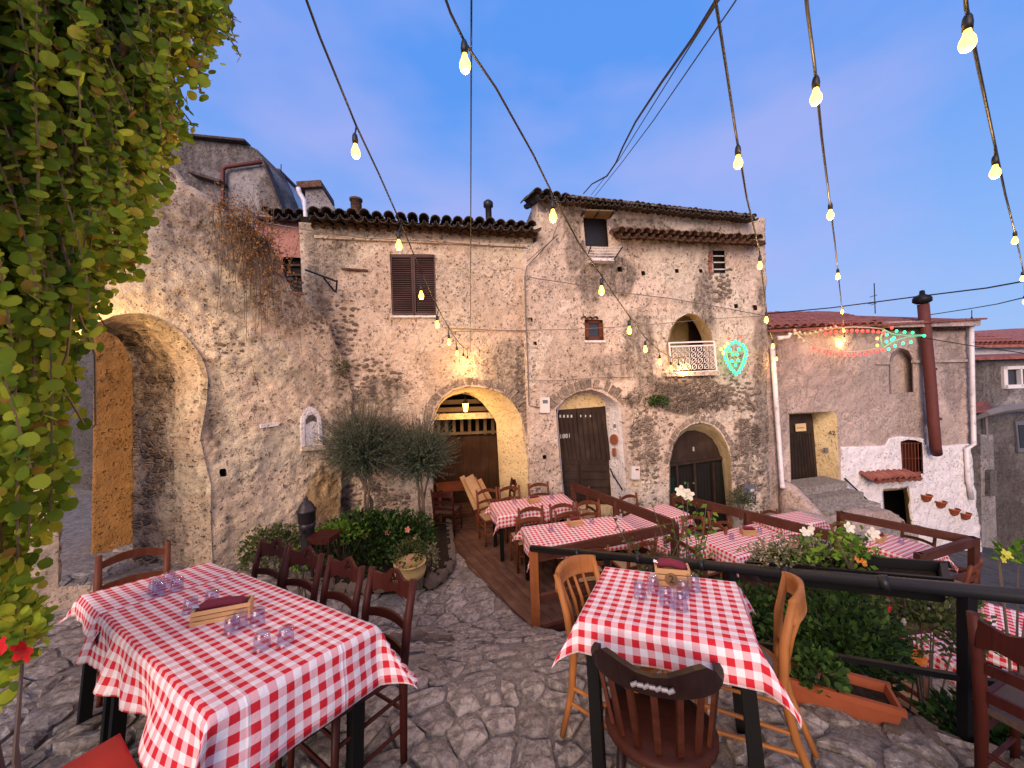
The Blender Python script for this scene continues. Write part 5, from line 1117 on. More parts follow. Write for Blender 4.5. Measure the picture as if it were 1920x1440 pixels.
def crate(T, px_, py_, label, rz=0.0, num=None, sz_=(.2, .1, .085), s=1.0, napkin=True, nap_label=None):
    q = T.pick(px_, py_); R = T.B @ Matrix.Rotation(rz, 3, 'Z'); r = thing('cutlery_box', label, 'box', T.w(q.x, q.y, .01), 0, 'cutlery boxes on the tables'); r.rotation_euler = R.to_euler()
    L, W, H = [v * s for v in sz_]
    MB().box((0, 0, .005), (L, W, .01)).build('base', M['pine'], r)
    for x in (-1, 1): MB().box((x * (L / 2 - .006), 0, H / 2 + .004), (.012, W, H)).build('end_panel', M['pine'], r)
    for y in (-1, 1):
        for k in range(3): MB().box((0, y * (W / 2 + .002), .016 + k * H * .33), (L, .008, H * .27)).build('slat', M['pine'], r)
    if num:
        c = Vector((-.01, -W / 2 - .007, H * .42)); m = MB(); m.prism([c + Vector((math.cos(t) * .035, 0, math.sin(t) * .035)) for t in np.linspace(0, 2 * math.pi, 21)[:-1]], (0, -.006, 0)); d = m.build('number_disc', paint('stained_disc', (.17, .085, .03), .5), r)
        cu = bpy.data.curves.new('n', 'FONT'); cu.body = num; cu.size = .06; cu.align_x = cu.align_y = 'CENTER'; cu.extrude = .001; o = bpy.data.objects.new('n', cu); COL.objects.link(o); me = bpy.data.meshes.new_from_object(o); bpy.data.objects.remove(o); me.materials.clear(); me.materials.append(M['ink'])
        o = link('number', me, d, c + Vector((0, -.0075, 0))); o.rotation_euler = (rad(90), 0, 0)
    if napkin:
        o = MB().tube([(-L * .42, 0, H * .95), (-L * .3, .005, H * 1.12), (0, 0, H * 1.16), (L * .3, -.004, H * 1.02), (L * .4, 0, H * .85)], [.018 * s, .026 * s, .024 * s, .026 * s, .02 * s], 10).build('rolled_napkin', M['napkin'], None, True, r.location); o.rotation_euler = R.to_euler(); tag(o, nap_label or label.replace('box', 'box').split(' on ')[0] + ' napkin roll', 'napkin')
        for k in range(2):
            u = MB().tube([(-L * .52, .012 - .02 * k, H * 1.18), (-L * .2, .01 - .02 * k, H * 1.05), (L * .1, .0, H * .9)], [.006, .004, .004], 6).build('cutlery', M['steel'], o)
    return r
def from_px(c, z, sy=0.0, Y0=1.9):
    out = []
    for x, y in c:
        d = ray(x, y); t = (z - 2 - sy * Y0) / (d.z - sy * d.y); out.append(CAM + d * t)
    return out
SY = -.16; NT_ = Vector((0, -SY, 1)).normalized()
# ---- near left table (two tables end to end)
P1 = from_px([(151, 1115), (394, 1056), (701, 1183), (404, 1349)], .755, SY); c1 = sum(P1, Vector()) / 4
T1 = Table(c1, (P1[3] - P1[0]) + (P1[2] - P1[1]), 2.02, .66, NT_)
r1 = thing('dining_table', 'long near left table of two boards under gingham cloths', 'table', T1.foot, 0, 'gingham tables'); r1.rotation_euler = T1.B.to_euler()
for k, x in enumerate((-.68, .34)):
    Lk = .66 if k == 0 else 1.34
    MB().box((x, 0, T1.H - .02), (Lk - .01, .66, .03)).build('tabletop', M['tabletop'], r1)
    for a in (-1, 1):
        for b in (-1, 1): MB().bar((x + a * (Lk / 2 - .06), b * .27, -.03), (x + a * (Lk / 2 - .06), b * .27, T1.H - .035), .055).build('leg', M['legblack'], r1)
cloth(T1, 'gingham cloth on the far end of the near left table', (.12, .05, .12, .12), 1, (.01, .05), x0=-1.01, x1=-.40)
cloth(T1, 'large gingham cloth on the near end of the near left table', (.05, .26, .24, .22), 2, (.03, .03), x0=-.46, x1=1.01, lift=.012)
for i, (x, y) in enumerate(((290, 1113), (296, 1119), (316, 1100), (331, 1110), (356, 1154), (396, 1138), (434, 1193), (449, 1182), (482, 1178), (490, 1226), (535, 1217))):
    glass(T1, x, y, ['left rear upturned tumbler at the far end of the near left table', 'front left upturned tumbler at the far end of the near left table', 'rear upturned tumbler at the far end of the near left table', 'right upturned tumbler at the far end of the near left table', 'upturned tumbler left of the wooden box on the near left table', 'upturned tumbler behind the wooden box on the near left table', 'faceted tumbler just right of the wooden box, near left table', 'upturned tumbler touching the wooden box corner, near left table', 'upturned tumbler right of the box and furthest back, near left table', 'faceted tumbler nearest the camera on the near left table', 'rightmost upturned tumbler on the near left table'][i], 'tumblers on the near left table')
crate(T1, 418, 1163, 'long pine cutlery box in the middle of the near left table', rad(58), sz_=(.25, .095, .07), nap_label='dark burgundy napkin lying in the box on the near left table')
fp = lambda p: Vector((p.x, p.y, float(gz(p.x, p.y))))
for i, (x, lab) in enumerate(((.76, 'dark ladder-back chair nearest the camera at the near left table'), (.30, 'second dark ladder-back chair along the near left table'), (-.16, 'third dark ladder-back chair along the near left table, before the stool'), (-.62, 'fourth dark chair along the near left table, in front of the olive bush'))):
    p = T1.w(x, .66 / 2 + .04, -.75); put_chair('dark', p + Vector((0, 0, .01)), -(T1.B.col[1]) + T1.B.col[0] * rnd.uniform(-.08, .08), lab, 'chairs at the near left table', NT_)
p = T1.w(-1.30, .02, -.75); put_chair('brown', p, T1.B.col[0], 'brown chair at the far head of the near left table', 'chairs at the near left table', NT_)
# red painted table corner in the bottom left
rt = thing('red_table', 'bright red painted low table cut off at the bottom left corner', 'table', (0, 0, 0))
RP = from_px([(225, 1374), (60, 1452), (262, 1446)], .50); e = (RP[2] - RP[0]).normalized(); f = (RP[1] - RP[0]); f = (f - e * f.dot(e)).normalized(); c = RP[0]
q = [c, c + e * .45, c + e * .45 + f * .45, c + f * .45]; MB().prism(q, (0, 0, -.035)).build('tabletop', M['red_paint'], rt)
for a, b in ((.04, .04), (.41, .04), (.41, .41), (.04, .41)): w = c + e * a + f * b; MB().bar((w.x, w.y, float(gz(w.x, w.y)) - .02), (w.x, w.y, .47), .04).build('leg', M['red_paint'], rt)
# ---- table 2 by the pipe railing
P2 = from_px([(1140, 1061), (1388, 1095), (1408, 1215), (1078, 1166)], .755, SY); c2 = sum(P2, Vector()) / 4
T2 = Table(c2, (P2[1] - P2[0]) + (P2[2] - P2[3]), .76, .72, NT_)
table(T2, 'square table number 2 under gingham by the pipe railing', 'gingham cloth of table number 2 by the pipe railing', (.16, .17, .15, .15), 5)
for i, (x, y) in enumerate(((1201, 1124), (1226, 1113), (1250, 1136), (1277, 1146), (1282, 1120), (1302, 1110))):
    glass(T2, x, y, ['leftmost upturned tumbler on table number 2', 'rear left upturned tumbler on table number 2', 'front left upturned tumbler on table number 2', 'nearest upturned tumbler on table number 2', 'upturned tumbler right below the number disc on table 2', 'rightmost upturned tumbler beside the box on table 2'][i], 'tumblers on table number 2')
crate(T2, 1262, 1097, 'pine cutlery box with the round number 2 on its front', rad(6), '2', (.19, .1, .1), nap_label='burgundy napkin roll with cutlery in the numbered box')
ex2, ey2 = T2.B.col[0], T2.B.col[1]
def ground_n(p): return NT_
lc = Vector((.54, 1.87, 0)); lc.z = float(gz(lc.x, lc.y)) + .02; put_chair('bistro', lc, Vector((.72, -.69, 0)), 'honey coloured bistro chair at the left of table number 2', 'bistro chairs at table number 2', NT_)
rc = Vector((1.11, 1.80, 0)); rc.z = float(gz(rc.x, rc.y)) + .02; put_chair('bistro', rc, Vector((-.84, .54, 0)), 'honey coloured bistro chair seen edge-on at the right of table number 2', 'bistro chairs at table number 2', NT_)
cc = Vector((.585, 1.485, 0)); cc.z = float(gz(cc.x, cc.y)) + .02; put_chair('captain', cc, Vector((.36, .93, 0)), 'dark captain chair with its rounded back to the camera', None, NT_).scale = (.92, .92, .92)
# ---- dark chair at the right edge
q = atZ(1832, 1160, .92); put_chair('dark', Vector((2.25, 1.46, .03)), Vector((.93, .36, 0)), 'dark ladder-back chair cut by the right edge of the picture', 'chairs at the right edge')
# ---- deck tables
def flat(c, z, ang, L, W): return Table((c[0], c[1], z), (math.cos(rad(ang)), math.sin(rad(ang)), 0), L, W)
TA = flat((.29, 6.24), Z1 + .75, 15, 1.36, .62); table(TA, 'rear deck table under gingham in front of the doorway numbered 86', 'gingham cloth on the rear table of the upper deck', .2, 8)
TB = flat((.88, 5.16), Z1 + .75, 12, 1.52, .62); table(TB, 'front deck table under gingham behind the wooden front rail', 'gingham cloth on the front table of the upper deck', .2, 9)
TC = flat((3.36, 5.33), Z2 + .75, 20, 1.2, .66); table(TC, 'broad table on the lower deck under gingham, box at its middle', 'gingham cloth on the broad lower deck table', .22, 10)
TD = flat((5.86, 5.55), Z3 + .75, 22, .74, .62); table(TD, 'gingham table on the lowest deck inside the corner railing', 'gingham cloth on the lowest deck table', (.14, .34, .2, .2), 11)
TE = flat((1.95, 6.0), Z2 + .75, 28, .8, .6); table(TE, 'small gingham table just beyond the upper deck side rail', 'gingham cloth just beyond the upper deck side rail', .2, 12)
TE2 = flat((2.55, 6.45), Z2 + .75, 22, .75, .55); table(TE2, 'small gingham table at the back of the lower deck by the green bin', 'gingham cloth at the back of the lower deck by the green bin', .2, 13)
TH = flat((2.35, 5.35), Z2 + .75, 25, .7, .5); table(TH, 'small gingham table half hidden behind the white hibiscus', 'gingham cloth half hidden behind the white hibiscus', .2, 18)
qf = atZ(1483, 973, -1.75 + .75); TF = flat((qf.x, qf.y), -1.0, 14, 1.0, .5); table(TF, 'gingham table in the street beyond the lower deck rail', 'gingham cloth in the street beyond the lower deck rail', (.2, .2, .18, .1), 14)
qg = atZ(1840, 1225, -.95); zG = float(sz(qg.x, qg.y)); TG = flat((qg.x, qg.y), -.95, 6, .9, .62); TG.foot = Vector((qg.x, qg.y, zG)); TG.H = -.95 - zG; TG.c = Vector((qg.x, qg.y, -.95)); table(TG, 'gingham table down at the right below the pipe railing', 'gingham cloth down at the right below the pipe railing', .2, 15)
qk = atZ(1925, 1200, -.35); zK = -1.1; TK = flat((qk.x + .22, qk.y), -.35, 40, .7, .7); table(TK, 'gingham table cut by the right edge beside the dark chair', 'gingham cloth corner cut by the right edge', .2, 16)
MB().box((qk.x + .25, qk.y, -1.25), (1.1, 1.0, .3)).build('platform', M['mortar'], None)
bpy.data.objects['platform']['label'] = 'low stone platform under the gingham table at the right edge'; bpy.data.objects['platform']['category'] = 'platform'
crate(TA, 1001, 942, 'pine cutlery box on the rear table of the upper deck', rad(5), nap_label='dark napkin roll on the rear upper deck table')
crate(TB, 1078, 985, 'pine cutlery box on the front table of the upper deck', rad(5), nap_label='plum napkin roll on the front upper deck table')
crate(TC, 1403, 1003, 'pine cutlery box on the broad lower deck table', rad(-25), nap_label='plum napkin roll on the broad lower deck table')
crate(TD, 1650, 1014, 'pine cutlery box on the lowest deck table', rad(10), nap_label='maroon napkin roll on the lowest deck table')
for i, (T, x, y, nm) in enumerate(((TA, 965, 944, 'left of the box on the rear upper deck table'), (TA, 1035, 936, 'right of the box on the rear upper deck table'), (TB, 1033, 997, 'left of the box on the front upper deck table'), (TB, 1110, 982, 'right of the box on the front upper deck table'), (TC, 1372, 1012, 'left of the box on the broad lower deck table'), (TC, 1424, 1000, 'right of the box on the broad lower deck table'), (TD, 1690, 1020, 'right of the box on the lowest deck table'))):
    glass(T, x, y, 'small upturned tumbler ' + nm, 'tumblers on the deck tables')
def seats(T, lst, floor, group):
    for side, pos, lab in lst:
        x, y, f = {'n': (pos, -T.W / 2 - .2, T.B.col[1]), 'f': (pos, T.W / 2 + .2, -T.B.col[1]), 'l': (-T.L / 2 - .2, pos, T.B.col[0]), 'r': (T.L / 2 + .22, pos, -T.B.col[0])}[side]
        p = T.w(x, y); p.z = floor; f2 = f + Vector((rnd.uniform(-.1, .1), rnd.uniform(-.1, .1), 0)); put_chair('brown', p, f2, lab, group)
G1 = 'chairs on the upper deck'
seats(TA, [('n', -.3, 'left near chair of the rear upper deck table'), ('n', .32, 'right near chair of the rear upper deck table'), ('f', -.22, 'left far chair of the rear upper deck table, by the cream jamb'), ('f', .35, 'right far chair of the rear upper deck table'), ('r', .0, 'chair at the right head of the rear upper deck table by the rail')], Z1, G1)
p = TA.w(-.62, .52); p.z = Z1; put_chair('brown', p, Vector((.4, -.9, 0)), 'chair at the left rear corner of the rear upper deck table', G1)
seats(TB, [('n', -.12, 'left near chair of the front upper deck table, behind the rail'), ('n', .52, 'right near chair of the front upper deck table, behind the rail'), ('f', -.5, 'left far chair of the front upper deck table'), ('f', .0, 'middle far chair of the front upper deck table'), ('f', .45, 'right far chair of the front upper deck table')], Z1, G1)
G2 = 'chairs on the lower decks'
seats(TC, [('n', .2, 'near chair of the broad lower deck table, backed by the pale flowers'), ('l', .12, 'left chair of the broad lower deck table'), ('f', -.25, 'far left chair of the broad lower deck table'), ('f', .32, 'far right chair of the broad lower deck table by the post')], Z2, G2)
seats(TD, [('f', -.1, 'far chair on the lowest deck against the rail'), ('r', .12, 'right chair on the lowest deck against the rail'), ('n', -.05, 'near chair on the lowest deck beside the white flowers')], Z3, G2)
seats(TE, [('l', 0, 'chair left of the small table beyond the upper deck rail'), ('n', .0, 'near chair of the small table beyond the upper deck rail')], Z2, G2)
seats(TE2, [('f', -.1, 'chair behind the small table by the green bin')], Z2, G2)
seats(TH, [('r', 0, 'chair beside the hidden table, right of the white hibiscus')], Z2, G2)
seats(TF, [('f', -.2, 'left chair behind the street table'), ('f', .25, 'right chair behind the street table')], float(sz(TF.c.x, TF.c.y)), 'chairs at the street table')
seats(TG, [('l', .05, 'chair left of the gingham table below the pipe railing')], zG, 'chairs at the right edge')
# ---- porch: bare table, folded planks and a spare chair
pt = PA.w(PA.px(868, 900)[0] - .1, Z1 + .02, -.35); bt = thing('bare_table', 'bare wooden table standing inside the cream arched porch', 'table', pt, rad(13))
MB().box((0, 0, .735), (.8, .6, .03)).build('tabletop', M['chair_brown'], bt)
for x in (-1, 1):
    for y in (-1, 1): MB().bar((x * .35, y * .25, 0), (x * .35, y * .25, .72), .05).build('leg', M['chair_brown'], bt)
put_chair('dark', pt + Vector((-.12, -.48, 0)), Vector((.2, 1, 0)), 'dark chair tucked at the bare table in the porch')
for i, (x0, y0, x1, y1, of) in enumerate(((866, 893, 893, 955, .1), (878, 893, 911, 958, .18), (888, 896, 916, 952, .02), (898, 899, 922, 945, -.08))):
    a = PA.P(x0, y0, of - .25); b = PA.P(x1, y1, of); b.z = max(b.z, Z1 + .05); m = MB(); m.bar(a, b, .2 if i == 1 else .1, .03, PA.n + Vector((.3, 0, .2)))
    tag(m.build('leaning_board', M['pine'] if i != 2 else M['postwood']), ['narrow pale board leaning leftmost in the porch', 'wide orange board leaning in the porch', 'reddish board leaning behind the wide one in the porch', 'short board leaning rightmost in the porch'][i], 'board', 'boards leaning in the porch')
p = PA.w(PA.px(938, 900)[0], Z1 + .02, .12); put_chair('dark', p, Vector((-.95, -.2, 0)), 'dark tall-backed chair standing against the cream porch jamb')
for k in list(PROTO.values()):                                   # the patterns themselves are not part of the place
    for o in [o for o in bpy.data.objects if o.parent == k]: bpy.data.objects.remove(o)
    bpy.data.objects.remove(k)
cdm = thing('menu_card', 'small white card with a black sketch behind the upper deck rail', 'card', (0, 0, 0)); q = TE.w(-.28, .1, .12); MB().box(q, (.16, .01, .13), rad(20)).build('card', M['box_white'], cdm); MB().lathe([(0, -.004), (.035, -.004), (.035, .004), (0, .004)], (0, 0, 0), 10).build('sketch', M['ink'], cdm, loc=q + Vector((.003, -.008, .01))).rotation_euler = (rad(90), 0, rad(20))
# ================================================================ plants
LEAF_V = [(0, 0, 0), (.45, .28, .05), (1, 0, -.12), (.45, -.28, .05)]; LEAF_F = [(0, 2, 1), (0, 3, 2)]
NEED_V = [(0, .05, 0), (1, 0, .02), (0, -.05, 0)]; NEED_F = [(0, 2, 1)]
RND_V = [(.5, 0, .04)] + [(.5 + .52 * math.cos(t) * (1.0 if math.cos(t) > -.8 else .8), .46 * math.sin(t), -.05 * math.sin(t) ** 2 + (.0 if math.cos(t) < .5 else -.05)) for t in np.linspace(0, 2 * math.pi, 10)[:-1]]; RND_F = [(0, i + 1, (i + 1) % 9 + 1) for i in range(9)]
PET_V = [(0, 0, 0), (.5, .38, .12), (1, .2, .02), (1, -.2, .02), (.5, -.38, .12)]; PET_F = [(0, 2, 1), (0, 3, 2), (0, 4, 3)]
def unit(n, rng=RNG): v = rng.normal(size=(n, 3)); return v / np.linalg.norm(v, axis=1, keepdims=True)
def mound(n, c, r, shell=.45, zmin=-1.0, lump=.35, seed=0):
    """points through an uneven, clumped mound; returns positions and outward directions"""
    d = unit(n * 3); d = d[d[:, 2] > zmin][:n]; q = 1 - shell * RNG.random(len(d)) ** 1.6
    a = np.arctan2(d[:, 1], d[:, 0]); q = q * (1 - lump / 2 + lump * fbm(a * 1.6 + 9 + seed * 3, d[:, 2] * 2.4 + seed, seed, 3))
    return np.asarray(c) + d * q[:, None] * np.asarray(r), d
def bush(name, label, cat, c, r, n, size, mat, base_z, leaf=(LEAF_V, LEAF_F), shell=.5, zmin=-.5, up=.4, group=None, stems=7, lump=.5, seed=0, droop=0.0, root=None):
    t = root or thing(name, label, cat, (c[0], c[1], base_z), 0, group); o = np.array([c[0], c[1], base_z])
    P, d = mound(n, c, r, shell, zmin, lump, seed); dr = d + RNG.normal(size=d.shape) * .6 + np.array([0, 0, up - droop])
    me = scatter_mesh('foliage', *leaf[:1], leaf[1], P - o, rot_from(dr, .7, len(P), face=(0, -.5, .8)), size * RNG.uniform(.6, 1.25, len(P)), mat); fo = link('foliage', me, t); tag(fo, kind='stuff')
    m = MB()
    for k in range(stems):
        p = P[RNG.integers(len(P))] - o; m.tube([(RNG.uniform(-.06, .06), RNG.uniform(-.06, .06), -.02), (p[0] * .4, p[1] * .4, max(.02, p[2] * .55)), tuple(p)], [.011, .008, .003], 5)
    if stems: m.build('stem', M['twig'], t)
    return t, P
def flowers(parent, pts, size, mat, center_mat=None, n=5, face=(0, -1, .35), name='flower', origin=None):
    o = np.zeros(3) if origin is None else np.array(origin)
    for p in pts:
        f = Vector(face) + Vector((rnd.uniform(-.5, .5), 0, rnd.uniform(-.4, .5))); f.normalize(); a = f.orthogonal().normalized(); b = f.cross(a); m = MB(); s = size * rnd.uniform(.8, 1.15)
        for k in range(n):
            th = 2 * math.pi * k / n + rnd.uniform(-.1, .1); d = (a * math.cos(th) + b * math.sin(th)) + f * .35; d.normalize(); w = f.cross(d).normalized(); base = Vector(p) - Vector(o)
            m.add([base, base + d * s * .55 + w * s * .36 + f * s * .1, base + d * s + w * s * .18, base + d * s - w * s * .18, base + d * s * .55 - w * s * .36 + f * s * .1], [(0, 4, 3, 2, 1)])
        fl = m.build(name, mat, parent)
# ---- climbing vine at the left
vine = thing('climbing_vine', 'thick climbing vine with round green leaves hanging down the left side', 'vine', (-1.95, 1.9, 0)); VO = np.array([-1.95, 1.9, 0.0])
BOT = [(-60, 1330), (-20, 1290), (15, 1190), (40, 1100), (60, 990), (90, 935), (110, 850), (122, 720), (136, 625), (180, 545), (225, 470), (268, 400), (300, 300), (325, 230), (362, 120), (415, 58)]
bx_ = [b[0] for b in BOT]; by_ = [b[1] for b in BOT]
VP, VD_ = [], []; sm = MB()
for k in range(370):
    xt = -60 + 492 * (k + rnd.random()) / 370; xt = xt if rnd.random() < .85 else rnd.uniform(120, 430); u = np.clip(xt / 432, -.15, 1); Yp = 1.42 + .95 * u + rnd.uniform(-.10, .38); yb = float(np.interp(xt, bx_, by_)) * 1.0
    yb += rnd.gauss(0, 26) - (rnd.random() < .35) * rnd.uniform(0, yb * .45); r_ = atY(xt, yb, Yp); top = Vector((r_.x - rnd.uniform(.0, .55), r_.y + rnd.uniform(-.25, .15), r_.z + .1)); L = max(.3, 4.95 - r_.z); top.z = r_.z + L; n = int(L / .027); pts_ = []
    ph = rnd.uniform(0, 6)
    for j in range(n + 1):
        q = j / n; p = top.lerp(r_, q ** 1.3) + Vector((.05 * math.sin(q * 7 + ph), .05 * math.cos(q * 6 + ph), 0)); p.z = top.z - L * q; pts_.append(p)
        if p.z < 4.75 and q > .02:
            sd = 1 if j % 2 else -1; VP.append(p); VD_.append((sd * rnd.uniform(.1, .8), rnd.uniform(-.7, .2), rnd.uniform(-1.2, .1)))
    sm.tube([p - Vector(VO) for p in pts_[::max(1, n // 12)]], .0042, 4)
VP = np.array(VP); VD_ = np.array(VD_); nV = len(VP)
rot = rot_from(VD_, .5, nV, face=(.7, -1.1, .3)); sca = .022 + .050 * RNG.random(nV) ** 1.3
dist = np.linalg.norm(VP - np.array(CAM), axis=1); pxx = 960 + 690 * VP[:, 0] / VP[:, 1]; frame = (pxx > -20) & (VP[:, 2] < 2 + 1.05 * VP[:, 1])
front = np.argsort(np.where(frame, dist - sca * 3, 99))[:300]
LM = npmesh('leaf', np.array(RND_V), np.array(RND_F), M['vine'], True)
for i in front:
    o = link('leaf', LM, vine, Vector(VP[i] - VO)); o.rotation_euler = Matrix(rot[i].tolist()).to_euler(); o.scale = (sca[i],) * 3
rest_i = np.setdiff1d(np.arange(nV), front); tag(link('foliage', scatter_mesh('foliage', RND_V, RND_F, VP[rest_i] - VO, rot[rest_i], sca[rest_i], M['vine']), vine), kind='stuff')
for k in range(9):
    y0_ = rnd.uniform(1.6, 2.1); x0_ = -1.3 * y0_ + rnd.uniform(-.15, .1); sm.tube([(x0_ + 1.95 + .12 * math.sin(j * .9 + k), y0_ - 1.9 + .1 * math.cos(j * .7 + k), 4.2 - j * .34) for j in range(8)], [.012 - .0011 * j for j in range(8)], 5)
sm.build('stem', M['vine_stem'], vine)
tw = MB()                                                       # loose tendrils against the sky
for (pts_, Y_) in (([(330, 0), (380, 35), (425, 65), (446, 80)], 2.3), ([(300, 180), (330, 215), (350, 228), (372, 238)], 2.25), ([(320, 130), (326, 190), (340, 220)], 2.2), ([(380, 0), (410, 22), (452, 42)], 2.3), ([(345, 15), (372, 55), (388, 78)], 2.3)): tw.tube([atY(x, y, Y_) - Vector(VO) for x, y in pts_], .0025, 4)
tw.build('tendril', M['vine_stem'], vine)
MB().tube([(-.35, -.75, 0), (-.42, -.5, 1.0), (-.4, -.2, 2.4), (-.2, .1, 3.6), (.0, .3, 4.3)], [.05, .045, .04, .035, .02], 8).build('trunk', M['vine_stem'], vine, True)
# ---- red hibiscus under the vine
hb, _ = bush('hibiscus_bush', 'leafy hibiscus with red blooms under the vine at the left edge', 'plant', tuple(atY(-14, 1200, 1.28)), (.12, .13, .24), 330, .042, M['vine'], float(gz(-1.7, 1.28)), (RND_V, RND_F), .7, seed=3)
flowers(hb, [tuple(atY(50, 1217, 1.2)), tuple(atY(2, 1222, 1.15))], .05, M['petal_red'], origin=hb.location, name='bloom')
# ---- the two grey green shrubs against the wall
def rosemary(label, px_, py_, Y, R, n, seed, base):
    c = atY(px_, py_, Y); t = thing('rosemary_shrub', label, 'shrub', (c.x, c.y, base), 0, 'grey green shrubs by the old wall'); o = np.array([c.x, c.y, base]); root = np.array([c.x, c.y - .05, c.z - R[2] * .9]); P, D, S = [], [], []; m = MB()
    dirs = unit(n); dirs[:, 2] = dirs[:, 2] * .85 + .25; dirs /= np.linalg.norm(dirs, axis=1, keepdims=True)
    for k in range(n):
        d = dirs[k]; tipd = RNG.uniform(.72, 1.12) * (1 + .35 * (RNG.random() < .12)); tip = np.array(c) + d * np.array(R) * tipd; tip[2] += .05; mid = np.array(c) + d * np.array(R) * .35 + np.array([0, 0, -.1]); a = np.array(c) * .75 + root * .25
        pts_ = [a, mid, (mid + tip) / 2 + RNG.normal(size=3) * .03, tip + RNG.normal(size=3) * .03]; m.tube([tuple(p - o) for p in pts_], [.006, .004, .003, .0015], 3, False)
        for q in np.linspace(.12, 1, 24):
            i = min(2, int(q * 3)); f = q * 3 - i; p = pts_[i] * (1 - f) + pts_[i + 1] * f; ax = (pts_[i + 1] - pts_[i]); ax /= np.linalg.norm(ax)
            for _ in range(2): P.append(p - o); D.append(ax * .9 + RNG.normal(size=3) * .65); S.append(.05 * (1.15 - .5 * q))
    tag(link('foliage', scatter_mesh('foliage', [(0, .12, 0), (1, 0, .02), (0, -.12, 0)], NEED_F, np.array(P), rot_from(np.array(D), 1.0, len(P)), np.array(S), M['rosemary']), t), kind='stuff')
    Q, dq = mound(2600, tuple(c), (R[0] * .72, R[1] * .72, R[2] * .7), .9, -1, .3, seed); tag(link('inner_foliage', scatter_mesh('inner_foliage', [(0, .12, 0), (1, 0, .02), (0, -.12, 0)], NEED_F, Q - o, rot_from(dq + RNG.normal(size=dq.shape) * .6, 1, len(Q)), np.full(len(Q), .075), M['rosemary']), t), kind='stuff')
    m.build('twig', M['twig'], t); tr = MB()
    for k in range(4): tr.tube([(RNG.uniform(-.05, .05), RNG.uniform(-.05, .05), -.05), (RNG.uniform(-.12, .12), RNG.uniform(-.08, .08), (c.z - base) * .5), (RNG.uniform(-.25, .25), 0, c.z - base - R[2] * .3)], [.03, .022, .012], 6)
    tr.build('trunk', M['twig'], t)
rosemary('left one of the two spiky grey green shrubs by the wall', 682, 838, 6.05, (.74, .6, .70), 620, 1, -1.0)
rosemary('right one of the two spiky grey green shrubs, beside the arched porch', 786, 850, 6.2, (.66, .6, .62), 560, 2, -1.0)
# ---- bed of dark greenery below them
bush('ivy_bush', 'dense dark green bush below the spiky shrubs', 'shrub', tuple(atY(690, 1015, 5.75)), (.82, .55, .46), 3600, .075, M['shrub'], -1.0, seed=5, shell=.6)
t_, P_ = bush('rose_bush', 'dark rose bush with a few pink blooms by the porch', 'shrub', tuple(atY(768, 1010, 5.85)), (.42, .4, .42), 1700, .055, M['shrub'], -1.0, seed=6, shell=.6)
flowers(t_, [tuple(atY(x, y, 5.5)) for x, y in ((779, 1010), (727, 998), (765, 993), (690, 1003), (750, 1040))], .045, M['petal_pink'], origin=t_.location)
t_, _ = bush('creeper_plant', 'bright lime green creeper trailing from the stool', 'plant', tuple(atY(640, 1000, 5.3)), (.36, .25, .16), 420, .06, M['bright'], -1.0, seed=8, shell=.8)
bush('olive_bush', 'rounded olive green bush at the foot of the cream wall', 'shrub', tuple(atY(515, 1030, 5.0)), (.42, .36, .32), 1900, .05, M['hydr'], float(gz(-3.2, 5.0)), seed=9, shell=.5)
bush('low_bush', 'low bright leafed plant beside the black fountain', 'shrub', tuple(atY(560, 1055, 4.7)), (.16, .14, .14), 260, .06, M['bright'], float(gz(-2.7, 4.7)), seed=19, shell=.6)
# flower bed with a kerb of stones
fb_ = thing('flower_bed', 'low stone kerbed flower bed at the foot of the walls', 'flower bed', (-2.2, 5.8, -1.05)); BO = Vector(fb_.location)
bp = [(-3.3, 5.2), (-2.2, 5.02), (-1.15, 5.15), (-1.02, 5.6), (-1.35, 7.2), (-3.3, 6.8)]; MB().prism([Vector((x, y, -.83)) - BO for x, y in bp], (0, 0, -.3)).build('soil', M['soil'], fb_)
for a, b in zip(bp[:4], bp[1:5]):
    n = max(2, int(math.hypot(b[0] - a[0], b[1] - a[1]) / .17))
    for k in range(n):
        q = (k + .5) / n; o = link('kerb_stone', STONES[rnd.randrange(6)], fb_, Vector((a[0] + (b[0] - a[0]) * q, a[1] + (b[1] - a[1]) * q, -.9)) - BO); o.scale = (.1, .14, rnd.uniform(.1, .16)); o.rotation_euler = (0, 0, math.atan2(b[1] - a[1], b[0] - a[0]) + rnd.uniform(-.2, .2))
def planted_pot(name, label, px_, py_, Y, R, H, mat, leafmat_, n, size, fl=None, flmat=None, seed=0, zb=None):
    b = atY(px_, py_, Y); t = thing(name, label, 'flower pot', tuple(b)); MB().lathe([(R * .55, 0), (R * .9, H * .25), (R, H * .55), (R * .86, H * .86), (R * 1.02, H * .93), (R * 1.02, H), (R * .88, H), (R * .85, H * .9), (0, H * .88)], (0, 0, 0), 24).build('pot', mat, t, True)
    bush('x', '', '', (b.x, b.y, b.z + H + .1), (R * 1.1, R * 1.0, .2), n, size, leafmat_, b.z + H * .85, root=None, stems=0, seed=seed)
    r = [o for o in bpy.data.objects if o.name.startswith('x') and o.type == 'EMPTY'][0]
    for ch in [o for o in bpy.data.objects if o.parent == r]: ch.parent = t; ch.location = (0, 0, H * .85)
    bpy.data.objects.remove(r)
    if fl: flowers(t, [tuple(Vector((b.x, b.y, b.z)) + Vector(q)) for q in fl], .045, flmat, origin=b)
planted_pot('flower_pot', 'round yellow glazed pot with a trailing pink flowered plant', 770, 1086, 4.9, .21, .25, M['pot_cream'], M['hydr'], 380, .05, [(-.06, -.2, .28), (.05, -.18, .36)], M['petal_pink'], 21)
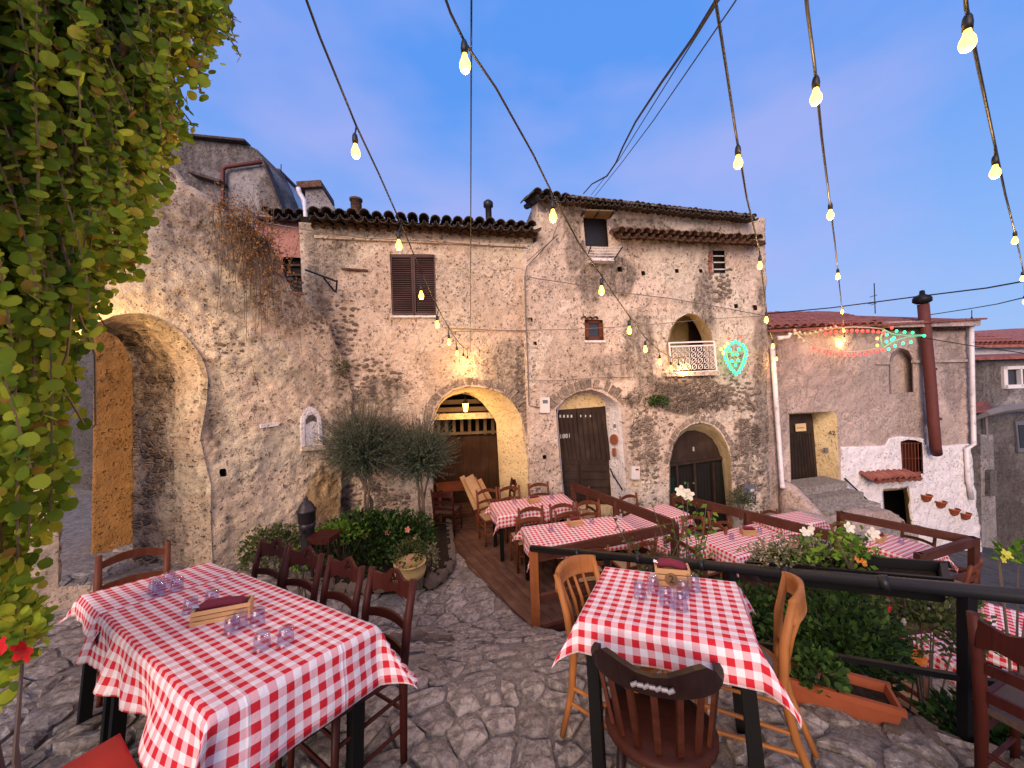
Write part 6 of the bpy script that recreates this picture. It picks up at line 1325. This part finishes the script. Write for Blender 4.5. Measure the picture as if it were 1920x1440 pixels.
bush('dry_tuft', 'dry brownish tuft standing right of the yellow pot', 'plant', tuple(atY(806, 1048, 5.2)), (.12, .12, .2), 260, .05, M['pale_leaf'], float(gz(-1.2, 5.2)), seed=22, shell=.7)
# ---- dry creeper on top of the garden wall
cr = thing('dry_creeper', 'withered rust coloured creeper spilling over the top of the garden wall', 'creeper', PL.P(470, 420)); co_ = np.array(cr.location); CP = []; CDv = []; m = MB()
for k in range(190):
    x = rnd.gauss(470, 34); y = float(np.interp(x, [380, 432, 468, 500, 520, 545], [372, 400, 425, 448, 482, 540])) + rnd.gauss(0, 8); a = PL.P(x, y + 8, .05 + rnd.random() * .1); L = abs(rnd.gauss(0, .5)); dn = rnd.random() < .62
    e_ = a + Vector((rnd.gauss(0, .12), rnd.gauss(-.04, .06), -L * 1.5 if dn else L * .6 + .05)) + PL.n * rnd.uniform(0, .14); mid = (a + e_) / 2 + PL.n * rnd.uniform(.02, .14); m.tube([a - cr.location, mid - cr.location, e_ - cr.location], .0035, 3)
    for q in np.linspace(.05, 1, 16): p = a.lerp(mid, min(1, q * 2)).lerp(e_, max(0, q * 2 - 1)); CP.append(np.array(p) - co_ + RNG.normal(size=3) * .025); CDv.append(RNG.normal(size=3) + np.array([0, -.3, -.3]))
tag(link('foliage', scatter_mesh('foliage', LEAF_V, LEAF_F, np.array(CP), rot_from(np.array(CDv), 1, len(CP)), RNG.uniform(.02, .05, len(CP)), M['dry']), cr), kind='stuff'); m.build('stem', M['twig'], cr)
bush('wall_tuft', 'green tuft growing out of the tall house above its cellar arch', 'plant', tuple(PB.P(1232, 752, .1)), (.26, .12, .12), 330, .06, M['shrub'], PB.P(1232, 752).z - .1, seed=31, shell=.8, zmin=-.9)
bush('wall_tuft', 'dark tuft on the ragged end of the garden wall', 'plant', tuple(PL.P(640, 690, .0)), (.14, .14, .2), 300, .04, M['hydr'], PL.P(640, 690).z - .15, seed=32, shell=.8, zmin=-.9)
bush('street_weed', 'weedy green plants at the wall foot beside the grey meter door', 'plant', tuple(PB.P(1390, 940, .25)), (.3, .15, .3), 500, .05, M['hydr'], PB.P(1390, 965, .25).z - .1, seed=33, shell=.8)
# ---- planting along the pipe railing
def trough(name, label, c, ang, L, W, H, mat, group=None):
    t = thing(name, label, 'planter', c, ang, group); m = MB(); a = .88
    o_ = [(-L / 2, -W / 2), (L / 2, -W / 2), (L / 2, W / 2), (-L / 2, W / 2)]; vs = [(x * a, y * a, 0) for x, y in o_] + [(x, y, H) for x, y in o_] + [(x * .94, y * .86, H) for x, y in o_] + [(x * .9, y * .8, H - .05) for x, y in o_]
    m.add(vs, [(3, 2, 1, 0)] + [(i, (i + 1) % 4, (i + 1) % 4 + 4, i + 4) for i in range(4)] + [(i + 4, (i + 1) % 4 + 4, (i + 1) % 4 + 8, i + 8) for i in range(4)] + [(i + 8, (i + 1) % 4 + 8, (i + 1) % 4 + 12, i + 12) for i in range(4)]); m.build('box', mat, t)
    MB().box((0, 0, H - .06), (L * .88, W * .76, .02)).build('soil', M['soil'], t)
    for y in (-1, 1): MB().bar((-L / 2 - .01, y * (W / 2), H - .015), (L / 2 + .01, y * (W / 2), H - .015), .022, .035).build('rim', mat, t)
    return t
def onrail(t, off=0.0, dz=0.0): d = (PR1 - PR0); p = PR0 + d * t; nrm = Vector((d.y, -d.x, 0)).normalized() * -1; return p + nrm * off + Vector((0, 0, dz))
ang_r = math.atan2(PR1.y - PR0.y, PR1.x - PR0.x)
pA = atZ(1600, 1395, -.06); pB = atZ(1490, 1360, -.05); tc = atZ(1592, 1345, -.02); ttx = trough('terracotta_trough', 'long terracotta trough on the stone edge behind table number 2', (1.86, 2.13, float(gz(1.86, 2.13)) - .02), rad(-27), .52, .19, .17, M['terracotta'])
p = ttx.location; bush('geranium', 'dark leafy geranium spilling over the left of the terracotta trough', 'plant', (p.x - .10, p.y + .02, p.z + .22), (.15, .11, .12), 330, .04, M['shrub'], p.z + .14, (RND_V, RND_F), .7, seed=41)
bk_ = trough('black_trough', 'black plastic trough hung on the pipe railing under pale flowers', onrail(.80, .20, -.12), ang_r, 1.0, .24, .14, M['black_plastic'], 'black troughs at the railing')
bk_.rotation_euler = (0, -math.atan(.257), ang_r)
p = onrail(.745, .2, .02); b1, _ = bush('pale_sprigs', 'pale straw coloured sprigs crowding the railing trough', 'plant', tuple(p + Vector((-.10, .06, .03))), (.30, .14, .10), 1000, .026, M['pale_leaf'], p.z - .08, seed=42, shell=.9, lump=.8)
bush('green_sprigs', 'green leafy sprigs among the pale flowers in the railing trough', 'plant', tuple(p + Vector((.06, .05, .0))), (.36, .14, .09), 420, .035, M['hydr'], p.z - .08, seed=43, shell=.9, lump=.8)
def hibiscus(label, base, tips, mat=M['petal_white'], Yj=.1, size=.07, leafn=26, lm='bright', lsize=.07):
    b = Vector(base); t = thing('hibiscus', label, 'plant', b, 0, 'white flowered plants along the decks'); m = MB(); P, D = [], []
    for tip in tips:
        e_ = Vector(tip) - b; mid = e_ * .5 + Vector((rnd.uniform(-.06, .06), rnd.uniform(-.06, .06), .05)); m.tube([(0, 0, 0), mid, e_], [.009, .007, .004], 5)
        for q in np.linspace(.3, 1.0, leafn):
            c_ = Vector((0, 0, 0)).lerp(mid, min(1, q * 2)).lerp(e_, max(0, q * 2 - 1)); P.append(np.array(c_) + RNG.normal(size=3) * .035); D.append(RNG.normal(size=3) + np.array([0, -.2, .2]))
    tag(link('foliage', scatter_mesh('foliage', LEAF_V, LEAF_F, np.array(P), rot_from(np.array(D), .6, len(P), face=(0, -.6, .7)), RNG.uniform(.6, 1.2, len(P)) * lsize, M[lm]), t), kind='stuff'); m.build('stem', M['twig'], t)
    return t
pl_ = onrail(.42, .5, -.15); tips = [atY(x, y, 4.3) for x, y in ((1278, 925), (1290, 905), (1300, 960), (1325, 945), (1222, 945), (1260, 975), (1310, 1000), (1335, 965))]
t_ = hibiscus('tall white hibiscus rising beyond the front rail', (2.05, 4.3, -1.2), tips); flowers(t_, [tuple(atY(x, y, 4.25)) for x, y in ((1277, 921), (1290, 928))], .07, M['petal_white'], origin=t_.location, name='bloom')
tips = [atY(x, y, 2.5) for x, y in ((1515, 1000), (1510, 1040), (1530, 1030), (1490, 1060))]; t_ = hibiscus('white flowered plant left of the pair, over the railing trough', onrail(.75, .2, -.02), tips, lsize=.05); flowers(t_, [tuple(atY(1517, 992, 2.5)), tuple(atY(1508, 998, 2.48))], .038, M['petal_white'], origin=t_.location, name='bloom')
tips = [atY(x, y, 2.45) for x, y in ((1590, 995), (1605, 1010), (1580, 1030), (1625, 1020), (1610, 1050), (1575, 1060), (1640, 1045))]; t_ = hibiscus('bushy white flowered plant before the lowest deck', onrail(.81, .22, -.02), tips, leafn=40, lsize=.05); flowers(t_, [tuple(atY(x, y, 2.4)) for x, y in ((1590, 989), (1628, 1006), (1636, 1000))], .04, M['petal_white'], origin=t_.location, name='bloom'); flowers(t_, [tuple(atY(1605, 1050, 2.3)), tuple(atY(1617, 1055, 2.3))], .024, M['petal_orange'], origin=t_.location, name='bloom')
tips = [atY(x, y, 3.9) for x, y in ((1190, 1030), (1250, 1030), (1310, 1040), (1275, 1010), (1230, 1000), (1180, 1010), (1145, 960))]; hibiscus('straggly twiggy plant in the black box beyond the front rail', (1.5, 4.15, -.55), tips, leafn=22, lm='hydr', lsize=.05)
trough('black_trough', 'black plastic box of straggly twigs beyond the front rail', (1.5, 4.2, -.62), rad(14), .85, .3, .2, M['black_plastic'], 'black troughs at the railing')
for k in range(8): o = link('pebble', STONES[k % 6], bpy.data.objects['black_trough.001'], (rnd.uniform(-.3, .3), rnd.uniform(-.08, .08), .17)); o.scale = (.035,) * 3; o.rotation_euler = (1.4, 0, k)
# lush dark bush below the railing
bush('leafy_bush', 'lush dark green bush below the pipe railing right of table 2', 'shrub', (2.55, 3.05, -.32), (.66, .36, .42), 4200, .06, M['shrub'], -1.4, seed=51, shell=.7)
bush('leafy_bush', 'mid green bush hanging right below the pipe, above the terracotta trough', 'shrub', (2.28, 2.62, -.08), (.5, .24, .34), 1700, .06, M['shrub'], -1.0, seed=57, shell=.8)
bush('leafy_bush', 'smaller dark bush at the left of the lush one, under the trough', 'shrub', (1.85, 3.05, -.15), (.28, .22, .28), 1200, .055, M['shrub'], -1.3, seed=52, shell=.7)
t_, _ = bush('wispy_bush', 'wispy grey green bush below the railing near the right edge', 'shrub', (3.1, 2.75, .0), (.40, .3, .28), 1500, .05, M['hydr'], -1.4, NEED_F and (LEAF_V, LEAF_F), seed=53, shell=.9); flowers(t_, [tuple(atY(1664, 1140, 2.5))], .03, M['petal_red'], origin=t_.location)
t_, _ = bush('leafy_bush', 'dark leafy bush with orange blooms under the dark chair', 'shrub', (2.55, 1.95, -.22), (.30, .2, .34), 1500, .06, M['shrub'], -.6, seed=54, shell=.7); flowers(t_, [tuple(atY(x, y, 2.0)) for x, y in ((1816, 1330), (1830, 1352), (1868, 1325))], .025, M['petal_orange'], origin=t_.location)
t_ = thing('orange_zinnia', 'single orange bloom at the edge of the lush bush', 'flower', atY(1718, 1232, 2.6)); flowers(t_, [tuple(atY(1718, 1232, 2.55))], .05, M['petal_orange'], n=9, origin=t_.location, name='bloom'); MB().tube([(0, 0, 0), (0, .05, -.5)], .005, 5).build('stem', M['twig'], t_)
t_, _ = bush('yellow_plant', 'yellow flowered plant at the right edge above the railing', 'plant', tuple(atY(1905, 1050, 2.6)), (.13, .1, .12), 80, .06, M['bright'], -.9, seed=55, shell=.9); flowers(t_, [tuple(atY(1885, 1040, 2.5)), tuple(atY(1878, 1048, 2.5))], .034, M['petal_yellow'], origin=t_.location)
# ---- stones of the terrace edge below the railing
for k in range(46):
    q = rnd.random(); p = Vector((.95, 3.1, 0)).lerp(Vector((2.5, 1.62, 0)), q); p += Vector((rnd.uniform(-.14, .1), rnd.uniform(-.12, .05), 0)); o = link('edge_stone', STONES[rnd.randrange(6)], terrace, (p.x, p.y, float(gz(p.x, p.y)) - .0)); s_ = rnd.uniform(.05, .12); o.scale = (s_ * 1.2, s_ * .6, s_); o.rotation_euler = (-1.3 + rnd.uniform(-.3, .3), 0, rnd.uniform(0, 6))
# step edge stones across the slope behind the near left chairs
for k in range(16):
    q = k / 15; p = Vector((-2.6, 3.35, 0)).lerp(Vector((-.75, 3.55, 0)), q); o = link('step_stone', STONES[rnd.randrange(6)], terrace, (p.x, p.y + rnd.uniform(-.04, .04), float(gz(p.x, p.y)) + .02)); o.scale = (.12, .12, .09); o.rotation_euler = (-.4, 0, rnd.uniform(-.2, .2))

# ================================================================ street furniture
bF = atY(580, 1062, 4.75); fo = thing('iron_fountain', 'black cast iron drinking fountain post by the cream wall', 'fountain', (bF.x, bF.y, bF.z))
MB().lathe([(.13, 0), (.13, .06), (.1, .1), (.085, .14), (.085, .5), (.1, .53), (.1, .56), (.09, .58)], (0, 0, 0), 16).build('column', M['cast_iron'], fo, True)
MB().lathe([(.09, .58), (.105, .6), (.105, .72), (.118, .73), (.118, .755), (.10, .77), (.085, .81), (.055, .85), (.03, .865), (.02, .88), (.03, .895), (.012, .92), (0, .925)], (0, 0, 0), 16).build('cap', M['cast_iron'], fo, True)
MB().tube([(0, -.09, .5), (0, -.16, .5), (0, -.17, .46)], .014, 8).build('spout', M['cast_iron'], fo, True)
bs = atY(612, 1066, 4.6); so_ = thing('wooden_stool', 'small dark wooden stool beside the iron fountain', 'stool', tuple(bs), rad(-8)); MB().box((0, 0, .43), (.3, .26, .035)).build('seat', M['chair_dark'], so_); MB().box((0, 0, .385), (.26, .22, .05)).build('apron', M['chair_dark'], so_)
for x in (-1, 1):
    for y in (-1, 1): MB().bar((x * .12, y * .1, -.04), (x * .12, y * .1, .38), .03).build('leg', M['chair_black'], so_)
for z in (.1, .24): MB().bar((-.12, -.1, z), (.12, -.1, z), .018).build('rung', M['chair_black'], so_); 
pg = atZ(1252, 955, -1.3); gb = thing('wheelie_bin', 'dark green plastic bin by the cellar arch', 'bin', (pg.x, pg.y + .2, -1.3), rad(13)); MB().box((0, 0, .33), (.34, .3, .66), taper=1.15).build('body', M['green_plastic'], gb); m = MB(); m.prism([(-.21, -.19, .67), (.21, -.19, .67), (.2, .16, .72), (-.2, .16, .72)], (0, 0, .05)); m.build('lid', M['green_plastic'], gb)
# ================================================================ lights
def bulb_meshes(k=1.0):
    m = MB(); m.lathe([(.0, 0), (.013, -.002), (.016, -.02), (.029, -.05), (.031, -.07), (.024, -.092), (.010, -.103), (0, -.105)], (0, 0, 0), 10); b = m.mesh('bulb', M['bulb'], True)
    m = MB(); m.lathe([(.006, .075), (.012, .07), (.018, .055), (.021, .03), (.019, .0), (.0, .0)], (0, 0, 0), 10); return b, m.mesh('socket', M['cable'], True)
BULB, SOCK = bulb_meshes(); BULB_OFF = BULB.copy(); BULB_OFF.materials.clear(); BULB_OFF.materials.append(M['bulb_off'])
def plan_line(A, Bp):
    a = atY(*A); b = atY(*Bp)
    def at(x, y):                                              # the point of the hanging line seen in column x, row y
        lo, hi = -.9, 1.6; r = ray(x, y); k = r.x / r.y; dX, dY = b.x - a.x, b.y - a.y; t = (k * a.y - a.x) / (dX - k * dY); return atY(x, y, a.y + dY * t)
    return at
def light_string(label, A, Bp, cable_px, bulbs, lead=.07, scale=.82, group='strings of warm bulbs over the square'):
    at = plan_line(A, Bp); t = thing('light_string', label, 'string lights', at(*bulbs[0]), 0, group); O = t.location.copy(); pts = [at(*p) - O for p in cable_px]; pts.insert(0, pts[0] + (pts[0] - pts[1]).normalized() * 4 + Vector((0, 0, .5)))
    MB().tube(pts, .0065, 6).build('cable', M['cable'], t, True)
    for x, y in bulbs:
        c = at(x, y) - O; c = c + Vector((0, 0, .05)); s = link('socket', SOCK, t, c); s.scale = (scale,) * 3; b = link('bulb', BULB, s); L = bpy.data.lights.new('bulb_light', 'POINT'); L.energy = 6.5; L.color = (1.0, .57, .2); L.shadow_soft_size = .03; lo = link('bulb_light', L, t, c - Vector((0, 0, .15 * scale)))
        P = min(((c - (pts[i].lerp(pts[i + 1], q))).length, tuple(pts[i].lerp(pts[i + 1], q))) for i in range(len(pts) - 1) for q in (0, .25, .5, .75, 1) if pts[i].lerp(pts[i + 1], q).z > c.z + .02) if any(p.z > c.z for p in pts) else None
        if P: MB().tube([c + Vector((0, 0, .07 * scale)), (c + Vector(P[1])) / 2 + Vector((0, 0, .02)), Vector(P[1])], .005, 5).build('lead', M['cable'], t)
    return t
light_string('bulb string running from top left to above the porch arch', (667, 288, 2.2), (877, 672, 6.9), [(560, -40), (600, 70), (668, 236), (710, 325), (752, 420), (792, 515), (822, 580), (846, 622), (862, 645), (874, 655), (881, 650)], [(667, 286), (748, 461), (790, 555), (820, 609), (842, 642), (857, 663), (869, 674), (877, 678)])
light_string('bulb string running from top centre to the balcony arch', (872, 122, 1.7), (1285, 687, 7.95), [(822, -40), (845, 25), (872, 80), (930, 165), (1000, 290), (1034, 360), (1085, 455), (1130, 520), (1160, 565), (1183, 597), (1213, 637), (1240, 660), (1262, 672), (1292, 668)], [(872, 122), (1037, 407), (1128, 546), (1180, 620), (1210, 655), (1237, 679), (1258, 690), (1272, 691), (1284, 687)])
light_string('bulb string ending at the white downpipe of the pink house', (1384, 308, 2.3), (1456, 668, 8.6), [(1335, -40), (1343, 10), (1362, 130), (1379, 245), (1400, 370), (1424, 470), (1434, 560), (1440, 610), (1450, 640), (1458, 655)], [(1384, 306), (1425, 499), (1437, 600), (1449, 649), (1458, 660), (1456, 673)])
light_string('bulb string ending over the red chilli light', (1530, 185, 1.9), (1582, 635, 8.8), [(1508, -40), (1514, 20), (1527, 120), (1541, 260), (1556, 380), (1566, 460), (1575, 545), (1580, 590), (1583, 620)], [(1530, 184), (1557, 404), (1571, 519), (1579, 585), (1582, 620), (1583, 637)])
light_string('bulb string hanging down the right side of the sky', (1814, 82, 1.5), (1922, 560, 6.5), [(1806, -50), (1812, 15), (1830, 105), (1850, 200), (1865, 270), (1885, 365), (1902, 432), (1915, 490), (1925, 545)], [(1814, 80), (1866, 324), (1903, 452), (1917, 523), (1921, 566)])
def unlit():
    at = plan_line((1420, 1215, 2.75), (1780, 1130, 2.75)); t = thing('unlit_string', 'string of unlit clear bulbs draped over the bush below the railing', 'string lights', at(1457, 1190)); O = t.location.copy(); px_ = [(1412, 1190), (1457, 1195), (1503, 1190), (1551, 1182), (1593, 1172), (1644, 1165), (1694, 1150), (1741, 1130), (1776, 1117)]
    MB().tube([at(*p) - O for p in px_], .004, 5).build('cable', M['cable'], t)
    for x, y in px_: s = link('socket', SOCK, t, at(x, y) - O + Vector((0, 0, -.03))); s.scale = (.6,) * 3; link('bulb', BULB_OFF, s)
unlit()
# ---- lanterns
def lantern(label, c, s=1.0, arm=None, power=0.0):
    t = thing('wall_lantern', label, 'lantern', c); m = MB(); m.lathe([(.035 * s, -.09 * s), (.06 * s, .07 * s)], (0, 0, 0), 6); m.build('glass', M['bulb_cold'], t); m = MB(); m.lathe([(.07 * s, .07 * s), (.05 * s, .1 * s), (.02 * s, .13 * s), (.01 * s, .17 * s), (0, .18 * s)], (0, 0, 0), 6); m.build('cap', M['black_metal'], t); MB().lathe([(.0, -.12 * s), (.02 * s, -.1 * s), (.04 * s, -.09 * s), (0, -.088 * s)], (0, 0, 0), 6).build('foot', M['black_metal'], t)
    for k in range(6): a = math.pi * k / 3; MB().tube([(.036 * s * math.cos(a), .036 * s * math.sin(a), -.09 * s), (.061 * s * math.cos(a), .061 * s * math.sin(a), .07 * s)], .003 * s, 4).build('rib', M['black_metal'], t)
    if arm: MB().tube([(0, 0, .17 * s)] + [Vector(p) - Vector(c) for p in arm], .008, 6).build('arm', M['black_metal'], t)
    L = bpy.data.lights.new('lantern_light', 'POINT'); L.energy = power; L.color = (1.0, .60, .25); L.shadow_soft_size = .12 * s; lo = bpy.data.objects.new('lantern_light', L); COL.objects.link(lo); lo.parent = t; lo.location = (0, -.13 * s, -.16 * s)
    return t
cA = PA.P(873, 763, -.55); lantern('small lit lantern hanging in the cream arched porch', cA, 1.1, [cA + Vector((0, 0, .4))], 11)
cL = PL.P(160, 575, .35); lantern('lit wall lantern behind the vine leaves beside the passage arch', cL, 1.3, [cL + Vector((0, 0, .3)), PL.P(160, 540, -.02)], 45)
cO = PO.P(150, 640, 1.0); 
pL = PC.P(1822, 598, .2); t = thing('post_lamp', 'small lit lamp on top of the white corner downpipe', 'lamp', pL); link('bulb', BULB, t); link('socket', SOCK, t); MB().tube([(0, 0, .07), (0, 0, .25)], .01, 5).build('stem', M['black_metal'], t)
# ---- light figures
def figure(label, pl, off, tubes, dots, gname):
    t = thing('light_figure', label, 'light figure', pl.P(*tubes[0][0][0], off)); O = t.location.copy()
    for path, mt in tubes: MB().tube([pl.P(x, y, off) - O for x, y in path], .016, 6).build('neon_tube', M[mt], t, True)
    cache = {}
    for x, y, mt in dots:
        if mt not in cache: m = MB(); m.lathe([(0, -.045), (.022, -.035), (.03, -.01), (.02, .02), (0, .03)], (0, 0, 0), 7); cache[mt] = m.mesh('lamp', M[mt], True)
        o = link('lamp', cache[mt], t, pl.P(x, y, off + .04) - O); o.scale = (1.0,) * 3
    return t
def along(path, n, dx=0, dy=0): return [(x + dx, y + dy) for x, y in resample(path, n)]
up = [(1490, 622), (1506, 628), (1522, 627), (1545, 619), (1570, 615), (1600, 613), (1630, 614), (1657, 617)]; lo = [(1490, 622), (1508, 638), (1530, 650), (1560, 657), (1590, 660), (1620, 658), (1655, 651)]; cap = [(1655, 652), (1651, 634), (1657, 617)]; s1 = [(1657, 618), (1672, 626), (1695, 629), (1733, 628)]; s2 = [(1656, 652), (1675, 640), (1700, 632), (1733, 629)]
dots = [(x, y, 'led_red') for x, y in along(lo, 17, 0, 5)[4:]] + [(x, y, 'led_red') for x, y in along(up, 18, 0, 6)[9:]] + [(x, y, 'tube_pale') for x, y in along(up, 18, 0, -3)[:9]] + [(x, y, 'tube_pale') for x, y in along(lo, 17, 0, 3)[:3]] + [(x, y, 'led_red') for x, y in along(up, 18, 0, 6)[6:9]] + [(1645, 634, 'led_warm'), (1645, 647, 'led_warm'), (1672, 614, 'led_red')] + [(x, y, 'led_green') for x, y in ((1681, 620), (1696, 622), (1711, 623), (1733, 629), (1708, 641), (1693, 643), (1678, 648), (1666, 654), (1663, 627), (1676, 633), (1662, 640), (1672, 636))]
figure('red and green fairy light chilli pepper hung before the pink house', PC, .8, [(up, 'tube_pale'), (lo, 'tube_pale'), (cap, 'tube_green'), (s1, 'tube_green'), (s2, 'tube_green')], dots, 'x')
out = [(1379, 643), (1369, 648), (1362, 661), (1365, 675), (1372, 688), (1380, 698), (1385, 694), (1392, 678), (1396, 662), (1392, 650), (1379, 643)]; dots = [(1379 + (x - 1379) * 1.28, 670 + (y - 670) * 1.12, 'led_green') for x, y in along(out, 23)[:-1]] + [(x, y, 'led_green') for x, y in ((1369, 655), (1386, 654), (1374, 664), (1382, 664), (1372, 676), (1384, 675), (1379, 684))] + [(1366, 634, 'led_red'), (1389, 631, 'led_red'), (1352, 654, 'led_warm'), (1359, 649, 'led_warm'), (1356, 661, 'led_warm'), (1364, 643, 'led_warm')]
figure('green fairy light pepper fixed to the tall house beside the balcony', PB, .22, [(out, 'tube_green'), ([(1362, 661), (1380, 660), (1396, 657)], 'tube_green'), ([(1368, 680), (1391, 678)], 'tube_green')], dots, 'x')
# ---- cables
def cable(label, pts, r=.006, mat='cable', group=None): tag(MB().tube(pts, r, 6).build('cable', M[mat], None, True), label, 'cable', group or 'cables over the square')
at = plan_line((1345, 0, 2.2), (1096, 362, 7.5)); cable('thick sagging black cable from the top of the sky to the tall house roof', [at(x, y) for x, y in ((1368, -40), (1338, 8), (1300, 70), (1240, 155), (1192, 228), (1168, 275), (1155, 305), (1138, 330), (1110, 345), (1094, 363))], .011)
at = plan_line((1378, 0, 2.2), (1112, 365, 7.5)); cable('thin cable left of the pair reaching the tall house roof', [at(x, y) for x, y in ((1372, -30), (1345, 5), (1215, 212), (1160, 300), (1108, 366))], .005); cable('thin cable right of the pair reaching the tall house roof', [at(x, y) for x, y in ((1400, -30), (1375, 8), (1225, 226), (1165, 306), (1115, 368))], .005)
at = plan_line((884, 0, 1.5), (882, 640, 6.9)); cable('straight thin wire dropping down the middle of the picture', [atY(884, -30, 1.6), atY(883, 300, 2.7), atY(882, 660, 6.95)], .0045)
cable('cable sagging along the facade under the shuttered window', [PB.P(x, y, .14) for x, y in ((845, 622), (940, 620), (1060, 618), (1180, 612), (1250, 606), (1330, 598), (1440, 592))], .007, 'greycable', 'cables along the facades')
cable('old cable drooping across the tall house from its left corner', [PB.P(x, y, .1) for x, y in ((984, 518), (1010, 523), (1060, 530), (1120, 540), (1160, 548), (1260, 560), (1350, 576), (1450, 595))], .009, 'greycable', 'cables along the facades')
cable('cable under the eave of the old house', [PA.P(x, y, .1) for x, y in ((500, 418), (580, 432), (680, 446), (800, 452), (990, 466))], .008, 'greycable', 'cables along the facades')
cable('grey conduit running down the joint of the two old houses', [PB.P(x, y, .06) for x, y in ((1045, 440), (1025, 460), (988, 500), (984, 520), (986, 600), (990, 690), (992, 760), (1014, 765))], .013, 'greycable', 'cables along the facades')
cable('thin wire above the cream porch arch', [PB.P(x, y, .08) for x, y in ((985, 712), (1040, 714), (1120, 708), (1190, 707))], .006, 'greycable', 'cables along the facades')
cable('cable crossing the upper wall left of the top window', [PB.P(x, y, .1) for x, y in ((1060, 385), (1050, 410), (1035, 450), (988, 490))], .008, 'greycable', 'cables along the facades')
cable('heavy cable crossing the sky above the red flue', [atY(1440, 588, 9.6), atY(1560, 577, 8.8), atY(1720, 556, 7.6), atY(1850, 540, 6.6), atY(1960, 520, 5.8)], .014)
cable('cable from the corner pipe to the right edge', [atY(1745, 590, 9.8), atY(1823, 578, 9.5), atY(1870, 570, 8.5), atY(1960, 548, 7.0)], .012)
cable('cable sloping down to the right edge before the white house', [atY(1735, 634, 9.8), atY(1820, 648, 9.4), atY(1960, 668, 8.6)], .012); cable('wire holding the chilli light from the left', [atY(1440, 610, 9.0), atY(1490, 622, 8.95)], .006)
# ================================================================ put each thing's empty at its own base
bpy.context.view_layer.update()
kids = {}
for o in bpy.data.objects:
    if o.parent: kids.setdefault(o.parent, []).append(o)
for o in [o for o in bpy.data.objects if o.type == 'EMPTY' and o.parent is None and o.location.length < 1e-6]:
    P = [k.matrix_world @ Vector(c) for k in kids.get(o, []) if k.type == 'MESH' for c in k.bound_box]
    if not P: continue
    b = Vector(((min(p.x for p in P) + max(p.x for p in P)) / 2, (min(p.y for p in P) + max(p.y for p in P)) / 2, min(p.z for p in P)))
    o.location = b
    for k in kids[o]: k.location = k.location - b
